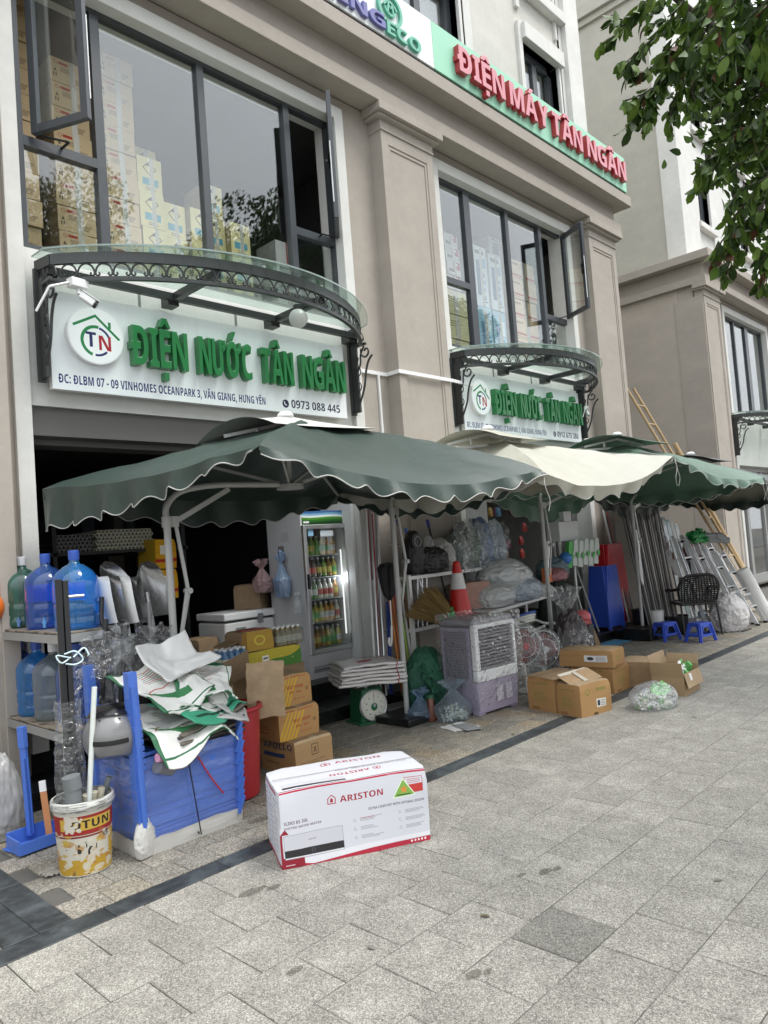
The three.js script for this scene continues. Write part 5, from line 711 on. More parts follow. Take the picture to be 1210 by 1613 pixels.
  const sackT = (n) => canvasTex(512, 512, (x, W) => { const r = rng(60 + n); x.fillStyle = ['#e3e3de', '#dcdcd6', '#e6e5e0'][n % 3]; x.fillRect(0, 0, W, W); if (n === 1) { x.fillStyle = '#3f9c7b'; x.fillRect(0, 0, W, W); x.fillStyle = '#e6ece8'; for (let k = 0; k < 5; k++) x.fillRect(60, 60 + k * 70, 120 + 200 * r(), 20); x.fillStyle = '#1c4a37'; x.fillRect(40, 420, 380, 26); } else { x.strokeStyle = '#b5402f'; x.lineWidth = 8; x.beginPath(); x.moveTo(40, 330); x.bezierCurveTo(100, 200, 160, 280, 320, 240); x.stroke(); x.fillStyle = '#3c7d4f'; x.beginPath(); x.moveTo(30, 250); x.bezierCurveTo(120, 340, 220, 330, 330, 380); x.lineTo(330, 430); x.bezierCurveTo(160, 430, 60, 330, 30, 250); x.fill(); for (let k = 0; k < 8; k++) { x.fillStyle = k % 3 ? '#7f8a86' : '#b5564a'; x.fillRect(150 + 20 * r(), 60 + k * 17, 160 + 130 * r(), 6); } x.fillStyle = '#2f6b48'; for (const e of [0, W - 26]) { x.fillRect(0, e, W, 10); x.fillRect(e, 0, 10, W); } if (n === 2) { x.fillStyle = '#b02a30'; x.fillRect(330, 300, 150, 70); x.fillStyle = '#efe8e0'; x.font = 'bold 58px sans-serif'; x.fillText('G20', 345, 356); x.fillStyle = 'rgba(110,90,50,.5)'; for (let k = 0; k < 30; k++) x.fillRect(60 + 200 * r(), 200 + 150 * r(), 10 + 22 * r(), 6 + 12 * r()); } } });
  const fold = (w, d, seed, h, bend) => muvPlanar(warp(weld(new THREE.BoxGeometry(w, 0.012, d, 26, 1, 26)), (v) => { const f = facets(seed), x = v.x / w * 2, z = v.z / d * 2; let m = -9; for (let k = 0; k < 14; k++) m = Math.max(m, f[k][0] * x * 0.8 + f[k][2] * z * 0.8 - f[k + 14][3] * 1.2 + f[k][1] * 0.5); v.y += h * (m + 0.6) + 0.02 * ridge(v.x * 8 + seed, seed, v.z * 8) + 0.008 * ridge(v.x * 22, seed, v.z * 22); if (v.z > d * 0.22) v.y -= bend * (v.z - d * 0.22) * (0.8 + 0.5 * Math.sin(v.x * 11 + seed)); if (v.x > w * 0.3) v.y -= bend * 0.6 * (v.x - w * 0.3); v.x += 0.02 * Math.sin(v.z * 14 + seed); v.z += 0.02 * Math.sin(v.x * 12 + seed); }), w, d);
  const sacks = [['stained white sack with a red mark hanging over the front of the stack', 2, [2.22, 0.64, -3.88], [0.2, 0.1, 0.04], 0.5, 0.42, 0.05, 1.1], ['green printed sack under the white ones', 1, [2.38, 0.7, -3.92], [0.16, 0.35, 0.0], 0.5, 0.36, 0.06, 0.5], ['grey-white sack squeezed under the green one', 4, [2.3, 0.66, -3.98], [0.1, -0.2, 0.03], 0.52, 0.4, 0.06, 0.4], ['white sack with green and red print, broadest of the pile', 0, [2.2, 0.84, -4.0], [0.42, 0.35, 0.06], 0.44, 0.44, 0.09, 0.5], ['white folded sack with green stitched edge at the right of the pile', 3, [2.44, 0.82, -3.97], [0.3, -0.4, -0.08], 0.34, 0.36, 0.1, 0.9], ['green-edged sack tucked below the broad white one', 6, [2.34, 0.76, -3.98], [0.25, 0.1, -0.05], 0.4, 0.36, 0.08, 0.8], ['plain white bag with a raised corner at the top of the pile', 5, [2.33, 0.93, -4.12], [0.5, 0.3, 0.0], 0.4, 0.3, 0.16, 0.3], ['grey clear sack hanging at the right over the black bags', 7, [2.5, 0.68, -3.95], [0.12, 0.0, -0.35], 0.26, 0.34, 0.06, 0.6]];
  const plainW = std([0.7, 0.7, 0.68], 0.5), greyW = std([0.45, 0.45, 0.44], 0.45), tx = [0, 1, 2].map((n) => std(0xffffff, 0.5, { map: sackT(n) }));
  for (const [l, n, p, r, w, d, h, bend] of sacks) { const s = thing('printed_sack', l, 'sack', p, 0, 'sacks on the stool stack'); s.rotation.set(...r); part('sack_body', fold(w, d, 71 + n * 7, h, bend), n === 5 ? plainW : n === 4 || n === 7 ? greyW : tx[n % 3], s); }
  const he = thing('helmet', 'grey motorcycle helmet with black visor between the stool legs', 'helmet', [1.845, 0.56, -3.95], -0.55); he.scale.setScalar(1.25);
  part('shell', warp(ICO, (v) => { if (v.y < -0.72) v.y = -0.72; v.x *= 0.125; v.z *= 0.15; v.y *= 0.13; }), phys([0.2, 0.2, 0.2], 0.3, { clearcoat: 0.6 }), he, [0, 0.07, 0], [-0.3, 0, 0]); part('slot', warp(clean(new THREE.SphereGeometry(0.1295, 24, 4, 0.9, 1.3, 1.5, 0.16)), (v) => { v.z *= 1.16; v.x *= 0.98; }), M.black, he, [0, 0.07, 0]); part('visor', warp(clean(new THREE.SphereGeometry(0.15, 24, 12, 0.4, 2.3, 0.5, 0.55)), (v) => { v.x *= 0.88; v.y *= 0.98; }), phys([0.01, 0.01, 0.012], 0.15), he, [0, 0.075, 0.004], [-0.25, -0.05, 0]); part('vent', bx(0.09, 0.012, 0.02, 0, 0.15, 0.1, 0.005), M.black, he);
  const pk = thing('pink_bottle', 'pink-lidded bottle lying at the front of the black bags', 'bottle', [2.03, 0.47, -3.76], 0.4); part('lid', join(rod([-0.05, 0.05, 0], [0.03, 0.04, 0.02], 0.024, 14), rod([0.02, 0.04, 0.015], [0.05, 0.035, 0.03], 0.036, 16)), phys([0.75, 0.36, 0.5], 0.35), pk); part('button', rod([0.045, 0.035, 0.045], [0.05, 0.035, 0.068], 0.013, 12), M.black, pk); part('flask', rod([-0.03, 0.0, -0.02], [0.06, -0.04, 0.0], 0.04, 16), phys([0.2, 0.2, 0.22], 0.3), pk);
  const rb = thing('red_bin', 'round red plastic bin behind the blue stool stack', 'bin', [2.77, 0, -4.25]); part('bin_body', lathe([[0.001, 0.004], [0.17, 0.0], [0.185, 0.02], [0.215, 0.55], [0.225, 0.56], [0.225, 0.585], [0.21, 0.585], [0.18, 0.03]], 36), redP, rb); part('rim', lathe([[0.215, 0.56], [0.236, 0.565], [0.236, 0.585], [0.22, 0.59]], 36), redP, rb);
}
// ---------------------------------------------------------------- water heater box
function cartonBox(name, label, w, h, d, p, ry, faces, group) { const t = thing(name, label, 'box', p, ry, group); const sd = p[0] * 7 + p[2] * 13, e = Math.min(w, h, d) * 0.5, g = new THREE.BoxGeometry(w, h, d, 8, 6, 8).translate(0, h / 2, 0), q = g.attributes.position, n0 = g.attributes.normal.clone(), v = V(); for (let i = 0; i < q.count; i++) { v.fromBufferAttribute(q, i); const a = Math.sign(v.x) * Math.max(0, Math.abs(v.x) - w / 2 + 0.02) / 0.02, b = Math.max(0, v.y - h + 0.02) / 0.02, c = Math.sign(v.z) * Math.max(0, Math.abs(v.z) - d / 2 + 0.02) / 0.02, k = Math.abs(a) * b + Math.abs(c) * b + Math.abs(a * c); q.setXYZ(i, v.x + 0.012 * (N3(v.x * 7 + sd, v.y * 7, v.z * 7) - 0.5) - a * 0.004 * k, Math.max(0, v.y + (v.y > h * 0.3 ? 0.012 * (N3(v.z * 6 + sd, v.x * 6, 2) - 0.5) - b * 0.004 * k : 0)), v.z + 0.012 * (N3(v.z * 7, v.x * 7 + sd, v.y * 7) - 0.5) - c * 0.004 * k); } g.computeVertexNormals(); part('body', g, faces, t); return t; }
{
  const print = (W, H, draw) => std(0xffffff, 0.55, { map: canvasTex(W, H, (x) => { x.fillStyle = '#d2d3d9'; x.fillRect(0, 0, W, H); draw(x, W, H); }) });
  const house = (x, px, py, s, c) => { x.strokeStyle = c; x.lineWidth = s * 0.1; x.beginPath(); x.moveTo(px, py + s); x.lineTo(px, py + s * 0.4); x.lineTo(px + s * 0.45, py); x.lineTo(px + s * 0.9, py + s * 0.4); x.lineTo(px + s * 0.9, py + s); x.closePath(); x.stroke(); x.fillStyle = c; x.beginPath(); x.moveTo(px + s * 0.28, py + s * 0.85); x.lineTo(px + s * 0.28, py + s * 0.5); x.lineTo(px + s * 0.45, py + s * 0.33); x.lineTo(px + s * 0.62, py + s * 0.5); x.lineTo(px + s * 0.62, py + s * 0.85); x.fill(); };
  const front = print(2048, 960, (x, W, H) => {
     x.fillStyle = '#b3263c'; x.fillRect(0, 0, W, 14); x.fillRect(0, H * 0.935, W, H); x.fillStyle = '#8e1a2c'; x.fillRect(0, H * 0.56, 30, H); x.beginPath(); x.moveTo(0, H * 0.56); x.lineTo(70, H * 0.49); x.lineTo(120, H * 0.56); x.fill(); x.beginPath(); x.moveTo(0, H * 0.86); x.lineTo(300, H * 0.86); x.lineTo(300, H); x.lineTo(0, H); x.fill();
    x.fillStyle = '#e2e2e6'; x.beginPath(); x.moveTo(300, H * 0.9); x.lineTo(1250, H * 0.865); x.lineTo(W, H * 0.875); x.lineTo(W, H * 0.93); x.lineTo(1400, H * 0.925); x.lineTo(420, H * 0.99); x.lineTo(300, H * 0.965); x.fill();
    house(x, 660, 150, 110, '#a3243a'); x.fillStyle = '#9d2136'; marks(x, 'ARISTON', 820, 258, 112, 'bold', '#9d2136', 600);
    marks(x, 'SLIM3 RS 30L', 60, 420, 58, 'bold', '#5a4b55', 330); marks(x, 'ELECTRIC WATER HEATER', 62, 475, 40, 'bold', '#5a4b55', 500);
    marks(x, 'EXTRA COMFORT WITH OPTIMAL DESIGN', 1190, 420, 44, 'bold', '#55505c', 800);
    x.fillStyle = '#c9c9cf'; x.fillRect(50, H * 0.575, 780, 210); x.fillStyle = '#2c2a2c'; x.fillRect(50, H * 0.77, 780, 95); x.fillStyle = '#dcdce0'; x.fillRect(50, H * 0.865, 780, 16); x.fillStyle = '#77777d'; marks(x, 'ARISTON', 380, H * 0.68, 24, 'bold', '#77777d'); x.strokeStyle = '#75757c'; x.lineWidth = 4; x.strokeRect(50, H * 0.575, 780, 300); x.beginPath(); x.arc(430, H * 0.815, 22, 0, 7); x.stroke();
    const r = rng(4); x.fillStyle = '#8d8a94'; for (const [cx, cy] of [[960, 500], [960, 610], [960, 720], [1580, 500], [1580, 600], [1580, 700]]) { for (let k = 0; k < 3; k++) x.fillRect(cx + 110, cy + k * 17, 150 + r() * 170, 6); x.strokeStyle = '#8d8a94'; x.lineWidth = 5; x.beginPath(); x.arc(cx + 40, cy + 18, 17, 0, 5); x.stroke(); } x.fillStyle = '#a34450'; x.fillRect(1070, 500, 190, 8);
    x.fillStyle = '#f1f1f1'; x.strokeStyle = '#b3343b'; x.lineWidth = 8; x.strokeRect(1720, 78, 260, 210); x.fillStyle = '#c23b33'; x.fillRect(1730, 180, 245, 105); x.fillStyle = '#b3343b'; for (let k = 0; k < 3; k++) x.fillRect(1760, 105 + 24 * k, 190, 7);
    x.fillStyle = '#7fae4d'; x.strokeStyle = '#e7efda'; x.lineWidth = 12; x.beginPath(); x.moveTo(1700, 90); x.lineTo(1860, 315); x.lineTo(1545, 330); x.closePath(); x.fill(); x.stroke(); x.fillStyle = '#d98a3d'; x.beginPath(); for (let k = 0; k < 10; k++) { const a = k * PI / 5 - PI / 2, q = k % 2 ? 26 : 64; x.lineTo(1705 + q * Math.cos(a), 235 + q * Math.sin(a)); } x.fill(); x.fillStyle = '#2f5c2a'; x.fillRect(1600, 292, 200, 16);
    x.fillStyle = '#f3e4e4'; for (let k = 0; k < 5; k++) { x.beginPath(); x.arc(1760 + k * 52, H * 0.962, 15, 0, 7); x.fill(); } for (let k = 0; k < 5; k++) { x.beginPath(); x.arc(1500 + k * 30, 7, 5, 0, 7); x.fill(); } x.fillStyle = '#d9c7ca'; x.fillRect(50, H * 0.955, 120, 10);
  });
  const top = print(1024, 512, (x, W, H) => { house(x, 390, 60, 70, '#a3243a'); marks(x, 'ARISTON', 490, 128, 64, 'bold', '#9d2136', 350); x.save(); x.translate(W, H); x.rotate(PI); marks(x, 'ARISTON', 350, 190, 52, 'bold', '#9d2136', 290); house(x, 270, 135, 56, '#a3243a'); marks(x, 'EXTRA COMFORT WITH OPTIMAL DESIGN', 60, 240, 24, 'bold', '#6b636e', 520); x.restore(); x.fillStyle = '#3a3337'; x.fillRect(40, H - 75, 430, 28); x.fillStyle = '#c7c7cc'; x.fillRect(40, H - 140, 430, 60); x.fillStyle = '#6b3540'; x.fillRect(0, H - 30, W, 10); x.fillStyle = '#b3263c'; x.fillRect(0, H - 12, W, 12); x.strokeStyle = 'rgba(110,105,110,.8)'; x.lineWidth = 3; x.beginPath(); x.moveTo(0, H * 0.5); x.lineTo(W, H * 0.5); x.stroke(); });
  const side = print(512, 448, (x, W, H) => { x.fillStyle = '#9b2538'; x.fillRect(0, H - 22, W, 22); const r = rng(12); x.fillStyle = '#8e8b93'; for (let b = 0; b < 3; b++) for (let k = 0; k < 9; k++) x.fillRect(50 + b * 150, 70 + k * 34, 60 + 70 * r(), 7); x.fillStyle = '#a03040'; x.fillRect(60, 20, 380, 16); x.strokeStyle = '#77747c'; x.lineWidth = 3; for (let k = 0; k < 4; k++) x.strokeRect(60 + k * 100, 380, 50, 36); });
  const wm = print(64, 64, () => {});
  const t = cartonBox('water_heater_box', 'large white box with red lettering lying on the front paving', 0.8, 0.377, 0.437, [2.697, 0.001, -3.049], -28 * PI / 180, [side, side, top, wm, front, wm]);
  part('flap_seam', join(bx(0.78, 0.0025, 0.003, 0, 0.379, 0.01), bx(0.003, 0.15, 0.0015, -0.395, 0.2, 0.2185)), std([0.35, 0.33, 0.34], 0.8), t);
}
// ---------------------------------------------------------------- stack of noodle boxes with an opened one, and drinks behind
const printK = (W, H, bg, draw) => std(0xffffff, 0.85, { map: canvasTex(W, H, (x) => { x.fillStyle = bg; x.fillRect(0, 0, W, H); const r = rng(W * 3 + H); for (let k = 0; k < 60; k++) { x.fillStyle = `rgba(90,60,25,${0.02 + 0.05 * r()})`; x.fillRect(0, H * r(), W, 1 + 3 * r()); } draw(x, W, H, r); }) });
{
  const yf = printK(512, 320, '#b98f5c', (x, W, H) => { x.fillStyle = 'rgba(222,176,48,.85)'; for (let k = 0; k < 5; k++) { x.beginPath(); x.moveTo(-20 + k * 46, H); x.lineTo(120 + k * 46, 40); x.lineTo(142 + k * 46, 40); x.lineTo(10 + k * 46, H); x.fill(); } x.save(); x.translate(W, H); x.rotate(PI); x.fillStyle = '#a8432f'; marks(x, 'BÁNH COM', 120, 200, 44, 'bold', '#a8432f', 220); marks(x, 'PHỞ MÌ', 150, 140, 34, 'bold', '#a8432f', 160); marks(x, 'CHẤT LƯỢNG', 110, 70, 24, 'bold', '#a8432f', 150); x.restore(); x.fillStyle = '#6d4d30'; for (let i = 0; i < 6; i++) for (let j = 0; j < 5; j++) if ((i * 7 + j * 5) % 3) x.fillRect(420 + i * 8, 150 + j * 8, 7, 7); x.fillStyle = '#a8432f'; x.fillRect(40, 26, 160, 8); x.fillRect(240, 24, 200, 8); });
  const ys = printK(384, 320, '#ad8350', (x, W, H, r) => { x.fillStyle = '#a8432f'; for (let k = 0; k < 6; k++) x.fillRect(60, 150 + k * 20, 90 + 120 * r(), 8); x.strokeStyle = '#a8432f'; x.lineWidth = 4; x.strokeRect(250, 210, 60, 70); });
  const af = printK(512, 320, '#b8956a', (x, W, H, r) => { x.strokeStyle = '#5b4a36'; x.lineWidth = 7; x.strokeRect(220, 70, 86, 100); marks(x, 'X', 240, 150, 76, 'bold', '#5b4a36'); x.fillStyle = '#7a664b'; for (let k = 0; k < 4; k++) x.fillRect(60, 220 + k * 18, 180 + 200 * r(), 6); x.fillStyle = 'rgba(230,220,190,.4)'; x.fillRect(0, 0, W, 30); });
  const as = printK(384, 320, '#a98457', (x) => { marks(x, 'APOLLO', 40, 90, 84, 'bold', '#2c3a5e', 320); x.fillStyle = '#2f3f6a'; x.fillRect(40, 130, 230, 40); x.fillStyle = '#6f5a40'; x.fillRect(60, 220, 150, 12); });
  const k = kraft; const B = (l, x, y, z, f, s, ry, h = 0.222, d = 0.4) => { const t = cartonBox('carton', l, 0.365, h, d, [x, y, z - d / 2], ry, [k, s, k, k, f, k], 'cartons stacked beside the white box'); part('tape', bx(0.05, 0.002, d, 0, h, 0), tapeMat, t); return t; };
  B('plain brown carton with a cross mark, lowest of the three', 3.44, 0, -4.19, af, as, 0.02, 0.236); B('brown carton with yellow stripes, middle of the three', 3.4, 0.238, -4.27, yf, ys, -0.04); B('brown carton with yellow stripes, uppermost of the three', 3.38, 0.462, -4.32, yf, ys, 0.05);
  const o = thing('open_carton', 'opened brown carton with a raised flap above the red bin', 'carton', [3.0, 0.62, -4.4], -0.12); part('body', join(bb(-0.17, 0.15, -0.05, -0.045, -0.2, 0.2), bb(-0.17, -0.165, -0.05, 0.1, -0.2, 0.2), bb(0.145, 0.15, -0.05, 0.1, -0.2, 0.2), bb(-0.165, 0.145, -0.05, 0.1, -0.2, -0.195)), kraft, o);
  part('flap', warp(clean(new THREE.BoxGeometry(0.26, 0.36, 0.006, 10, 14, 1)), (v) => { v.z += 0.06 * Math.sin(v.y * 7) + 0.05 * v.x * v.x * 9 + 0.015 * N3(v.x * 12, v.y * 12, 1); v.x += 0.12 * v.y * v.y + 0.01 * N3(v.y * 25, 1, 1); v.y += 0.02 * N3(v.x * 20, 3, 1); }), kraftIn, o, [0.06, 0.02, 0.21], [-0.35, -0.25, -0.12]);
  part('flap', warp(clean(new THREE.BoxGeometry(0.3, 0.2, 0.006, 10, 10, 1)), (v) => { v.z += 0.02 * Math.sin(v.x * 9); }), kraftDark, o, [-0.05, 0.16, -0.02], [0.3, 0.4, 0.2]);
  // drinks behind, on a hidden pile
  const cg = printK(384, 192, '#c2b23c', (x, W, H, r) => { x.fillStyle = '#4d7f35'; x.beginPath(); x.moveTo(W * 0.25, H); x.bezierCurveTo(W * 0.4, 20, W * 0.7, H, W, 30); x.lineTo(W, H); x.fill(); x.fillStyle = '#dfd57a'; for (let k = 0; k < 40; k++) x.fillRect(W * r(), H * r(), 14 * r(), 5); x.fillStyle = '#e8e6da'; x.fillRect(W * 0.3, 60, 44, 130); x.fillStyle = '#333'; x.fillRect(W * 0.32, 80, 30, 14); });
  const cy = printK(256, 192, '#b8953f', (x, W, H) => { x.strokeStyle = '#d8c750'; x.lineWidth = 12; x.beginPath(); x.arc(W * 0.55, H * 0.5, 40, 0, 7); x.stroke(); x.fillStyle = '#93702f'; x.fillRect(0, 0, 40, H); });
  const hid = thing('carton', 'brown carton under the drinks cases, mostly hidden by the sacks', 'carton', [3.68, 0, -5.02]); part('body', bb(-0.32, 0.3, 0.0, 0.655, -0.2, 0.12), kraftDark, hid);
  cartonBox('drinks_case', 'green and yellow drinks case under the shrink-wrapped bottles', 0.56, 0.155, 0.3, [3.68, 0.658, -5.05], -0.06, [cg, cg, kraft, cg, cg, cg]);
  const up = cartonBox('drinks_case', 'yellow-brown drinks case with a torn front flap', 0.3, 0.16, 0.26, [3.54, 0.815, -5.04], -0.06, [cy, kraft, kraftIn, cy, cy, cy]); part('flap', bx(0.12, 0.004, 0.2, -0.19, 0.13, 0), kraft, up, [0, 0, 0], [0, 0, 0.3]); part('red_strip', bx(0.24, 0.006, 0.05, 0, 0.161, 0.05), redP, up);
  const bot = lathe([[0.001, 0], [0.024, 0], [0.027, 0.01], [0.027, 0.09], [0.02, 0.115], [0.013, 0.125], [0.013, 0.14]], 12), lid = rod([0, 0.14, 0], [0, 0.155, 0], 0.015, 10);
  const yM = phys([0.62, 0.5, 0.2], 0.15, { transmission: 0.5 }), labW = std([0.65, 0.66, 0.5], 0.5);
  const proto = (name, label, cat, m, grp) => { const t = thing(name, label, cat, [0, 0, 0], 0, grp); part('bottle', bot, m, t); part('cap', lid, M.plast, t); part('paper_label', clean(new THREE.CylinderGeometry(0.0275, 0.0275, 0.05, 12, 1, true).translate(0, 0.055, 0)), labW, t); return t; };
  const b0 = proto('drink_bottle', 'white-capped yellow bottle in the shrink-wrapped pack on the drinks case', 'bottle', yM, 'bottles in the shrink-wrapped pack');
  for (let i = 0; i < 5; i++) for (let j = 0; j < 3; j++) { const q = [3.745 + i * 0.054, 0.816, -4.93 - j * 0.056]; const l = `white-capped yellow bottle, ${['first', 'second', 'third', 'fourth', 'last'][i]} from the left, ${['front', 'middle', 'back'][j]} row of the wrapped pack`; if (i + j) copy(b0, l, q, 0); else { b0.position.set(...q); b0.userData.label = l; } }
  const wrap = thing('shrink_film', 'clear film round the pack of yellow bottles', 'film'); part('film', warp(clean(new THREE.BoxGeometry(0.285, 0.12, 0.185, 14, 6, 10).translate(3.853, 0.88, -4.985)), (v) => { v.y += 0.006 * N3(v.x * 40, v.y * 40, v.z * 40); }), film, wrap);
  const wat = phys([0.25, 0.5, 0.75], 0.15, { transmission: 0.6 }), w0 = proto('water_pack_bottle', 'small blue water bottle in the pack left of the drinks cases', 'bottle', wat, 'bottles in the blue water pack');
  for (let i = 0; i < 4; i++) for (let j = 0; j < 3; j++) { const q = [3.18 + i * 0.058, 0.72, -4.86 - j * 0.058]; const l = `small blue water bottle, ${['first', 'second', 'third', 'last'][i]} from the left, ${['front', 'middle', 'back'][j]} row of the blue pack`; if (i + j) copy(w0, l, q, 0); else { w0.position.set(...q); w0.userData.label = l; } }
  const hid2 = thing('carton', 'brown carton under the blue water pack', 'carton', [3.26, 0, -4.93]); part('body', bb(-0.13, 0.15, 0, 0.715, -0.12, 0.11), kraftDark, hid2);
}
// ---------------------------------------------------------------- inside the shop: freezer, fridge, shelves
{
  const fz = thing('chest_freezer', 'white chest freezer standing in the dark doorway', 'freezer', [4.5, 0.28, -6.62]); part('body', bx(0.62, 0.64, 0.5, 0, 0, 0, 0.02), M.wpaint, fz); part('lid', bx(0.64, 0.075, 0.53, 0, 0.66, 0, 0.015), M.plast, fz); part('handle', bx(0.06, 0.1, 0.02, 0.12, 0.6, 0.27, 0.005), M.grey, fz); part('badge', bx(0.12, 0.06, 0.004, -0.12, 0.52, 0.252), M.grey, fz);
  const fr = thing('drinks_fridge', 'upright glass-door drinks fridge at the right of the doorway', 'fridge', [5.135, 0.28, -6.13]);
  const w = 0.31, d = 0.285, H = 1.72;
  part('cabinet', join(bb(-w, -w + 0.03, 0, H, -d, d), bb(w - 0.03, w, 0, H, -d, d), bb(-w + 0.03, w - 0.03, 0, H, -d, -d + 0.03), bb(-w + 0.03, w - 0.03, 0, 0.24, -d + 0.03, d), bb(-w + 0.03, w - 0.03, H - 0.03, H, -d + 0.03, d), bb(-w + 0.03, w - 0.03, 1.58, H - 0.03, -d + 0.03, d - 0.02)), std([0.6, 0.6, 0.6], 0.4), fr);
  const hd = canvasTex(256, 64, (x) => { const g = ['#3d6ea8', '#7fb0cf', '#e7f0f0', '#4f8f2f', '#2b6a22', '#123e16']; g.forEach((c, i) => { x.fillStyle = c; x.beginPath(); x.moveTo(0, 10 * i); x.bezierCurveTo(80, 10 * i + 9, 160, 10 * i - 9, 256, 10 * i + 3); x.lineTo(256, 64); x.lineTo(0, 64); x.fill(); }); x.fillStyle = '#ddd'; x.fillRect(8, 48, 34, 10); });
  part('header', new THREE.PlaneGeometry(0.58, 0.14).translate(0, 1.65, d + 0.002), std(0xffffff, 0.4, { map: hd }), fr);
  const dr = part('door', join(bb(-w, -w + 0.045, 0.25, 1.575, d + 0.002, d + 0.04, 0.006), bb(w - 0.045, w, 0.25, 1.575, d + 0.002, d + 0.04, 0.006), bb(-w + 0.045, w - 0.045, 0.25, 0.295, d + 0.002, d + 0.04, 0.006), bb(-w + 0.045, w - 0.045, 1.53, 1.575, d + 0.002, d + 0.04, 0.006)), M.steel, fr); part('glass', bb(-w + 0.04, w - 0.04, 0.29, 1.535, d + 0.015, d + 0.02), M.shopPane, dr); part('handle', bx(0.025, 0.15, 0.03, -w + 0.02, 0.92, d + 0.05, 0.006), M.black, dr);
  part('grille', join(bb(-w + 0.05, w - 0.05, 0.06, 0.1, d, d + 0.004), bb(-w + 0.05, w - 0.05, 0.11, 0.12, d, d + 0.006)), M.grey, fr);
  part('led_strip', bb(w - 0.075, w - 0.062, 0.4, 1.3, d - 0.03, d - 0.02), std(0xffffff, 0.5, { emissive: new THREE.Color(1, 1, 1), emissiveIntensity: 0.5 }), fr);
  const led = new THREE.PointLight(0xeef4ff, 0.05, 0, 2); led.position.set(5.135 + w - 0.1, 0.28 + 1.0, -6.13 + d - 0.06); led.castShadow = true; led.shadow.radius = 3; scene.add(led);
  part('inner_wall', bb(-w + 0.031, w - 0.031, 0.245, 1.57, -d + 0.031, -d + 0.034), std([0.5, 0.52, 0.54], 0.5), fr);
  const ys = [0.3, 0.56, 0.8, 1.03, 1.26]; for (const y of ys) part('shelf', bb(-w + 0.035, w - 0.035, y - 0.012, y - 0.004, -d + 0.04, d - 0.06), M.steel, fr);
  const cols = [[0.1, 0.09, 0.08], [0.3, 0.16, 0.05], [0.16, 0.3, 0.07], [0.5, 0.42, 0.1], [0.55, 0.3, 0.08], [0.12, 0.25, 0.1], [0.6, 0.58, 0.5]].map((c) => phys(c, 0.15, { clearcoat: 0.3 }));
  const bt = lathe([[0.001, 0], [0.03, 0], [0.033, 0.01], [0.033, 0.11], [0.026, 0.14], [0.013, 0.165], [0.013, 0.185]], 12), cp = rod([0, 0.185, 0], [0, 0.2, 0], 0.015, 10), lb = clean(new THREE.CylinderGeometry(0.0335, 0.0335, 0.06, 12, 1, true).translate(0, 0.07, 0)), names = ['bottom', 'second lowest', 'middle', 'second highest', 'top'], labM = [[0.5, 0.42, 0.12], [0.12, 0.35, 0.12], [0.6, 0.6, 0.6], [0.45, 0.12, 0.1]].map((c) => std(c, 0.5));
  const nth = ['first', 'second', 'third', 'fourth', 'fifth', 'sixth', 'last']; const R = rng(55); ys.forEach((y, s) => { let p = null; for (let i = 0; i < 7; i++) for (let j = 0; j < 2; j++) { const q = [5.135 - 0.225 + i * 0.073, 0.28 + y, -6.13 + 0.16 - j * 0.09]; const l = `${nth[i]} bottle from the left in the ${j ? 'back' : 'front'} row, ${names[s]} shelf of the fridge`; const t = p ? copy(p, l, q, R() * 6) : thing('fridge_bottle', l, 'bottle', q, 0, `bottles on the ${names[s]} shelf of the fridge`); if (!p) { part('bottle', bt, cols[0], t); part('cap', cp, M.plast, t); part('paper_label', lb, labM[0], t); p = t; } const c = cols[(s * 2 + Math.floor(i / 2) + (R() < 0.3 ? 1 : 0)) % 7]; t.children[0].material = c; t.children[2].material = labM[(s + Math.floor(i / 3)) % 4]; } });
  part('sticker', bx(0.001, 0.18, 0.1, -w - 0.001, 1.2, -0.06), M.grey, fr); part('sticker', bx(0.001, 0.1, 0.12, -w - 0.001, 1.42, 0.02), std([0.5, 0.5, 0.5], 0.6), fr);
  part('door_sticker', bx(0.07, 0.07, 0.001, -0.2, 1.46, d + 0.022), phys([0.3, 0.55, 0.75], 0.4), dr); part('door_sticker', bx(0.18, 0.06, 0.001, 0.02, 1.45, d + 0.022), phys([0.6, 0.68, 0.72], 0.4), dr);
  const hang = (name, label, p, w2, h2, d2, seed, m, inside) => { const t = thing(name, label, 'bag', p); part('bag_body', bag(w2, h2, d2, seed, 0.2, 0.4), m, t); if (inside) part('contents', bag(w2 * 0.75, h2 * 0.45, d2 * 0.7, seed + 1, 0.2, 0, false), inside, t, [0, 0.02, 0]); return t; };
  hang('hanging_bag', 'pinkish plastic bag of goods hanging on the fridge side', [4.72, 1.18, -6.4], 0.2, 0.26, 0.26, 3, phys([0.62, 0.42, 0.42], 0.3, { transmission: 0.4 }), std([0.35, 0.2, 0.15], 0.7)); hang('hanging_bag', 'pale blue plastic bag hanging on the fridge side', [4.74, 1.12, -6.1], 0.16, 0.36, 0.18, 6, phys([0.35, 0.48, 0.68], 0.3, { transmission: 0.4 }), std([0.5, 0.12, 0.14], 0.6)); hang('hanging_bag', 'small clear white bag hanging below the fridge handle', [4.76, 0.96, -5.9], 0.09, 0.16, 0.1, 9, film);
  // dark goods in the shop
  const pb = thing('pipe_bundle', 'bundle of white plastic pipes stacked at the back of the shop', 'pipes', [3.2, 1.75, -7.0]); const tubeG = (() => { const a = new THREE.CylinderGeometry(0.019, 0.019, 1.6, 10, 1, true), b = new THREE.RingGeometry(0.013, 0.02, 10); a.rotateX(PI / 2); a.translate(0, 0, -0.8); return join(a, b, new THREE.CircleGeometry(0.013, 10).translate(0, 0, -0.12)); })(), pw = std([0.55, 0.53, 0.42], 0.5), pd = std([0.2, 0.2, 0.19], 0.6);
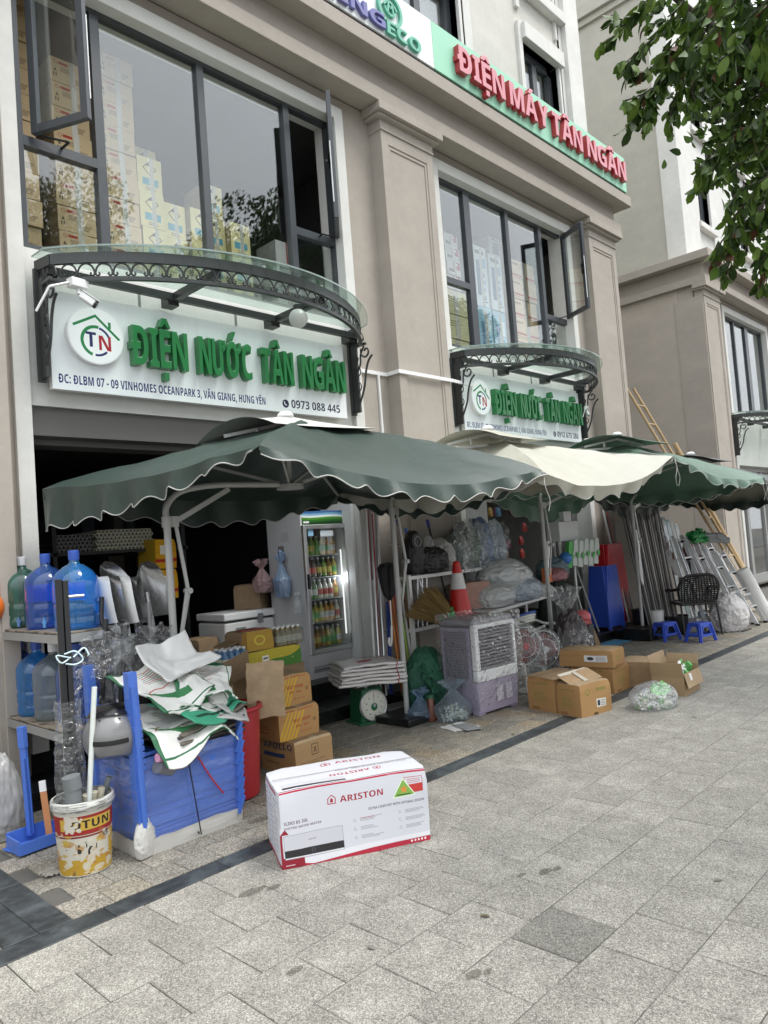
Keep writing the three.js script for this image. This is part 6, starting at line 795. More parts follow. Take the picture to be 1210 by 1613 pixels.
  for (let j = 0; j < 6; j++) for (let i = 0; i < 15 - (j % 2); i++) part('pipe', tubeG, pw, pb, [0.02 + i * 0.041 + (j % 2) * 0.02, j * 0.035, 0]); for (let j = 0; j < 5; j++) for (let i = 0; i < 9 - (j % 2); i++) part('pipe', tubeG, pd, pb, [-0.37 + i * 0.041 + (j % 2) * 0.02, j * 0.035, 0]);
  const rk = thing('shop_rack', 'dark rack holding the pipes inside the shop', 'rack', [3.3, 0.28, -7.6]); part('shelf', bb(-0.55, 0.9, 1.43, 1.46, -0.9, 0.62), M.dark, rk); for (const [x, z] of [[-0.5, 0.6], [0.85, 0.6]]) part('post', bx(0.04, 2.0, 0.04, x, 0, z), M.dark, rk);
  const yb = std([0.5, 0.31, 0.02], 0.6), ybT = printK(128, 192, '#d8a015', (x, W, H) => { x.fillStyle = '#efe9d8'; x.fillRect(30, 40, 70, 60); x.fillStyle = '#b5281e'; x.fillRect(0, 130, W, 20); });
  for (let k = 0; k < 2; k++) cartonBox('yellow_box', ['yellow box with a white label beside the pipes inside', 'yellow box with a red band, under the other yellow one'][k], 0.26, 0.3, 0.3, [3.84, 1.52 - 0.31 * k, -7.0], 0.15, [yb, yb, yb, yb, ybT, yb]);
  const dk = [std([0.06, 0.06, 0.07], 0.7), std([0.2, 0.16, 0.12], 0.8), std([0.12, 0.14, 0.16], 0.6), std([0.28, 0.26, 0.24], 0.7)], R2 = rng(66);
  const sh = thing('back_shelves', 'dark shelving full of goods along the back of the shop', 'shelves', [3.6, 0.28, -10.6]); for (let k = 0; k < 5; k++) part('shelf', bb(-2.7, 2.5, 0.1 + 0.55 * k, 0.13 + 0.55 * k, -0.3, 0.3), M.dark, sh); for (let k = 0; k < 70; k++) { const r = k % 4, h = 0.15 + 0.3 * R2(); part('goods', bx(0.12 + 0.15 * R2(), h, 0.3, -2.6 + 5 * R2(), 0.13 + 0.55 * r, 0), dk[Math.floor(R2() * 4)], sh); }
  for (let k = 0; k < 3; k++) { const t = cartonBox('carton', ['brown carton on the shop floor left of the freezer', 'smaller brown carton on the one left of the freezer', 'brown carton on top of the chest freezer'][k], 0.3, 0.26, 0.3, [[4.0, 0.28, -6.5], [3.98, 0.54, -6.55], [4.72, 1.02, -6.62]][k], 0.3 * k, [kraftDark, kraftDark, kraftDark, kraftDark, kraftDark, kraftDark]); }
  for (let k = 0; k < 4; k++) part('goods', bag(0.3, 0.3, 0.3, 30 + k, 0.15, 0, false), dk[k], thing('dark_bag', ['dark bag on the shop floor behind the film bundle', 'dark bag on the shop floor left of the brown cartons', 'dark bag hanging high at the left in the shop', 'dark bag hanging high in the middle of the shop'][k], 'bag', [[2.9, 0.28, -6.3], [3.5, 0.28, -6.6], [3.3, 2.2, -8], [4.4, 1.5, -8]][k]));
  one('poster', 'red and yellow notice stuck on the right door jamb', 'notice', new THREE.PlaneGeometry(0.19, 0.235), std(0xffffff, 0.6, { map: canvasTex(192, 240, (x) => { x.fillStyle = '#b8302a'; x.fillRect(0, 0, 192, 240); x.fillStyle = '#e0a83a'; for (let k = 0; k < 4; k++) for (let j = 0; j < 5; j++) x.fillRect(22 + j * 31, 26 + k * 38, 26, 22); x.fillStyle = '#e7d7c9'; x.fillRect(30, 186, 130, 14); x.fillRect(12, 214, 168, 14); }) }), [5.53, 1.86, -5.556]);
  const hk = thing('hook', 'small wire hook on the right door jamb with a string', 'hook', [5.5, 1.66, -5.55]); part('wire', tube([[0, 0, 0], [0.05, 0.01, 0.02], [0.07, -0.06, 0.03], [0.05, -0.1, 0.02]], 0.005, 12, 5), M.dark, hk); part('string', rod([0, 0, 0], [-0.55, -0.1, 0.95], 0.003, 4), M.plast, hk);
}
// ---------------------------------------------------------------- scale with folded sacks
{
  const gr = phys([0.012, 0.11, 0.045], 0.4, { clearcoat: 0.3 }), t = thing('weighing_scale', 'green spring scale with a round white dial', 'scale', [4.7, 0, -4.93], -0.22);
  part('body', ext([[-0.12, 0.02], [0.12, 0.02], [0.1, 0.3], [-0.1, 0.3]], 0.2, 0.006).translate(0, 0, -0.1), gr, t); part('foot_plate', bx(0.34, 0.02, 0.27, 0, 0, 0.02, 0.006), gr, t); part('platform', join(rod([0, 0.3, 0], [0, 0.34, 0], 0.03, 12), bx(0.34, 0.012, 0.3, 0, 0.34, 0, 0.004)), M.steel, t);
  const dt = canvasTex(256, 256, (x) => { x.fillStyle = '#d3d2c6'; x.fillRect(0, 0, 256, 256); x.fillStyle = '#40423c'; x.font = 'bold 20px sans-serif'; for (let k = 0; k < 60; k++) { const a = k * PI / 30; x.save(); x.translate(128, 128); x.rotate(a); x.fillRect(-1, -118, 2, k % 5 ? 8 : 16); x.restore(); } for (let k = 0; k < 10; k++) { const a = k * PI / 5 - PI / 2; x.fillText(String(k * 3), 118 + 86 * Math.cos(a), 136 + 86 * Math.sin(a)); } x.fillStyle = '#17663a'; x.beginPath(); x.arc(128, 140, 34, 0, 7); x.fill(); });
  const dl = part('dial', rod([0, 0.155, 0.105], [0, 0.155, 0.13], 0.138, 36), M.wpaint, t); part('dial_face', new THREE.CircleGeometry(0.128, 36).translate(0, 0.155, 0.132), std(0xffffff, 0.4, { map: dt }), dl); part('needle', join(bar([0, 0.155, 0.136], [0, 0.27, 0.136], 0.003, 0.006, [0, 0, 1]), rod([0, 0.155, 0.133], [0, 0.155, 0.142], 0.014, 12)), M.steel, dl); part('dial_ring', new THREE.TorusGeometry(0.135, 0.006, 8, 40).translate(0, 0.155, 0.131), M.steel, dl);
  const st = (n) => std(0xffffff, 0.5, { map: canvasTex(512, 384, (x, W, H) => { const r = rng(n); x.fillStyle = '#d6d2d0'; x.fillRect(0, 0, W, H); x.fillStyle = '#a3303a'; x.beginPath(); x.moveTo(150, 170); x.lineTo(330, 190); x.lineTo(280, 230); x.lineTo(200, 300); x.lineTo(140, 290); x.lineTo(180, 230); x.fill(); x.fillRect(270, 50, 140, 44); x.fillStyle = '#e8dfdc'; x.font = 'bold 34px sans-serif'; x.fillText('W 1023', 280, 84); x.fillStyle = '#2f5c49'; for (let k = 0; k < 40; k++) x.fillRect(W - 60 + 50 * r(), H * r(), 12, 5); x.fillStyle = '#9b2a36'; x.fillRect(W - 70, 0, 9, H); }) });
  const a = st(3), ps = [0, 1, 2, 3, 4, 5].map((k) => { const s = thing('folded_sack', ['lowest folded white sack on the scale', 'folded white sack, second from the bottom on the scale', 'folded white sack, third from the bottom on the scale', 'folded white sack, fourth from the bottom on the scale', 'folded white sack, second from the top on the scale', 'topmost folded white sack with red print on the scale'][k], 'sack', [4.66 + 0.01 * (k % 2), 0.368 + 0.032 * k, -4.86], -0.5 + 0.04 * (k % 3), 'folded sacks on the scale'); s.rotation.z = -0.03; part('sack_body', sheet(0.62 - 0.01 * k, 0.034, 0.44, 200 + k * 5, 0.009), a, s); return s; });
}
// ---------------------------------------------------------------- mops, brooms and long handles between the doors
{
  const long = (name, label, cat, a, b, r, m, tip, tm) => { const t = thing(name, label, cat); part('handle', rod(a, b, r, 8), m, t); if (tip) part('tip', rod(b, [b[0] + (b[0] - a[0]) * tip, b[1] + (b[1] - a[1]) * tip, b[2] + (b[2] - a[2]) * tip], r * 1.5, 10), tm, t); return t; };
  const wh = [M.plast, M.steel, phys([0.45, 0.05, 0.06], 0.4), M.steel, M.plast, phys([0.04, 0.09, 0.4], 0.4)];
  for (let k = 0; k < 6; k++) long('mop_handle', ['white mop handle, leftmost beside the door jamb', 'chrome mop handle second beside the door jamb', 'red mop handle in the bundle by the jamb', 'chrome mop handle in front of the bundle', 'white mop handle nearest the second parasol post', 'blue mop handle low in the bundle by the jamb'][k], 'mop handle', [5.02 + 0.035 * k, 0.13, -5.12 + 0.03 * (k % 2)], [5.3 + 0.04 * k, k === 5 ? 1.0 : 1.98 - 0.03 * (k % 3), -5.36 + 0.02 * (k % 2)], k === 5 ? 0.02 : 0.013, wh[k]);
  for (let k = 0; k < 3; k++) { const t = thing('flat_mop', ['white flat panel pack, left of three, high beside the jamb', 'red-striped flat panel pack, middle of three, beside the jamb', 'white flat panel pack, right of three, beside the parasol post'][k], 'pack'); part('pack', bar([5.22 + 0.07 * k, 1.25, -5.32], [5.3 + 0.07 * k, 1.98, -5.42], 0.02, 0.055, [1, 0, 0]), k === 1 ? std([0.5, 0.2, 0.2], 0.5) : M.wpaint, t); }
  const u = thing('black_umbrella', 'closed black umbrella hanging handle down by the second post', 'umbrella', [5.02, 0.62, -4.86]); part('cloth', warp(lathe([[0.012, 0.44], [0.05, 0.5], [0.075, 0.62], [0.085, 0.75], [0.06, 0.79], [0.01, 0.8]], 22), (v) => { const a = Math.atan2(v.z, v.x), f = 1 + 0.25 * Math.sin(a * 6 + v.y * 4); v.x *= f; v.z *= f; v.x += 0.03 * v.y; }), std([0.012, 0.012, 0.014], 0.7), u); part('shaft', rod([0.012, 0.08, 0], [0.02, 0.5, 0], 0.007, 8), M.steel, u); part('hook_handle', tube([[0.012, 0.2, 0], [0.0, 0.08, 0], [-0.03, 0.02, 0.01], [-0.06, 0.05, 0.02], [-0.05, 0.1, 0.02]], 0.012, 20, 8), M.wpaint, u);
  const tips = phys([0.03, 0.05, 0.3], 0.4), lt = phys([0.08, 0.2, 0.6], 0.4);
  long('long_handle', 'dark pole with a navy tip standing behind the rack, left of three', 'pole', [5.75, 0.8, -5.1], [5.66, 1.78, -5.25], 0.011, M.grey, 0.07, tips); long('long_handle', 'chrome pole with a bright blue tip behind the rack', 'pole', [5.86, 0.8, -5.1], [5.78, 1.68, -5.25], 0.012, M.steel, 0.08, lt); long('long_handle', 'black pole with a navy tip, behind the cone', 'pole', [6.27, 0.8, -5.15], [6.2, 1.76, -5.3], 0.012, M.black, 0.08, tips);
  for (let k = 0; k < 7; k++) long('coloured_stick', ['orange stick, leftmost under the brooms', 'dark orange stick, second under the brooms', 'red stick in the bundle behind the brooms', 'lime stick in the bundle behind the brooms', 'white stick behind the brooms', 'brown stick behind the brooms', 'green stick at the right of the bundle'][k], 'stick', [5.18 + 0.05 * k, 0.13, -4.92], [5.24 + 0.045 * k, 1.24 - 0.02 * (k % 3), -5.08], 0.014, phys([[0.55, 0.17, 0.02], [0.4, 0.11, 0.02], [0.4, 0.04, 0.03], [0.3, 0.5, 0.08], [0.6, 0.6, 0.58], [0.2, 0.1, 0.04], [0.07, 0.3, 0.1]][k], 0.45));
  // straw brooms with green handles
  const straw = std([0.3, 0.2, 0.07], 0.9), R = rng(15);
  for (let k = 0; k < 3; k++) {
    const t = thing('straw_broom', ['straw broom with a green handle, foremost, head up', 'straw broom with a green handle, left of the foremost', 'straw broom with a leaf-green handle, behind the other two'][k], 'broom', [5.72 + 0.05 * k, 0.0, -4.55 - 0.06 * k]); const g = [], top = [[-0.24, 1.06, -0.2], [-0.42, 0.98, -0.16], [-0.14, 1.08, -0.25]][k], base = [[-0.02, 0.78, -0.1], [-0.14, 0.74, -0.1], [0.04, 0.8, -0.12]][k];
    for (let q = 0; q < 150; q++) { const s = R() * 2 - 1, w = R() - 0.5, e = [top[0] + s * 0.2, top[1] + 0.06 * R() - 0.12 * s * s, top[2] + w * 0.09]; const c = curve([base, [(base[0] + e[0]) / 2 + s * 0.03, (base[1] + e[1]) / 2 + 0.02, (base[2] + e[2]) / 2 + w * 0.03], e]); g.push(clean(new THREE.TubeGeometry(c, 4, 0.0035, 3))); }
    const hd = part('straw', mergeGeometries(g.map((x) => x), false), straw, t); hd.userData.kind = 'stuff';
    part('binding', rod([base[0], base[1] - 0.03, base[2]], [base[0] - 0.03, base[1] + 0.1, base[2] - 0.02], 0.034, 10, 0.05), phys([0.05, 0.3, 0.08], 0.5), t); part('handle', rod([base[0], base[1], base[2]], [0.1, 0.12, 0.1], 0.017, 10), phys([0.07, 0.4, 0.08], 0.45), t);
  }
}
// ---------------------------------------------------------------- white rack, bags and cone in front of the second door
{
  const rk = thing('white_rack', 'white steel rack behind the traffic cone and brooms', 'rack'); const P = (x, z) => [x, z];
  for (const [x, z] of [[5.42, -4.95], [6.9, -5.12], [5.42, -5.35], [6.9, -5.5]]) part('post', bb(x - 0.018, x + 0.018, 0.124, 1.27, z - 0.018, z + 0.018), M.wpaint, rk);
  for (const y of [0.72, 1.24]) { part('beam', bar([5.4, y, -4.95], [6.92, y, -5.12], 0.03, 0.035), M.wpaint, rk); part('beam', bar([5.42, y, -4.95], [5.42, y, -5.35], 0.03, 0.035), M.wpaint, rk); part('shelf', bar([5.42, y - 0.01, -5.15], [6.9, y - 0.01, -5.31], 0.36, 0.008), M.grey, rk); }
  for (let k = 0; k < 3; k++) part('rail', rod([5.55 + k * 0.07, 0.74, -4.99], [5.6 + k * 0.07, 1.23, -4.99], 0.008, 8), M.steel, rk);
  const tb = thing('white_table', 'white-edged low table carrying grey plastic bags', 'table'); part('table_top', bar([6.12, 0.8, -4.78], [8.2, 0.8, -5.26], 0.42, 0.03), M.wpaint, tb); for (const [x, z] of [[6.25, -4.62], [8.12, -5.06], [6.3, -5.0], [8.15, -5.42]]) part('leg', bb(x - 0.014, x + 0.014, z < -5.16 ? 0.124 : 0, 0.79, z - 0.014, z + 0.014), M.wpaint, tb); part('rail', bar([6.2, 0.42, -4.7], [8.15, 0.42, -5.16], 0.02, 0.03), M.wpaint, tb);
  const co = thing('traffic_cone', 'red traffic cone with a silver band standing on the rack', 'cone', [5.98, 0.82, -4.78]); part('cone_body', lathe([[0.13, 0.0], [0.125, 0.02], [0.035, 0.53], [0.03, 0.545], [0.001, 0.55]], 28), phys([0.55, 0.02, 0.015], 0.4), co); part('base', bx(0.32, 0.02, 0.32, 0, -0.012, 0, 0.008), phys([0.5, 0.02, 0.015], 0.45), co); part('band', lathe([[0.082, 0.262], [0.0535, 0.425]], 28).translate(0, 0, 0), std([0.62, 0.62, 0.6], 0.35), co).scale.set(1.03, 1, 1.03);
  const pb = cartonBox('carton', 'pinkish open carton on the rack right of the cone', 0.36, 0.28, 0.3, [6.42, 0.84, -4.98], -0.15, Array(6).fill(std([0.42, 0.25, 0.21], 0.85, { map: cardMap }))); part('flap', bx(0.17, 0.004, 0.28, -0.12, 0.3, 0), kraftDark, pb, [0, 0, 0], [0, 0, 0.25]);
  const greyP = phys([0.6, 0.62, 0.62], 0.28, { transmission: 0.3, clearcoat: 0.3 }), cool = phys([0.5, 0.58, 0.66], 0.25, { transmission: 0.35, clearcoat: 0.3 });
  const B = (label, p, w, h, d, s, m, cr = 0.13, neck = 0, ry = 0) => { const t = thing('plastic_bag', label, 'bag', p, ry); part('bag_body', bag(w, h, d, s, cr, neck), m, t); return t; };
  B('grey plastic bag at the left end of the white table', [6.7, 0.82, -4.86], 0.66, 0.26, 0.36, 21, greyP); B('large whitish plastic bag on top of the heap on the white table', [7.2, 0.96, -5.05], 0.95, 0.34, 0.42, 23, greyP); B('bluish clear bag in the middle of the white table', [7.42, 0.82, -4.95], 0.6, 0.26, 0.34, 25, cool); B('grey bag overhanging the right end of the white table', [7.95, 0.8, -5.1], 0.5, 0.2, 0.34, 27, greyP); B('grey bag sunk at the back left of the table heap', [6.95, 0.82, -5.15], 0.6, 0.3, 0.3, 29, greyP);
  // film-wrapped goods standing on the rack
  const dB = phys([0.1, 0.13, 0.12], 0.3, { clearcoat: 0.3 }), bl = phys([0.13, 0.19, 0.34], 0.3, { clearcoat: 0.3 });
  for (let k = 0; k < 6; k++) B(['olive film-wrapped bundle right behind the cone', 'dark green film-wrapped bundle behind the pink carton', 'blue film-wrapped bundle standing highest behind the bags', 'pale blue wrapped roll next to the third parasol post', 'grey wrapped bundle just left of the cone tip', 'slate wrapped bundle at the back of the rack'][k], [[6.45, 1.27, -5.15], [6.72, 1.27, -5.2], [7.1, 1.22, -5.3], [7.45, 1.2, -5.35], [6.15, 1.26, -5.1], [6.9, 1.25, -5.38]][k], [0.34, 0.36, 0.42, 0.32, 0.24, 0.4][k], [0.38, 0.42, 0.58, 0.56, 0.32, 0.5][k], 0.26, 50 + k, [dB, phys([0.06, 0.12, 0.08], 0.3), bl, phys([0.3, 0.38, 0.46], 0.3), phys([0.4, 0.4, 0.38], 0.3), phys([0.14, 0.16, 0.18], 0.3)][k], 0.22);
  for (let k = 0; k < 4; k++) { const t = thing('film', ['clear film over the olive bundle', 'clear film over the green bundle', 'blue film sleeve over the tallest bundle', 'clear film sleeve beside the parasol post'][k], 'film'); part('film', filmSheet([6.3 + 0.3 * k, 1.78, -5.05 - 0.05 * k], [6.6 + 0.3 * k, 1.74, -5.08 - 0.05 * k], [6.56 + 0.3 * k, 1.25, -5.0 - 0.05 * k], [6.28 + 0.3 * k, 1.24, -4.98 - 0.05 * k], 30 + k * 5, 0.09), filmClear, t); }
  B('black bundle with a round end at the left of the rack', [5.6, 1.27, -5.02], 0.24, 0.42, 0.22, 61, M.black, 0.1); B('black bundle lying along the rack left of the cone', [5.85, 1.26, -4.98], 0.45, 0.26, 0.22, 63, M.black, 0.15); B('small clear white packet behind the black bundles', [6.0, 1.3, -5.15], 0.16, 0.34, 0.12, 65, film, 0.2);
  { const t = thing('round_disc_tool', 'black round tool on top of the left black bundle', 'tool', [5.56, 1.6, -4.95]); part('disc', rod([0, 0, 0], [0, 0, 0.03], 0.08, 20), M.black, t); part('ring', new THREE.TorusGeometry(0.05, 0.008, 6, 20).translate(0, 0, 0.034), M.grey, t); }
  // dark bay behind: coloured goods hanging in the doorway
  const cs = [[0.4, 0.05, 0.04], [0.5, 0.3, 0.05], [0.1, 0.25, 0.4], [0.4, 0.16, 0.05], [0.12, 0.3, 0.15], [0.4, 0.1, 0.2], [0.5, 0.42, 0.3]], nm = ['red', 'amber', 'blue', 'orange', 'green', 'pink', 'straw'], R = rng(88);
  for (let k = 0; k < 28; k++) B(`${nm[k % 7]} packet hanging in the dark second doorway, ${['top', 'second', 'third', 'bottom'][k / 7 | 0]} row`, [8.05 + 1.5 * R(), 1.85 - 0.22 * (k / 7 | 0) + 0.1 * R(), -6.1 - 0.5 * R()], 0.09, 0.13, 0.06, 100 + k, phys(cs[k % 7].map((c) => c * 0.7), 0.35), 0.25);
  const cab = thing('white_cabinet', 'small white wall cabinet by the second doorway', 'cabinet', [9.2, 1.47, -5.4]); part('case', bx(0.52, 0.27, 0.2, 0, 0, 0, 0.006), M.wpaint, cab); part('box_on_top', bx(0.2, 0.14, 0.16, 0.02, 0.272, 0, 0.004), M.plast, cab); part('stand', join(bb(-0.25, -0.23, -1.3, 0, -0.02, 0.0), bb(0.23, 0.27, -1.3, 0, -0.02, 0.0)), M.wpaint, cab);
  const pk = phys([0.62, 0.66, 0.62], 0.35), lab = phys([0.1, 0.45, 0.1], 0.4); for (let k = 0; k < 6; k++) { const t = thing('hanging_packet', ['green-fronted packet, leftmost under the white cabinet', 'white packet with a green label, second under the cabinet', 'white packet with a green label, third under the cabinet', 'white packet with a green label, fourth under the cabinet', 'white packet with a green label, fifth under the cabinet', 'white packet, rightmost and lowest under the cabinet'][k], 'packet', [9.0 + 0.11 * k, 1.1 + 0.02 * (k % 2), -5.22 + 0.02 * k]); part('packet_body', warp(clean(new THREE.BoxGeometry(0.12, 0.36, 0.05, 6, 12, 3)), (v) => { v.x *= 1 - 0.3 * Math.max(0, v.y - 0.08) / 0.1; v.x += 0.01 * Math.sin(v.y * 30); }), k ? pk : lab, t, [0, 0.18, 0], [0.1, 0, -0.12]); part('label', bx(0.06, 0.07, 0.002, 0, 0.12, 0.03), lab, t, [0, 0, 0], [0.1, 0, -0.12]); }
  one('blue_ball', 'blue ball under the white cabinet', 'ball', clean(new THREE.SphereGeometry(0.085, 22, 16)), phys([0.05, 0.2, 0.55], 0.4), [8.78, 1.24, -5.15]);
  const sp = thing('putty_knife', 'white tube brush hanging at the third parasol post', 'brush', [8.1, 1.15, -5.0]); part('tube', rod([0, 0.12, 0], [0.03, 0.34, 0], 0.028, 10), M.plast, sp); part('stem', rod([-0.02, 0, 0], [0, 0.12, 0], 0.012, 8), M.steel, sp); one('orange_box', 'small red and orange box hanging by the third post', 'box', bx(0.16, 0.18, 0.05), std([0.55, 0.15, 0.04], 0.5), [7.98, 0.98, -4.96]);
  B('dark teal tarpaulin bundle right of the table bags', [8.5, 0.98, -5.2], 0.6, 0.28, 0.3, 71, std([0.1, 0.15, 0.17], 0.5), 0.2); B('red and clear packet lying at the table right end', [8.25, 0.98, -5.0], 0.4, 0.16, 0.24, 73, phys([0.3, 0.12, 0.13], 0.3), 0.2); const db = B('black sack standing right of the white table', [8.75, 0.124, -5.32], 0.7, 0.84, 0.4, 75, std([0.02, 0.024, 0.022], 0.5), 0.1);
  for (let k = 0; k < 2; k++) { const t = thing('thin_lath', ['grey lath leaning on the jamb behind the blue stool stack', 'clear packet of fittings hanging low beside the black sack'][k], k ? 'packet' : 'lath'); if (k) part('packet_body', bar([9.45, 0.4, -5.35], [9.4, 0.75, -5.4], 0.1, 0.02), phys([0.5, 0.55, 0.52], 0.3), t); else part('lath', bar([9.75, 0.13, -5.28], [9.62, 1.35, -5.56], 0.03, 0.02), M.galv, t); }
}
// ---------------------------------------------------------------- air cooler, green bag, small bags on the ground
{
  const t = thing('air_cooler', 'lilac and white air cooler wrapped in clear film', 'air cooler', [5.545, 0, -4.25], -0.07), li = phys([0.36, 0.31, 0.42], 0.4), w = 0.285, d = 0.21;
  part('water_tank', (() => { const g = ext([[-w + 0.03, 0.03], [w - 0.03, 0.03], [w, 0.29], [-w, 0.29]], d * 2 - 0.02, 0.008); return g.translate(0, 0, -d + 0.01); })(), li, t); for (const [x, z] of [[-1, 1], [1, 1], [-1, -1], [1, -1]]) part('foot', bx(0.09, 0.05, 0.09, x * (w - 0.06), 0, z * (d - 0.06), 0.01), li, t);
  part('side_case', join(bb(-w, w, 0.29, 0.79, -d, d - 0.05, 0.015)), phys([0.2, 0.185, 0.225], 0.45), t);
  part('front_frame', join(bb(-w, w, 0.3, 0.4, d - 0.05, d + 0.01, 0.012), bb(-w, -w + 0.055, 0.4, 0.8, d - 0.05, d + 0.01, 0.012), bb(w - 0.03, w, 0.4, 0.8, d - 0.05, d + 0.01, 0.012), bb(-w, w, 0.77, 0.81, d - 0.05, d + 0.01, 0.012)), M.plast, t); part('top', bb(-w, w, 0.79, 0.86, -d, d, 0.03), phys([0.26, 0.25, 0.28], 0.35), t);
  part('dark_backing', bb(-w + 0.05, w - 0.03, 0.4, 0.77, d - 0.048, d - 0.04), M.dark, t);  // flat black sheet behind the slats; the case has no hollow
  for (let k = 0; k < 12; k++) part('slat', bx(w * 2 - 0.09, 0.012, 0.03, 0.012, 0.41 + k * 0.03, d - 0.015, 0.003), phys([0.2, 0.185, 0.23], 0.4), t, undefined, undefined);
  for (let k = 0; k < 16; k++) part('side_slat', bb(-w - 0.008, -w - 0.001, 0.33 + k * 0.026, 0.345 + k * 0.026, -d + 0.05, d - 0.09), phys([0.24, 0.22, 0.27], 0.45), t); part('side_frame', join(bb(-w - 0.01, -w, 0.3, 0.325, -d + 0.02, d - 0.06), bb(-w - 0.01, -w, 0.75, 0.78, -d + 0.02, d - 0.06), bb(-w - 0.01, -w, 0.325, 0.75, -d + 0.02, -d + 0.05), bb(-w - 0.01, -w, 0.325, 0.75, d - 0.09, d - 0.06)), phys([0.36, 0.32, 0.42], 0.4), t);
  for (let k = 0; k < 2; k++) part('sticker', bx(0.09, 0.14, 0.001, 0.0 + 0.13 * k, 0.1, d + 0.01), std(0xffffff, 0.5, { map: canvasTex(96, 128, (x) => { x.fillStyle = '#c9c4d2'; x.fillRect(0, 0, 96, 128); x.fillStyle = '#dcdce4'; x.fillRect(16, 10, 50, 60); x.fillStyle = '#5c8a94'; x.fillRect(20, 80, 44, 34); }) }), t);
  part('film_wrap', (() => { const p = [[-w - 0.03, d + 0.04], [w + 0.03, d + 0.04], [w + 0.05, -d], [-w - 0.03, -d], [-w - 0.03, d + 0.04]], q = [], ix = [], m = 48, n = 30; for (let j = 0; j <= n; j++) for (let i = 0; i <= m; i++) { const s = i / m * 4, k = Math.min(3, Math.floor(s)), f = s - k, x = p[k][0] + (p[k + 1][0] - p[k][0]) * f, z = p[k][1] + (p[k + 1][1] - p[k][1]) * f, y = 0.1 + 0.8 * j / n, a = 1 + 0.07 * ridge(x * 7, y * 7, z * 7) + 0.05 * (1 - j / n) ; q.push(x * a, y, z * a); } for (let j = 0; j < n; j++) for (let i = 0; i < m; i++) { const a = j * (m + 1) + i; ix.push(a, a + 1, a + m + 2, a, a + m + 2, a + m + 1); } const g = new THREE.BufferGeometry(); g.setAttribute('position', new THREE.Float32BufferAttribute(q, 3)); g.setIndex(ix); g.computeVertexNormals(); return muv(g); })(), filmClear, t);
  const gb = thing('green_bag', 'crumpled dark green cloth bag standing left of the air cooler', 'bag', [5.24, 0.0, -4.66]); part('bag_body', bag(0.52, 0.55, 0.4, 81, 0.12), std([0.02, 0.1, 0.06], 0.7), gb); const gcl = std([0.025, 0.12, 0.07], 0.75, { bumpMap: rep(T.crumple, 0.4), bumpScale: 0.02 }); part('fold', filmSheet([-0.26, 0.4, 0.12], [0.02, 0.56, 0.02], [0.12, 0.3, 0.22], [-0.2, 0.22, 0.23], 5, 0.06), gcl, gb); part('fold', filmSheet([-0.05, 0.55, 0.02], [0.26, 0.42, 0.02], [0.24, 0.15, 0.2], [0.03, 0.2, 0.24], 9, 0.06), gcl, gb); part('fold', filmSheet([-0.24, 0.3, 0.16], [0.0, 0.28, 0.22], [0.0, 0.1, 0.22], [-0.16, 0.06, 0.2], 15, 0.05), gcl, gb); part('strap', tube([[0.08, 0.42, 0.16], [0.1, 0.3, 0.22], [0.08, 0.1, 0.22], [0.08, 0.02, 0.2]], 0.012, 14, 5), std([0.02, 0.07, 0.045], 0.7), gb);
  const R = rng(17), bits = (w, h, d, n, s0, cols) => { const o = []; for (let k = 0; k < n; k++) { const a = R() * 6.3, q = Math.sqrt(R()), y = R() * R(), f = Math.sqrt(1 - y * 0.8); o.push([rod([0, 0, 0], [0.0, 0.03 * s0, 0], 0.012 * s0, 8).rotateX(R() * 3).rotateY(R() * 6).translate(q * Math.cos(a) * w / 2 * f, 0.012 + y * h, q * Math.sin(a) * d / 2 * f), cols[Math.floor(R() * cols.length)]]); } return o; };
  const cream = phys([0.6, 0.58, 0.46], 0.45), grn = phys([0.12, 0.4, 0.08], 0.4), dkk = phys([0.1, 0.11, 0.1], 0.5), wht = phys([0.66, 0.66, 0.62], 0.45);
  const fill = (t, list) => { for (const m of [...new Set(list.map((l) => l[1]))]) { const p = part('fittings', join(list.filter((l) => l[1] === m).map((l) => l[0])), m, t); p.userData.kind = 'stuff'; } };
  const bagOf = (label, p, w, h, d, s, m, neck, n, cols, fh) => { const t = thing('goods_bag', label, 'bag', p); part('bag_body', bag(w, h, d, s, 0.13, neck), m, t); fill(t, bits(w * 0.72, fh, d * 0.72, n, 1, cols)); return t; };
  const thinB = phys([0.45, 0.62, 0.8], 0.15, { transmission: 0.82, thickness: 0, ior: 1.5 }), thinC = phys([0.72, 0.8, 0.85], 0.1, { transmission: 0.88, thickness: 0, ior: 1.5 });
  bagOf('small knotted blue bag at the left of the green bag', [4.9, 0.002, -4.46], 0.24, 0.2, 0.2, 31, thinB, 0.5, 40, [wht, cream], 0.05); bagOf('fuller clear bluish bag of fittings in front of the air cooler', [5.08, 0.002, -4.22], 0.36, 0.26, 0.3, 34, thinC, 0.35, 110, [wht, cream, dkk], 0.13);
  bagOf('clear bag of cream and green fittings lying before the opened carton', [6.24, 0.002, -2.92], 0.52, 0.2, 0.36, 37, film, 0, 260, [cream, cream, wht, grn], 0.14); { const t = thing('green_packets', 'bright green packets showing at the top of the clear bag', 'packets', [6.26, 0.1, -2.95]); for (let k = 0; k < 3; k++) part('packet', filmSheet([-0.14 + 0.08 * k, 0.06, 0.06], [0.02 + 0.08 * k, 0.09, 0.02], [0.04 + 0.06 * k, 0.02, 0.12], [-0.1 + 0.08 * k, 0.0, 0.12], 70 + k, 0.03, 12), phys([0.15, 0.5, 0.1], 0.3), t); }
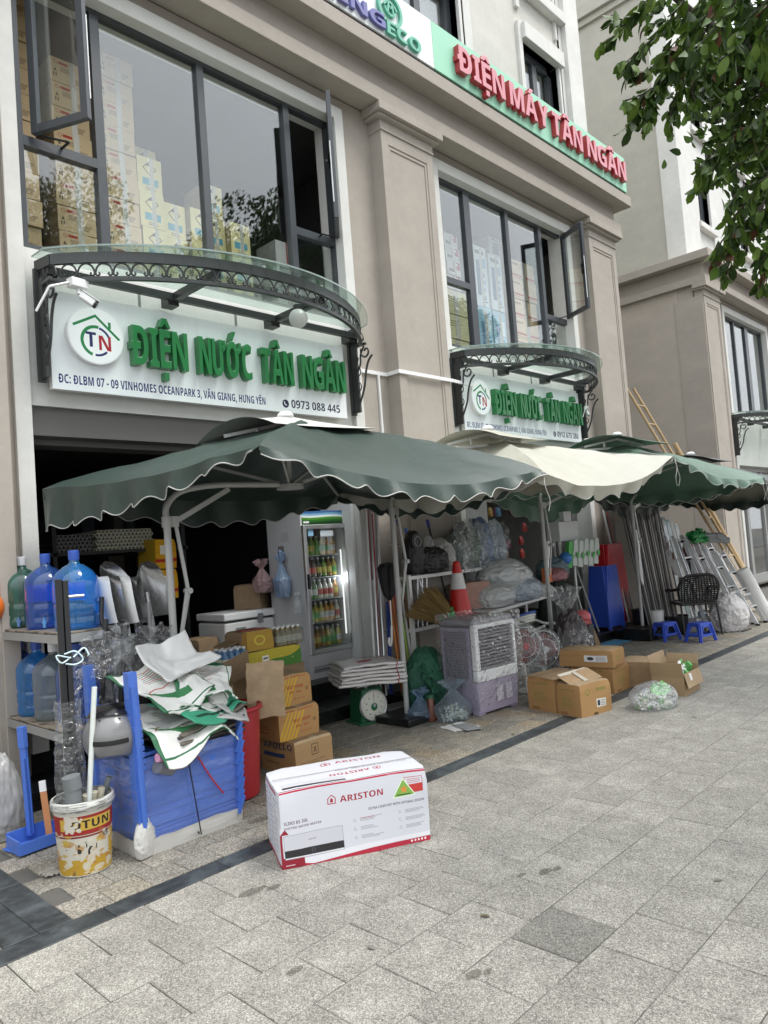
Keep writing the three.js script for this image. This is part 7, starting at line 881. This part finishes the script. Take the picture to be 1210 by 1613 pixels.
  const bo = thing('brown_jar', 'small dark red jar between the two bluish bags', 'jar', [4.96, 0, -4.38]); part('jar_body', lathe([[0.001, 0], [0.045, 0], [0.048, 0.01], [0.045, 0.11], [0.03, 0.14], [0.03, 0.2], [0.001, 0.205]], 18), phys([0.16, 0.05, 0.03], 0.3), bo); part('lid', rod([0, 0.2, 0], [0, 0.23, 0], 0.034, 14), phys([0.03, 0.12, 0.06], 0.4), bo);
  const pp = thing('paper_sheets', 'white sheets of paper lying on the paving', 'paper'); part('sheet', filmSheet([4.8, 0.004, -4.16], [5.02, 0.01, -4.1], [4.98, 0.006, -3.86], [4.74, 0.004, -3.94], 3, 0.006, 10), std([0.72, 0.72, 0.72], 0.7), pp); part('sheet', filmSheet([4.88, 0.013, -4.1], [5.0, 0.018, -4.0], [4.9, 0.014, -3.78], [4.79, 0.012, -3.86], 7, 0.006, 10), std([0.3, 0.31, 0.32], 0.7), pp);
  one('floor_board', 'dark board lying under the scale and bags', 'board', bar([4.95, 0.03, -4.98], [5.9, 0.03, -4.75], 0.22, 0.05), M.grey);
}
// ---------------------------------------------------------------- wrapped fans, hose and toy cars beside the cooler
{
  const fan = (label, p, ry, sc, hubC) => { const t = thing('wrapped_fan', label, 'fan', p, ry); const g = []; for (let k = 0; k < 26; k++) { const a = k * PI / 13; g.push(tube([[0.03 * Math.cos(a), 0.03 * Math.sin(a), 0.05], [0.12 * Math.cos(a), 0.12 * Math.sin(a), 0.055], [0.19 * Math.cos(a), 0.19 * Math.sin(a), 0.0]], 0.0016, 6, 4)); } part('guard', join(...g, new THREE.TorusGeometry(0.19, 0.006, 6, 40), new THREE.TorusGeometry(0.11, 0.003, 6, 30).translate(0, 0, 0.055)), M.steel, t, [0, 0.44 * sc, 0]); for (let k = 0; k < 4; k++) part('blade', warp(clean(new THREE.CircleGeometry(0.085, 14)), (v) => { v.z = 0.25 * v.x; v.x += 0; v.y += 0.085; }), phys([0.16, 0.02, 0.02], 0.3), t, [0, 0.44 * sc, 0.01], [0, 0, k * PI / 2]); part('hub', rod([0, 0.44 * sc, 0.0], [0, 0.44 * sc, 0.06], 0.035, 14), hubC, t); part('stand', join(rod([0, 0.03, 0], [0, 0.44 * sc, -0.06], 0.02, 10), lathe([[0.001, 0.05], [0.08, 0.03], [0.13, 0.0], [0.001, 0]], 20)), M.plast, t); part('film', bag(0.44, 0.64 * sc, 0.24, 7 + Math.round(p[0] * 3), 0.14), filmClear, t, [0, 0.02, 0]); t.scale.setScalar(1); return t; };
  fan('film-wrapped fan standing right behind the air cooler', [6.33, 0.0, -4.28], -0.5, 1.05, redP); fan('film-wrapped white fan with red blades left of the dark wrapped bundle', [6.72, 0.0, -4.3], -0.5, 0.85, M.plast);
  const hs = thing('hose_coil', 'white and blue hose coil above the wrapped fans', 'hose', [6.7, 0.6, -4.6]); for (let k = 0; k < 4; k++) part('coil', clean(new THREE.TorusGeometry(0.2 - 0.01 * k, 0.016, 8, 36).rotateX(1.2).translate(0.03 * k, 0.03 * k, 0)), k === 3 ? phys([0.04, 0.1, 0.35], 0.4) : phys([0.6, 0.6, 0.55], 0.45), hs); part('tail', tube([[0.2, 0.06, 0], [0.5, 0.02, -0.1], [0.8, -0.06, -0.15], [1.1, -0.1, -0.2]], 0.016, 18, 8), M.plast, hs);
  const sc = thing('wrapped_bundle', 'dark red tools wrapped in clear film right of the fans', 'bundle', [7.3, 0, -4.3]); part('core', bag(0.5, 0.68, 0.34, 91, 0.2), phys([0.035, 0.025, 0.027], 0.35), sc); for (let k = 0; k < 4; k++) part('red_tool', rod([-0.1 + 0.06 * k, 0.1, 0.12], [-0.04 + 0.05 * k, 0.5, 0.1], 0.02, 8), k % 2 ? redP : M.black, sc); part('film', bag(0.58, 0.78, 0.42, 93, 0.16, 0.2), filmClear, sc);
  const rd = thing('red_tool_case', 'tall red and black tool case beside the leaning plank', 'case', [7.78, 0, -4.45]); part('case', bx(0.2, 0.56, 0.22, 0, 0, 0, 0.03), phys([0.3, 0.02, 0.02], 0.4), rd); part('front', bx(0.12, 0.46, 0.03, 0.02, 0.04, 0.12, 0.012), M.black, rd); one('pink_helmet', 'pink-red helmet on top of the red tool case', 'helmet', warp(ICO2, (v) => { v.y = Math.max(v.y, -0.3) * 0.085; v.x *= 0.085; v.z *= 0.1; }), phys([0.6, 0.14, 0.16], 0.35), [7.8, 0.58, -4.42]);
  one('plank', 'short brown plank leaning on the red tool case', 'plank', bar([8.55, 0.0, -4.62], [8.12, 0.55, -4.55], 0.1, 0.02, [0, 0, 1]), std([0.28, 0.19, 0.11], 0.8, { map: cardMap })); one('switch_box', 'small white switch box on the paving behind the brown cartons', 'box', bx(0.12, 0.03, 0.16, 0, 0, 0, 0.008), M.plast, [6.1, 0.001, -3.95], [0, 0.4, 0]);
}
// ---------------------------------------------------------------- brown cartons on the paving
{
  const f = printK(384, 256, '#a98456', (x, W, H, r) => { x.fillStyle = '#6f7a32'; x.beginPath(); x.arc(90, 70, 22, 0, 7); x.lineWidth = 7; x.strokeStyle = '#6f7a32'; x.stroke(); for (let k = 0; k < 5; k++) x.fillRect(190 + k * 26, 52, 18, 22); x.fillStyle = '#d7d5cd'; x.fillRect(190, 140, 110, 62); x.fillStyle = '#2d3340'; x.fillRect(200, 152, 30, 40); x.fillStyle = '#777'; for (let k = 0; k < 4; k++) x.fillRect(240, 152 + k * 12, 50, 5); x.fillStyle = '#5d4122'; x.beginPath(); x.ellipse(170, 245, 30, 12, 0, 0, 7); x.fill(); });
  const s = printK(256, 256, '#a37d50', (x, W, H, r) => { x.fillStyle = '#7c7a3a'; for (let k = 0; k < 4; k++) x.fillRect(50 + k * 40, 40 + 6 * r(), 26, 12); for (let k = 0; k < 5; k++) x.fillRect(60, 110 + k * 16, 60 + 80 * r(), 6); x.fillStyle = 'rgba(80,50,20,.35)'; x.fillRect(40, 225, 70, 24); });
  const lb = printK(256, 160, '#a98456', (x) => { x.fillStyle = '#d5d6d6'; x.fillRect(120, 50, 110, 60); x.fillStyle = '#3b4048'; x.beginPath(); x.arc(150, 80, 16, 0, 7); x.fill(); x.fillStyle = '#888'; for (let k = 0; k < 4; k++) x.fillRect(176, 60 + k * 12, 46, 5); });
  const k = kraft, grp = 'brown cartons on the paving right of the air cooler';
  const A = cartonBox('carton', 'brown carton with closed lid, left one next to the air cooler', 0.42, 0.305, 0.33, [5.885, 0, -3.66], -0.2, [k, s, k, k, s, k], grp); for (const q of [-1, 1]) part('lid_flap', bx(0.43, 0.005, 0.165, 0, 0.307, 0.083 * q), kraftDark, A, undefined, [0.06 * q, 0, 0.02]);
  const B = cartonBox('carton', 'brown carton with a white label and one flap standing up, foremost', 0.4, 0.275, 0.28, [5.815, 0, -3.35], -0.2, [k, s, kraftIn, k, f, k], grp); part('raised_flap', warp(clean(new THREE.BoxGeometry(0.39, 0.17, 0.005, 8, 5, 1)), (v) => { v.z += 0.01 * Math.sin(v.x * 10); }), kraft, B, [0, 0.3, -0.02], [-1.15, 0, 0.05]); part('tape', bx(0.05, 0.16, 0.002, 0, 0.0, 0), tapeMat, B, [0, 0.275, 0.055], [-1.15, 0, 0.05]); part('tape_edge', bx(0.38, 0.035, 0.002, 0, 0.0, 0), std([0.6, 0.56, 0.48], 0.5), B, [0, 0.33, -0.09], [-1.15, 0, 0.05]);
  cartonBox('carton', 'brown carton under the long labelled one', 0.36, 0.25, 0.46, [6.74, 0, -3.68], 0.0, [k, s, k, k, s, k], grp); cartonBox('carton', 'long low carton with a white label lying on another', 0.33, 0.165, 0.55, [6.68, 0.252, -3.72], 0.12, [k, lb, k, k, s, k], grp);
  cartonBox('carton', 'plain brown carton between the labelled pile and the opened carton', 0.36, 0.25, 0.44, [7.12, 0, -3.4], 0.0, [k, k, kraftIn, k, k, k], grp);
  const F = thing('carton', 'opened brown carton holding green packets, rightmost', 'carton', [6.9, 0, -2.99], 0.05, grp); part('body', join(bb(-0.2, -0.195, 0, 0.2, -0.15, 0.15), bb(0.195, 0.2, 0, 0.24, -0.15, 0.15), bb(-0.195, 0.195, 0, 0.24, -0.15, -0.145), bb(-0.195, 0.195, 0, 0.2, 0.145, 0.15), bb(-0.195, 0.195, 0, 0.004, -0.145, 0.145)), k, F); part('flap', bx(0.005, 0.16, 0.3, -0.2, 0, 0), kraft, F, [0.0, 0.2, 0], [0, 0, 0.25]); part('flap', bx(0.4, 0.12, 0.005, 0, 0, 0), kraftIn, F, [0, 0.24, -0.15], [-0.2, 0, 0]); part('flap', bx(0.005, 0.14, 0.3, 0.2, 0, 0), kraftIn, F, [0, 0.23, 0], [0, 0, -0.2]); part('flap', bx(0.4, 0.13, 0.005, 0, -0.13, 0), kraftIn, F, [0, 0.2, 0.155], [-0.25, 0, 0]);
  const R = rng(19), g2 = thing('green_packets', 'green and white packets inside the opened carton', 'packets', [6.95, 0.01, -2.98]); for (let q = 0; q < 14; q++) part('packet', bx(0.07, 0.09, 0.03, 0, 0, 0, 0.01), q % 2 ? phys([0.12, 0.4, 0.1], 0.35) : M.plast, g2, [-0.12 + 0.26 * R(), 0.1 + 0.1 * R(), -0.1 + 0.2 * R()], [R(), R() * 3, R()]);
}
// ---------------------------------------------------------------- right end: stools, poles, ladders
{
  struct('plinth', bb(9.95, 11.35, 0, 0.128, -5.15, -4.5, 0.01), M.graniteDark);
  const tall = (name, label, p, w, h, d, m, n) => { const t = thing(name, label, 'stool stack', p); for (let k = 0; k < n; k++) { const y = k * 0.035, sx = 1 - 0.006 * k; part('stool', join(...[[-1, 1], [1, 1], [-1, -1], [1, -1]].map(([a, b]) => bar([a * w / 2, y, b * d / 2], [a * w / 2 * 0.74, y + h - n * 0.035, b * d / 2 * 0.74], 0.06, 0.03, [0, 0, 1])), at(new RoundedBoxGeometry(w * 0.78, 0.02, d * 0.78, 1, 0.008), 0, y + h - n * 0.035, 0), bb(-w / 2 * 0.9, w / 2 * 0.9, y + (h - n * 0.035) * 0.35, y + (h - n * 0.035) * 0.35 + 0.03, d / 2 * 0.9 - 0.004, d / 2 * 0.9 + 0.004)), m, t); } part('front_panel', ext([[-w / 2 + 0.01, 0.04], [w / 2 - 0.01, 0.04], [w / 2 - 0.02, h * 0.62], [w / 2 * 0.72, h - 0.02], [-w / 2 * 0.72, h - 0.02], [-w / 2 + 0.02, h * 0.62]], 0.012, 0.004).translate(0, 0, d / 2 - 0.01), m, t); part('side_panel', ext([[-d / 2 + 0.01, 0.04], [d / 2 - 0.01, 0.04], [d / 2 - 0.02, h * 0.62], [d / 2 * 0.72, h - 0.02], [-d / 2 * 0.72, h - 0.02], [-d / 2 + 0.02, h * 0.62]], 0.012, 0.004).rotateY(PI / 2).translate(-w / 2, 0, 0), m, t); for (let k = 0; k < 5; k++) part('groove_rib', bb(-w / 2 * 0.6, w / 2 * 0.6, h * 0.72 + 0.035 * k, h * 0.72 + 0.045 * k, d / 2 + 0.004, d / 2 + 0.012), m, t); return t; };
  tall('stool_stack', 'tall stack of blue plastic stools by the second doorway', [10.17, 0.124, -5.36], 0.42, 0.95, 0.3, phys([0.035, 0.09, 0.5], 0.35), 8); tall('stool_stack', 'tall stack of red plastic stools behind the blue stack', [10.6, 0.124, -5.46], 0.62, 1.26, 0.22, phys([0.62, 0.02, 0.03], 0.35), 10); const rs = thing('low_box', 'dark low box right of the blue stool stack', 'box', [10.75, 0.13, -5.0]); part('box_body', bx(0.4, 0.2, 0.3, 0, 0, 0, 0.02), M.black, rs); part('lid', bx(0.42, 0.03, 0.32, 0, 0.2, 0, 0.01), M.dark, rs);
  const R = rng(29), pole = (label, a, b, r, m) => { const t = thing('metal_pole', label, 'pole', [0, 0, 0], 0, 'metal poles leaning by the red stools'); part('pole', rod(a, b, r, 8), m, t); part('end_plug', rod([a[0], a[1] - 0.012, a[2]], a, r * 1.15, 8), M.black, t); return t; };
  const gm = [std([0.13, 0.125, 0.12], 0.45, { metalness: 0.5 }), std([0.06, 0.055, 0.05], 0.5, { metalness: 0.4 }), std([0.26, 0.25, 0.24], 0.4, { metalness: 0.6 })]; for (let k = 0; k < 16; k++) pole(`grey metal pole, ${['first', 'second', 'third', 'fourth', 'fifth', 'sixth', 'seventh', 'eighth', 'ninth', 'tenth', 'eleventh', 'twelfth', 'thirteenth', 'fourteenth', 'fifteenth', 'last'][k]} from the left of the close leaning row`, [10.3 + 0.03 * k, 0.14, -4.78 + 0.016 * k], [10.3 + 0.034 * k + 0.02 * R(), 1.74 + 0.1 * R(), -5.03 + 0.021 * k], 0.013 + 0.005 * R(), gm[k % 3]);
  for (let k = 0; k < 5; k++) pole(['white-capped pole in the left group behind the red stools', 'second pole of the left group behind the red stools', 'third pole of the left group behind the red stools', 'fourth pole of the left group behind the red stools', 'last pole of the left group behind the red stools'][k], [10.75 + 0.05 * k, 0.14, -5.3], [10.62 + 0.05 * k, 1.9, -5.5], 0.016, [M.plast, gm[0], phys([0.4, 0.12, 0.08], 0.5), gm[2], gm[0]][k]);
  // saws with brown handles in film
  for (let k = 0; k < 4; k++) { const t = thing('hand_tool', ['brown-handled saw, topmost of the four leaning in a row', 'brown-handled saw, second of the four leaning in a row', 'brown-handled saw, third of the four leaning in a row', 'orange-brown handled saw, lowest of the four leaning in a row'][k], 'saw', [10.95 + 0.06 * k, 1.5 - 0.14 * k, -4.86 + 0.06 * k]); part('handle', warp(clean(new THREE.TorusGeometry(0.075, 0.018, 8, 24, PI)), (v) => { v.y *= 1.5; }), phys([0.3, 0.09, 0.03], 0.4), t, [0, -0.02, 0], [0.15, 0.5, -0.12]); for (const q of [-1, 1]) part('blade', bar([q * 0.066, -0.03, q * -0.036], [q * 0.066 + 0.08, -0.4, q * -0.036 + 0.08], 0.003, 0.05, [0.3, 0, 1]), M.wpaint, t); if (k < 2) part('film', filmSheet([-0.1, 0.16, 0.05], [0.1, 0.16, 0.0], [0.16, -0.3, 0.1], [-0.04, -0.3, 0.12], 90 + k, 0.05, 14), film, t); }
  for (let k = 0; k < 4; k++) { const t = thing('panel', ['grey panel standing behind the saws, leftmost', 'pale green glass panel behind the saws', 'white panel behind the saws', 'grey narrow panel behind the green net'][k], 'panel'); part('panel_body', bar([11.55 + 0.16 * k, 0.0, -4.75], [11.5 + 0.16 * k, 1.72 - 0.04 * k, -4.95], 0.02, 0.13, [1, 0, 0]), [M.galv, phys([0.3, 0.42, 0.42], 0.2), M.wpaint, M.galv][k], t); }
  const sh2 = thing('goods_rack', 'dark rack with wrapped reddish goods behind the black chair', 'rack', [11.5, 0, -4.5]); part('frame', join(bb(-0.25, -0.23, 0, 1.35, 0, 0.02), bb(0.35, 0.37, 0, 1.35, 0, 0.02), bb(-0.25, 0.37, 1.3, 1.33, -0.1, 0.02), bb(-0.25, 0.37, 0.7, 0.73, -0.1, 0.02)), M.dark, sh2); for (let k = 0; k < 6; k++) part('goods', bag(0.18, 0.3, 0.14, 140 + k, 0.2, 0, false), k % 2 ? phys([0.25, 0.08, 0.07], 0.3) : phys([0.3, 0.3, 0.3], 0.3), sh2, [-0.14 + 0.2 * (k % 3), 0.74 + (k > 2 ? 0.28 : 0), -0.03]);
  // grey pipes and green net lying on the ladders
  for (let k = 0; k < 3; k++) { const t = thing('grey_pipe', ['grey pipe end, left of the three on the ladders', 'grey pipe end, middle of the three on the ladders', 'grey pipe end, right of the three on the ladders'][k], 'pipe'), a = [11.35, 1.4 - 0.03 * k, -4.5], b = [11.75 + 0.08 * k, 1.36 - 0.04 * k, -4.16 + 0.02 * k]; part('pipe', (() => { const g = rod(a, b, 0.042, 16); return g; })(), phys([0.22, 0.23, 0.24], 0.45), t); part('socket', rod([b[0] - 0.07, b[1] + 0.005, b[2] - 0.06], b, 0.05, 16), phys([0.25, 0.26, 0.27], 0.45), t); }
  const gn = thing('green_net', 'crumpled bright green net on the pipes above the ladders', 'net', [11.4, 1.36, -4.42]); for (let k = 0; k < 3; k++) part('net', filmSheet([-0.3, 0.02 + 0.02 * k, 0], [0.3, 0.1, -0.05], [0.28, -0.04, 0.12], [-0.34, -0.06, 0.1], 160 + k * 3, 0.09, 18), phys([0.02, 0.26, 0.06], 0.5), gn);
  const alu = std([0.78, 0.79, 0.8], 0.36, { metalness: 0.6 }); const ladder = (label, p, h, sp, lean, n) => { const t = thing('step_ladder', label, 'ladder', p, 0); const g = part('front_frame', join(...[-1, 1].map((q) => bar([q * sp, 0, 0], [q * sp * 0.8, h, -lean], 0.05, 0.022, [1, 0, 0]))), alu, t); for (let k = 1; k <= n; k++) { const y = h * k / (n + 0.3), f = k / (n + 0.3); part('tread', bx(sp * 1.75 * (1 - 0.2 * f), 0.022, 0.08, 0, y, -lean * f, 0.004), alu, t); part('tread_bracket', bx(0.05, 0.05, 0.05, sp * (1 - 0.2 * f) - 0.02, y - 0.03, -lean * f, 0.006), M.black, t); } part('back_frame', join(...[-1, 1].map((q) => bar([q * sp * 0.9, 0, -0.14], [q * sp * 0.75, h * 0.96, -lean - 0.05], 0.02, 0.03, [1, 0, 0])), bar([-sp * 0.85, h * 0.4, -0.17], [sp * 0.85, h * 0.4, -0.17], 0.02, 0.03)), alu, t); part('foot', bx(0.05, 0.03, 0.06, sp, 0, 0, 0.006), M.black, t); part('foot', bx(0.05, 0.03, 0.06, -sp, 0, 0, 0.006), M.black, t); return t; };
  ladder('aluminium step ladder nearest the black chair', [11.0, 0, -4.12], 1.42, 0.19, 0.42, 5); ladder('aluminium step ladder second from the black chair', [11.32, 0, -3.98], 1.38, 0.19, 0.5, 5); ladder('aluminium step ladder third from the black chair', [11.6, 0, -3.84], 1.26, 0.19, 0.52, 4); ladder('aluminium step ladder nearest the white roll', [11.85, 0, -3.74], 1.12, 0.18, 0.52, 4);
  const hz = thing('hose_loop', 'white hose looped on the fourth parasol post', 'hose'); part('hose', tube([[10.0, 1.55, -4.7], [9.98, 1.3, -4.68], [9.93, 0.9, -4.66], [9.97, 0.78, -4.66], [10.02, 0.9, -4.68], [10.03, 1.4, -4.7]], 0.012, 40, 6), M.plast, hz);
  // chair
  const ch = thing('armchair', 'black armchair with a woven mesh back', 'chair', [10.72, 0, -4.28], 2.3), bk = phys([0.018, 0.016, 0.015], 0.4); part('back_frame', tube([[-0.26, 0.5, -0.2], [-0.28, 0.7, -0.26], [-0.2, 0.83, -0.3], [0, 0.86, -0.31], [0.2, 0.83, -0.3], [0.28, 0.7, -0.26], [0.26, 0.5, -0.2]], 0.017, 40, 8), bk, ch); for (let k = 0; k < 13; k++) { part('strand', tube([[-0.24 + 0.04 * k, 0.48, -0.24], [-0.25 + 0.042 * k, 0.66, -0.29], [-0.22 + 0.037 * k, 0.83, -0.3]], 0.011, 8, 5), bk, ch); part('strand', tube([[-0.26, 0.49 + 0.027 * k, -0.23], [0, 0.5 + 0.028 * k, -0.28], [0.26, 0.49 + 0.027 * k, -0.23]], 0.01, 10, 5), bk, ch); } part('seat', warp(clean(new RoundedBoxGeometry(0.5, 0.04, 0.46, 4, 0.015)), (v) => { v.y += 0.25 * v.x * v.x; }), bk, ch, [0, 0.43, 0]); for (const q of [-1, 1]) { part('arm', tube([[q * 0.27, 0.66, -0.25], [q * 0.31, 0.64, 0], [q * 0.3, 0.62, 0.2], [q * 0.27, 0.45, 0.24]], 0.02, 20, 8), bk, ch); part('leg', rod([q * 0.27, 0, 0.25], [q * 0.25, 0.45, 0.2], 0.015, 8), bk, ch); part('leg', rod([q * 0.26, 0, -0.28], [q * 0.25, 0.45, -0.2], 0.015, 8), bk, ch); }
  // two low blue stools
  const lo = phys([0.045, 0.1, 0.55], 0.38), st = thing('low_stool', 'low blue plastic stool, left of the two', 'stool', [10.02, 0, -4.42], -0.35, 'low blue stools before the black chair'); part('seat', at(new RoundedBoxGeometry(0.24, 0.022, 0.19, 2, 0.01), 0, 0.238, 0), lo, st); part('seat_rim', join(bb(-0.12, 0.12, 0.2, 0.235, 0.088, 0.095), bb(-0.12, 0.12, 0.2, 0.235, -0.095, -0.088), bb(-0.12, -0.113, 0.2, 0.235, -0.088, 0.088), bb(0.113, 0.12, 0.2, 0.235, -0.088, 0.088)), lo, st); for (const [a, b] of [[-1, 1], [1, 1], [-1, -1], [1, -1]]) part('leg', join(bar([a * 0.15, 0, b * 0.12], [a * 0.105, 0.23, b * 0.08], 0.05, 0.016, [0, 0, 1]), bar([a * 0.15, 0, b * 0.12], [a * 0.105, 0.23, b * 0.08], 0.016, 0.05, [0, 0, 1])), lo, st); for (const q of [-1, 1]) { part('cross_rail', bb(-0.13, 0.13, 0.07, 0.1, q * 0.108 - 0.005, q * 0.108 + 0.005), lo, st); part('cross_rail', bb(q * 0.136 - 0.005, q * 0.136 + 0.005, 0.07, 0.1, -0.105, 0.105), lo, st); } for (const q of [-1, 1]) part('arch', tube([[-0.09, 0.1, q * 0.1], [-0.05, 0.19, q * 0.095], [0.05, 0.19, q * 0.095], [0.09, 0.1, q * 0.1]], 0.012, 14, 6), lo, st);
  copy(st, 'low blue plastic stool, right of the two', [10.03, 0, -3.95], -0.3);
  const can = thing('white_can', 'white cylindrical can on the step behind the left low stool', 'can', [10.45, 0.13, -4.72]); part('can_body', lathe([[0.001, 0], [0.1, 0], [0.1, 0.21], [0.09, 0.22], [0.001, 0.22]], 24), M.plast, can); part('lid', lathe([[0.001, 0.235], [0.104, 0.232], [0.104, 0.21]], 24), M.wpaint, can);
  const wb = cartonBox('carton', 'white and grey carton under the black chair', 0.3, 0.2, 0.22, [11.0, 0.0, -4.3], -0.4, [M.plast, M.plast, M.plast, M.plast, std(0xffffff, 0.6, { map: canvasTex(192, 128, (x) => { x.fillStyle = '#c4c4c4'; x.fillRect(0, 0, 192, 128); x.fillStyle = '#77787a'; x.beginPath(); x.moveTo(0, 20); x.lineTo(120, 128); x.lineTo(0, 128); x.fill(); x.fillStyle = '#a33c32'; x.fillRect(120, 26, 40, 28); }) }), M.plast]); one('blue_packet', 'light blue packet on the carton under the chair', 'packet', bag(0.16, 0.1, 0.12, 99, 0.2, 0, false), phys([0.4, 0.6, 0.75], 0.3), [11.02, 0.2, -4.28]); one('dark_bucket', 'dark bucket under the back of the black chair', 'bucket', lathe([[0.001, 0], [0.13, 0], [0.16, 0.26], [0.165, 0.27], [0.15, 0.26], [0.12, 0.01]], 22), M.black, [10.62, 0, -4.5]);
  const ws = thing('white_sack', 'big crumpled white sack with reddish print before the ladders', 'sack', [11.15, 0, -3.95]); part('sack_body', bag(0.66, 0.5, 0.5, 111, 0.14), std([0.62, 0.6, 0.6], 0.5), ws); for (let k = 0; k < 3; k++) part('print', filmSheet([-0.2 + 0.1 * k, 0.38 - 0.05 * k, 0.16], [-0.06 + 0.1 * k, 0.4 - 0.05 * k, 0.18], [-0.05 + 0.1 * k, 0.33 - 0.05 * k, 0.22], [-0.2 + 0.1 * k, 0.31 - 0.05 * k, 0.2], 170 + k, 0.01, 8), std([0.4, 0.2, 0.2], 0.6), ws); for (let k = 0; k < 1; k++) one('black_rod', 'short black rod on the paving before the white sack', 'rod', rod([10.95, 0.012, -3.72], [11.25, 0.012, -3.7], 0.01, 6), M.black);
  one('white_roll', 'large white roll leaning at the right edge beside the ladders', 'roll', join(rod([12.2, 0.02, -3.74], [12.02, 0.82, -4.0], 0.1, 24), rod([12.025, 0.8, -3.99], [12.02, 0.823, -4.0], 0.03, 12)), M.wpaint);
  // bamboo ladder leaning up in the gap between the buildings
  const bam = std([0.5, 0.36, 0.2], 0.6, { map: rep(T.card, 0.8) }), bl = thing('bamboo_ladder', 'bamboo ladder leaning up in the gap between the buildings', 'ladder'); const A = (s, f) => [13.15 - 1.22 * f + s, 4.0 * f, -4.13 - 1.43 * f]; for (const s of [0, 0.3]) part('rail', join(...[0, 1, 2, 3, 4, 5, 6, 7, 8, 9].map((k) => rod(A(s, k / 10), A(s, (k + 1) / 10), 0.026, 8, 0.025)), ...[1, 2, 3, 4, 5, 6, 7, 8, 9].map((k) => rod(A(s, k / 10 - 0.004), A(s, k / 10 + 0.004), 0.031, 8))), bam, bl); for (let k = 1; k < 12; k++) part('rung', rod(A(-0.03, k / 12), A(0.33, k / 12), 0.014, 7), bam, bl); const bp = thing('bamboo_poles', 'bundle of thicker bamboo poles beside the bamboo ladder', 'poles'); for (let k = 0; k < 3; k++) part('pole', rod([13.55 + 0.08 * k, 0, -4.2], [12.75 + 0.09 * k, 3.0 - 0.15 * k, -5.15], 0.042, 10), bam, bp);
  one('blue_sheet', 'light blue plastic sheet lying on the paving by the plank', 'sheet', filmSheet([9.3, 0.01, -5.1], [9.75, 0.02, -5.05], [9.8, 0.01, -4.8], [9.2, 0.01, -4.85], 13, 0.02, 16), phys([0.1, 0.3, 0.5], 0.4));
}
// ---------------------------------------------------------------- small litter and stains on the paving
{
  const R = rng(47), leafM = [std([0.12, 0.1, 0.06], 0.8), std([0.2, 0.19, 0.17], 0.8)]; const lit = [[2.44, -1.98], [3.3, -1.3], [4.9, -3.5], [2.0, -2.2], [6.0, -2.5]]; lit.forEach(([x, z], k) => one('dead_leaf', ['small dark dead leaf right of the white box', 'dark dead leaf near the right edge of the paving', 'pale scrap on the border slabs by the cartons', 'tiny dead leaf left of the dark stone', 'dead leaf in front of the clear fittings bag'][k], 'leaf', leafGeo(0.045, 0.022).rotateX(-1.45).rotateY(R() * 6), leafM[k % 2], [x, 0.006, z]));
  const sm = std([0.12, 0.11, 0.085], 0.45, { transparent: true, opacity: 0.4 }); [[2.02, -2.98, 0.045], [2.1, -2.93, 0.03], [2.95, -1.98, 0.028], [3.0, -1.95, 0.022], [2.86, -2.05, 0.02], [2.1, -1.75, 0.028], [2.14, -1.72, 0.018], [1.72, -2.3, 0.025], [2.6, -3.72, 0.05]].forEach(([x, z, r], k) => { const sh = new THREE.Shape(), n = 18; for (let q = 0; q <= n; q++) { const a = q / n * 2 * PI, f = r * (0.7 + 0.5 * N3(3 + Math.cos(a) * 1.6 + k, 3 + Math.sin(a) * 1.6, k)); q ? sh.lineTo(f * 1.5 * Math.cos(a), f * 0.8 * Math.sin(a)) : sh.moveTo(f * 1.5, 0); } const o = struct('stain', new THREE.ShapeGeometry(sh).rotateX(-PI / 2).translate(x, 0.0028, z), sm); });
}
renderer.render(scene, camera);
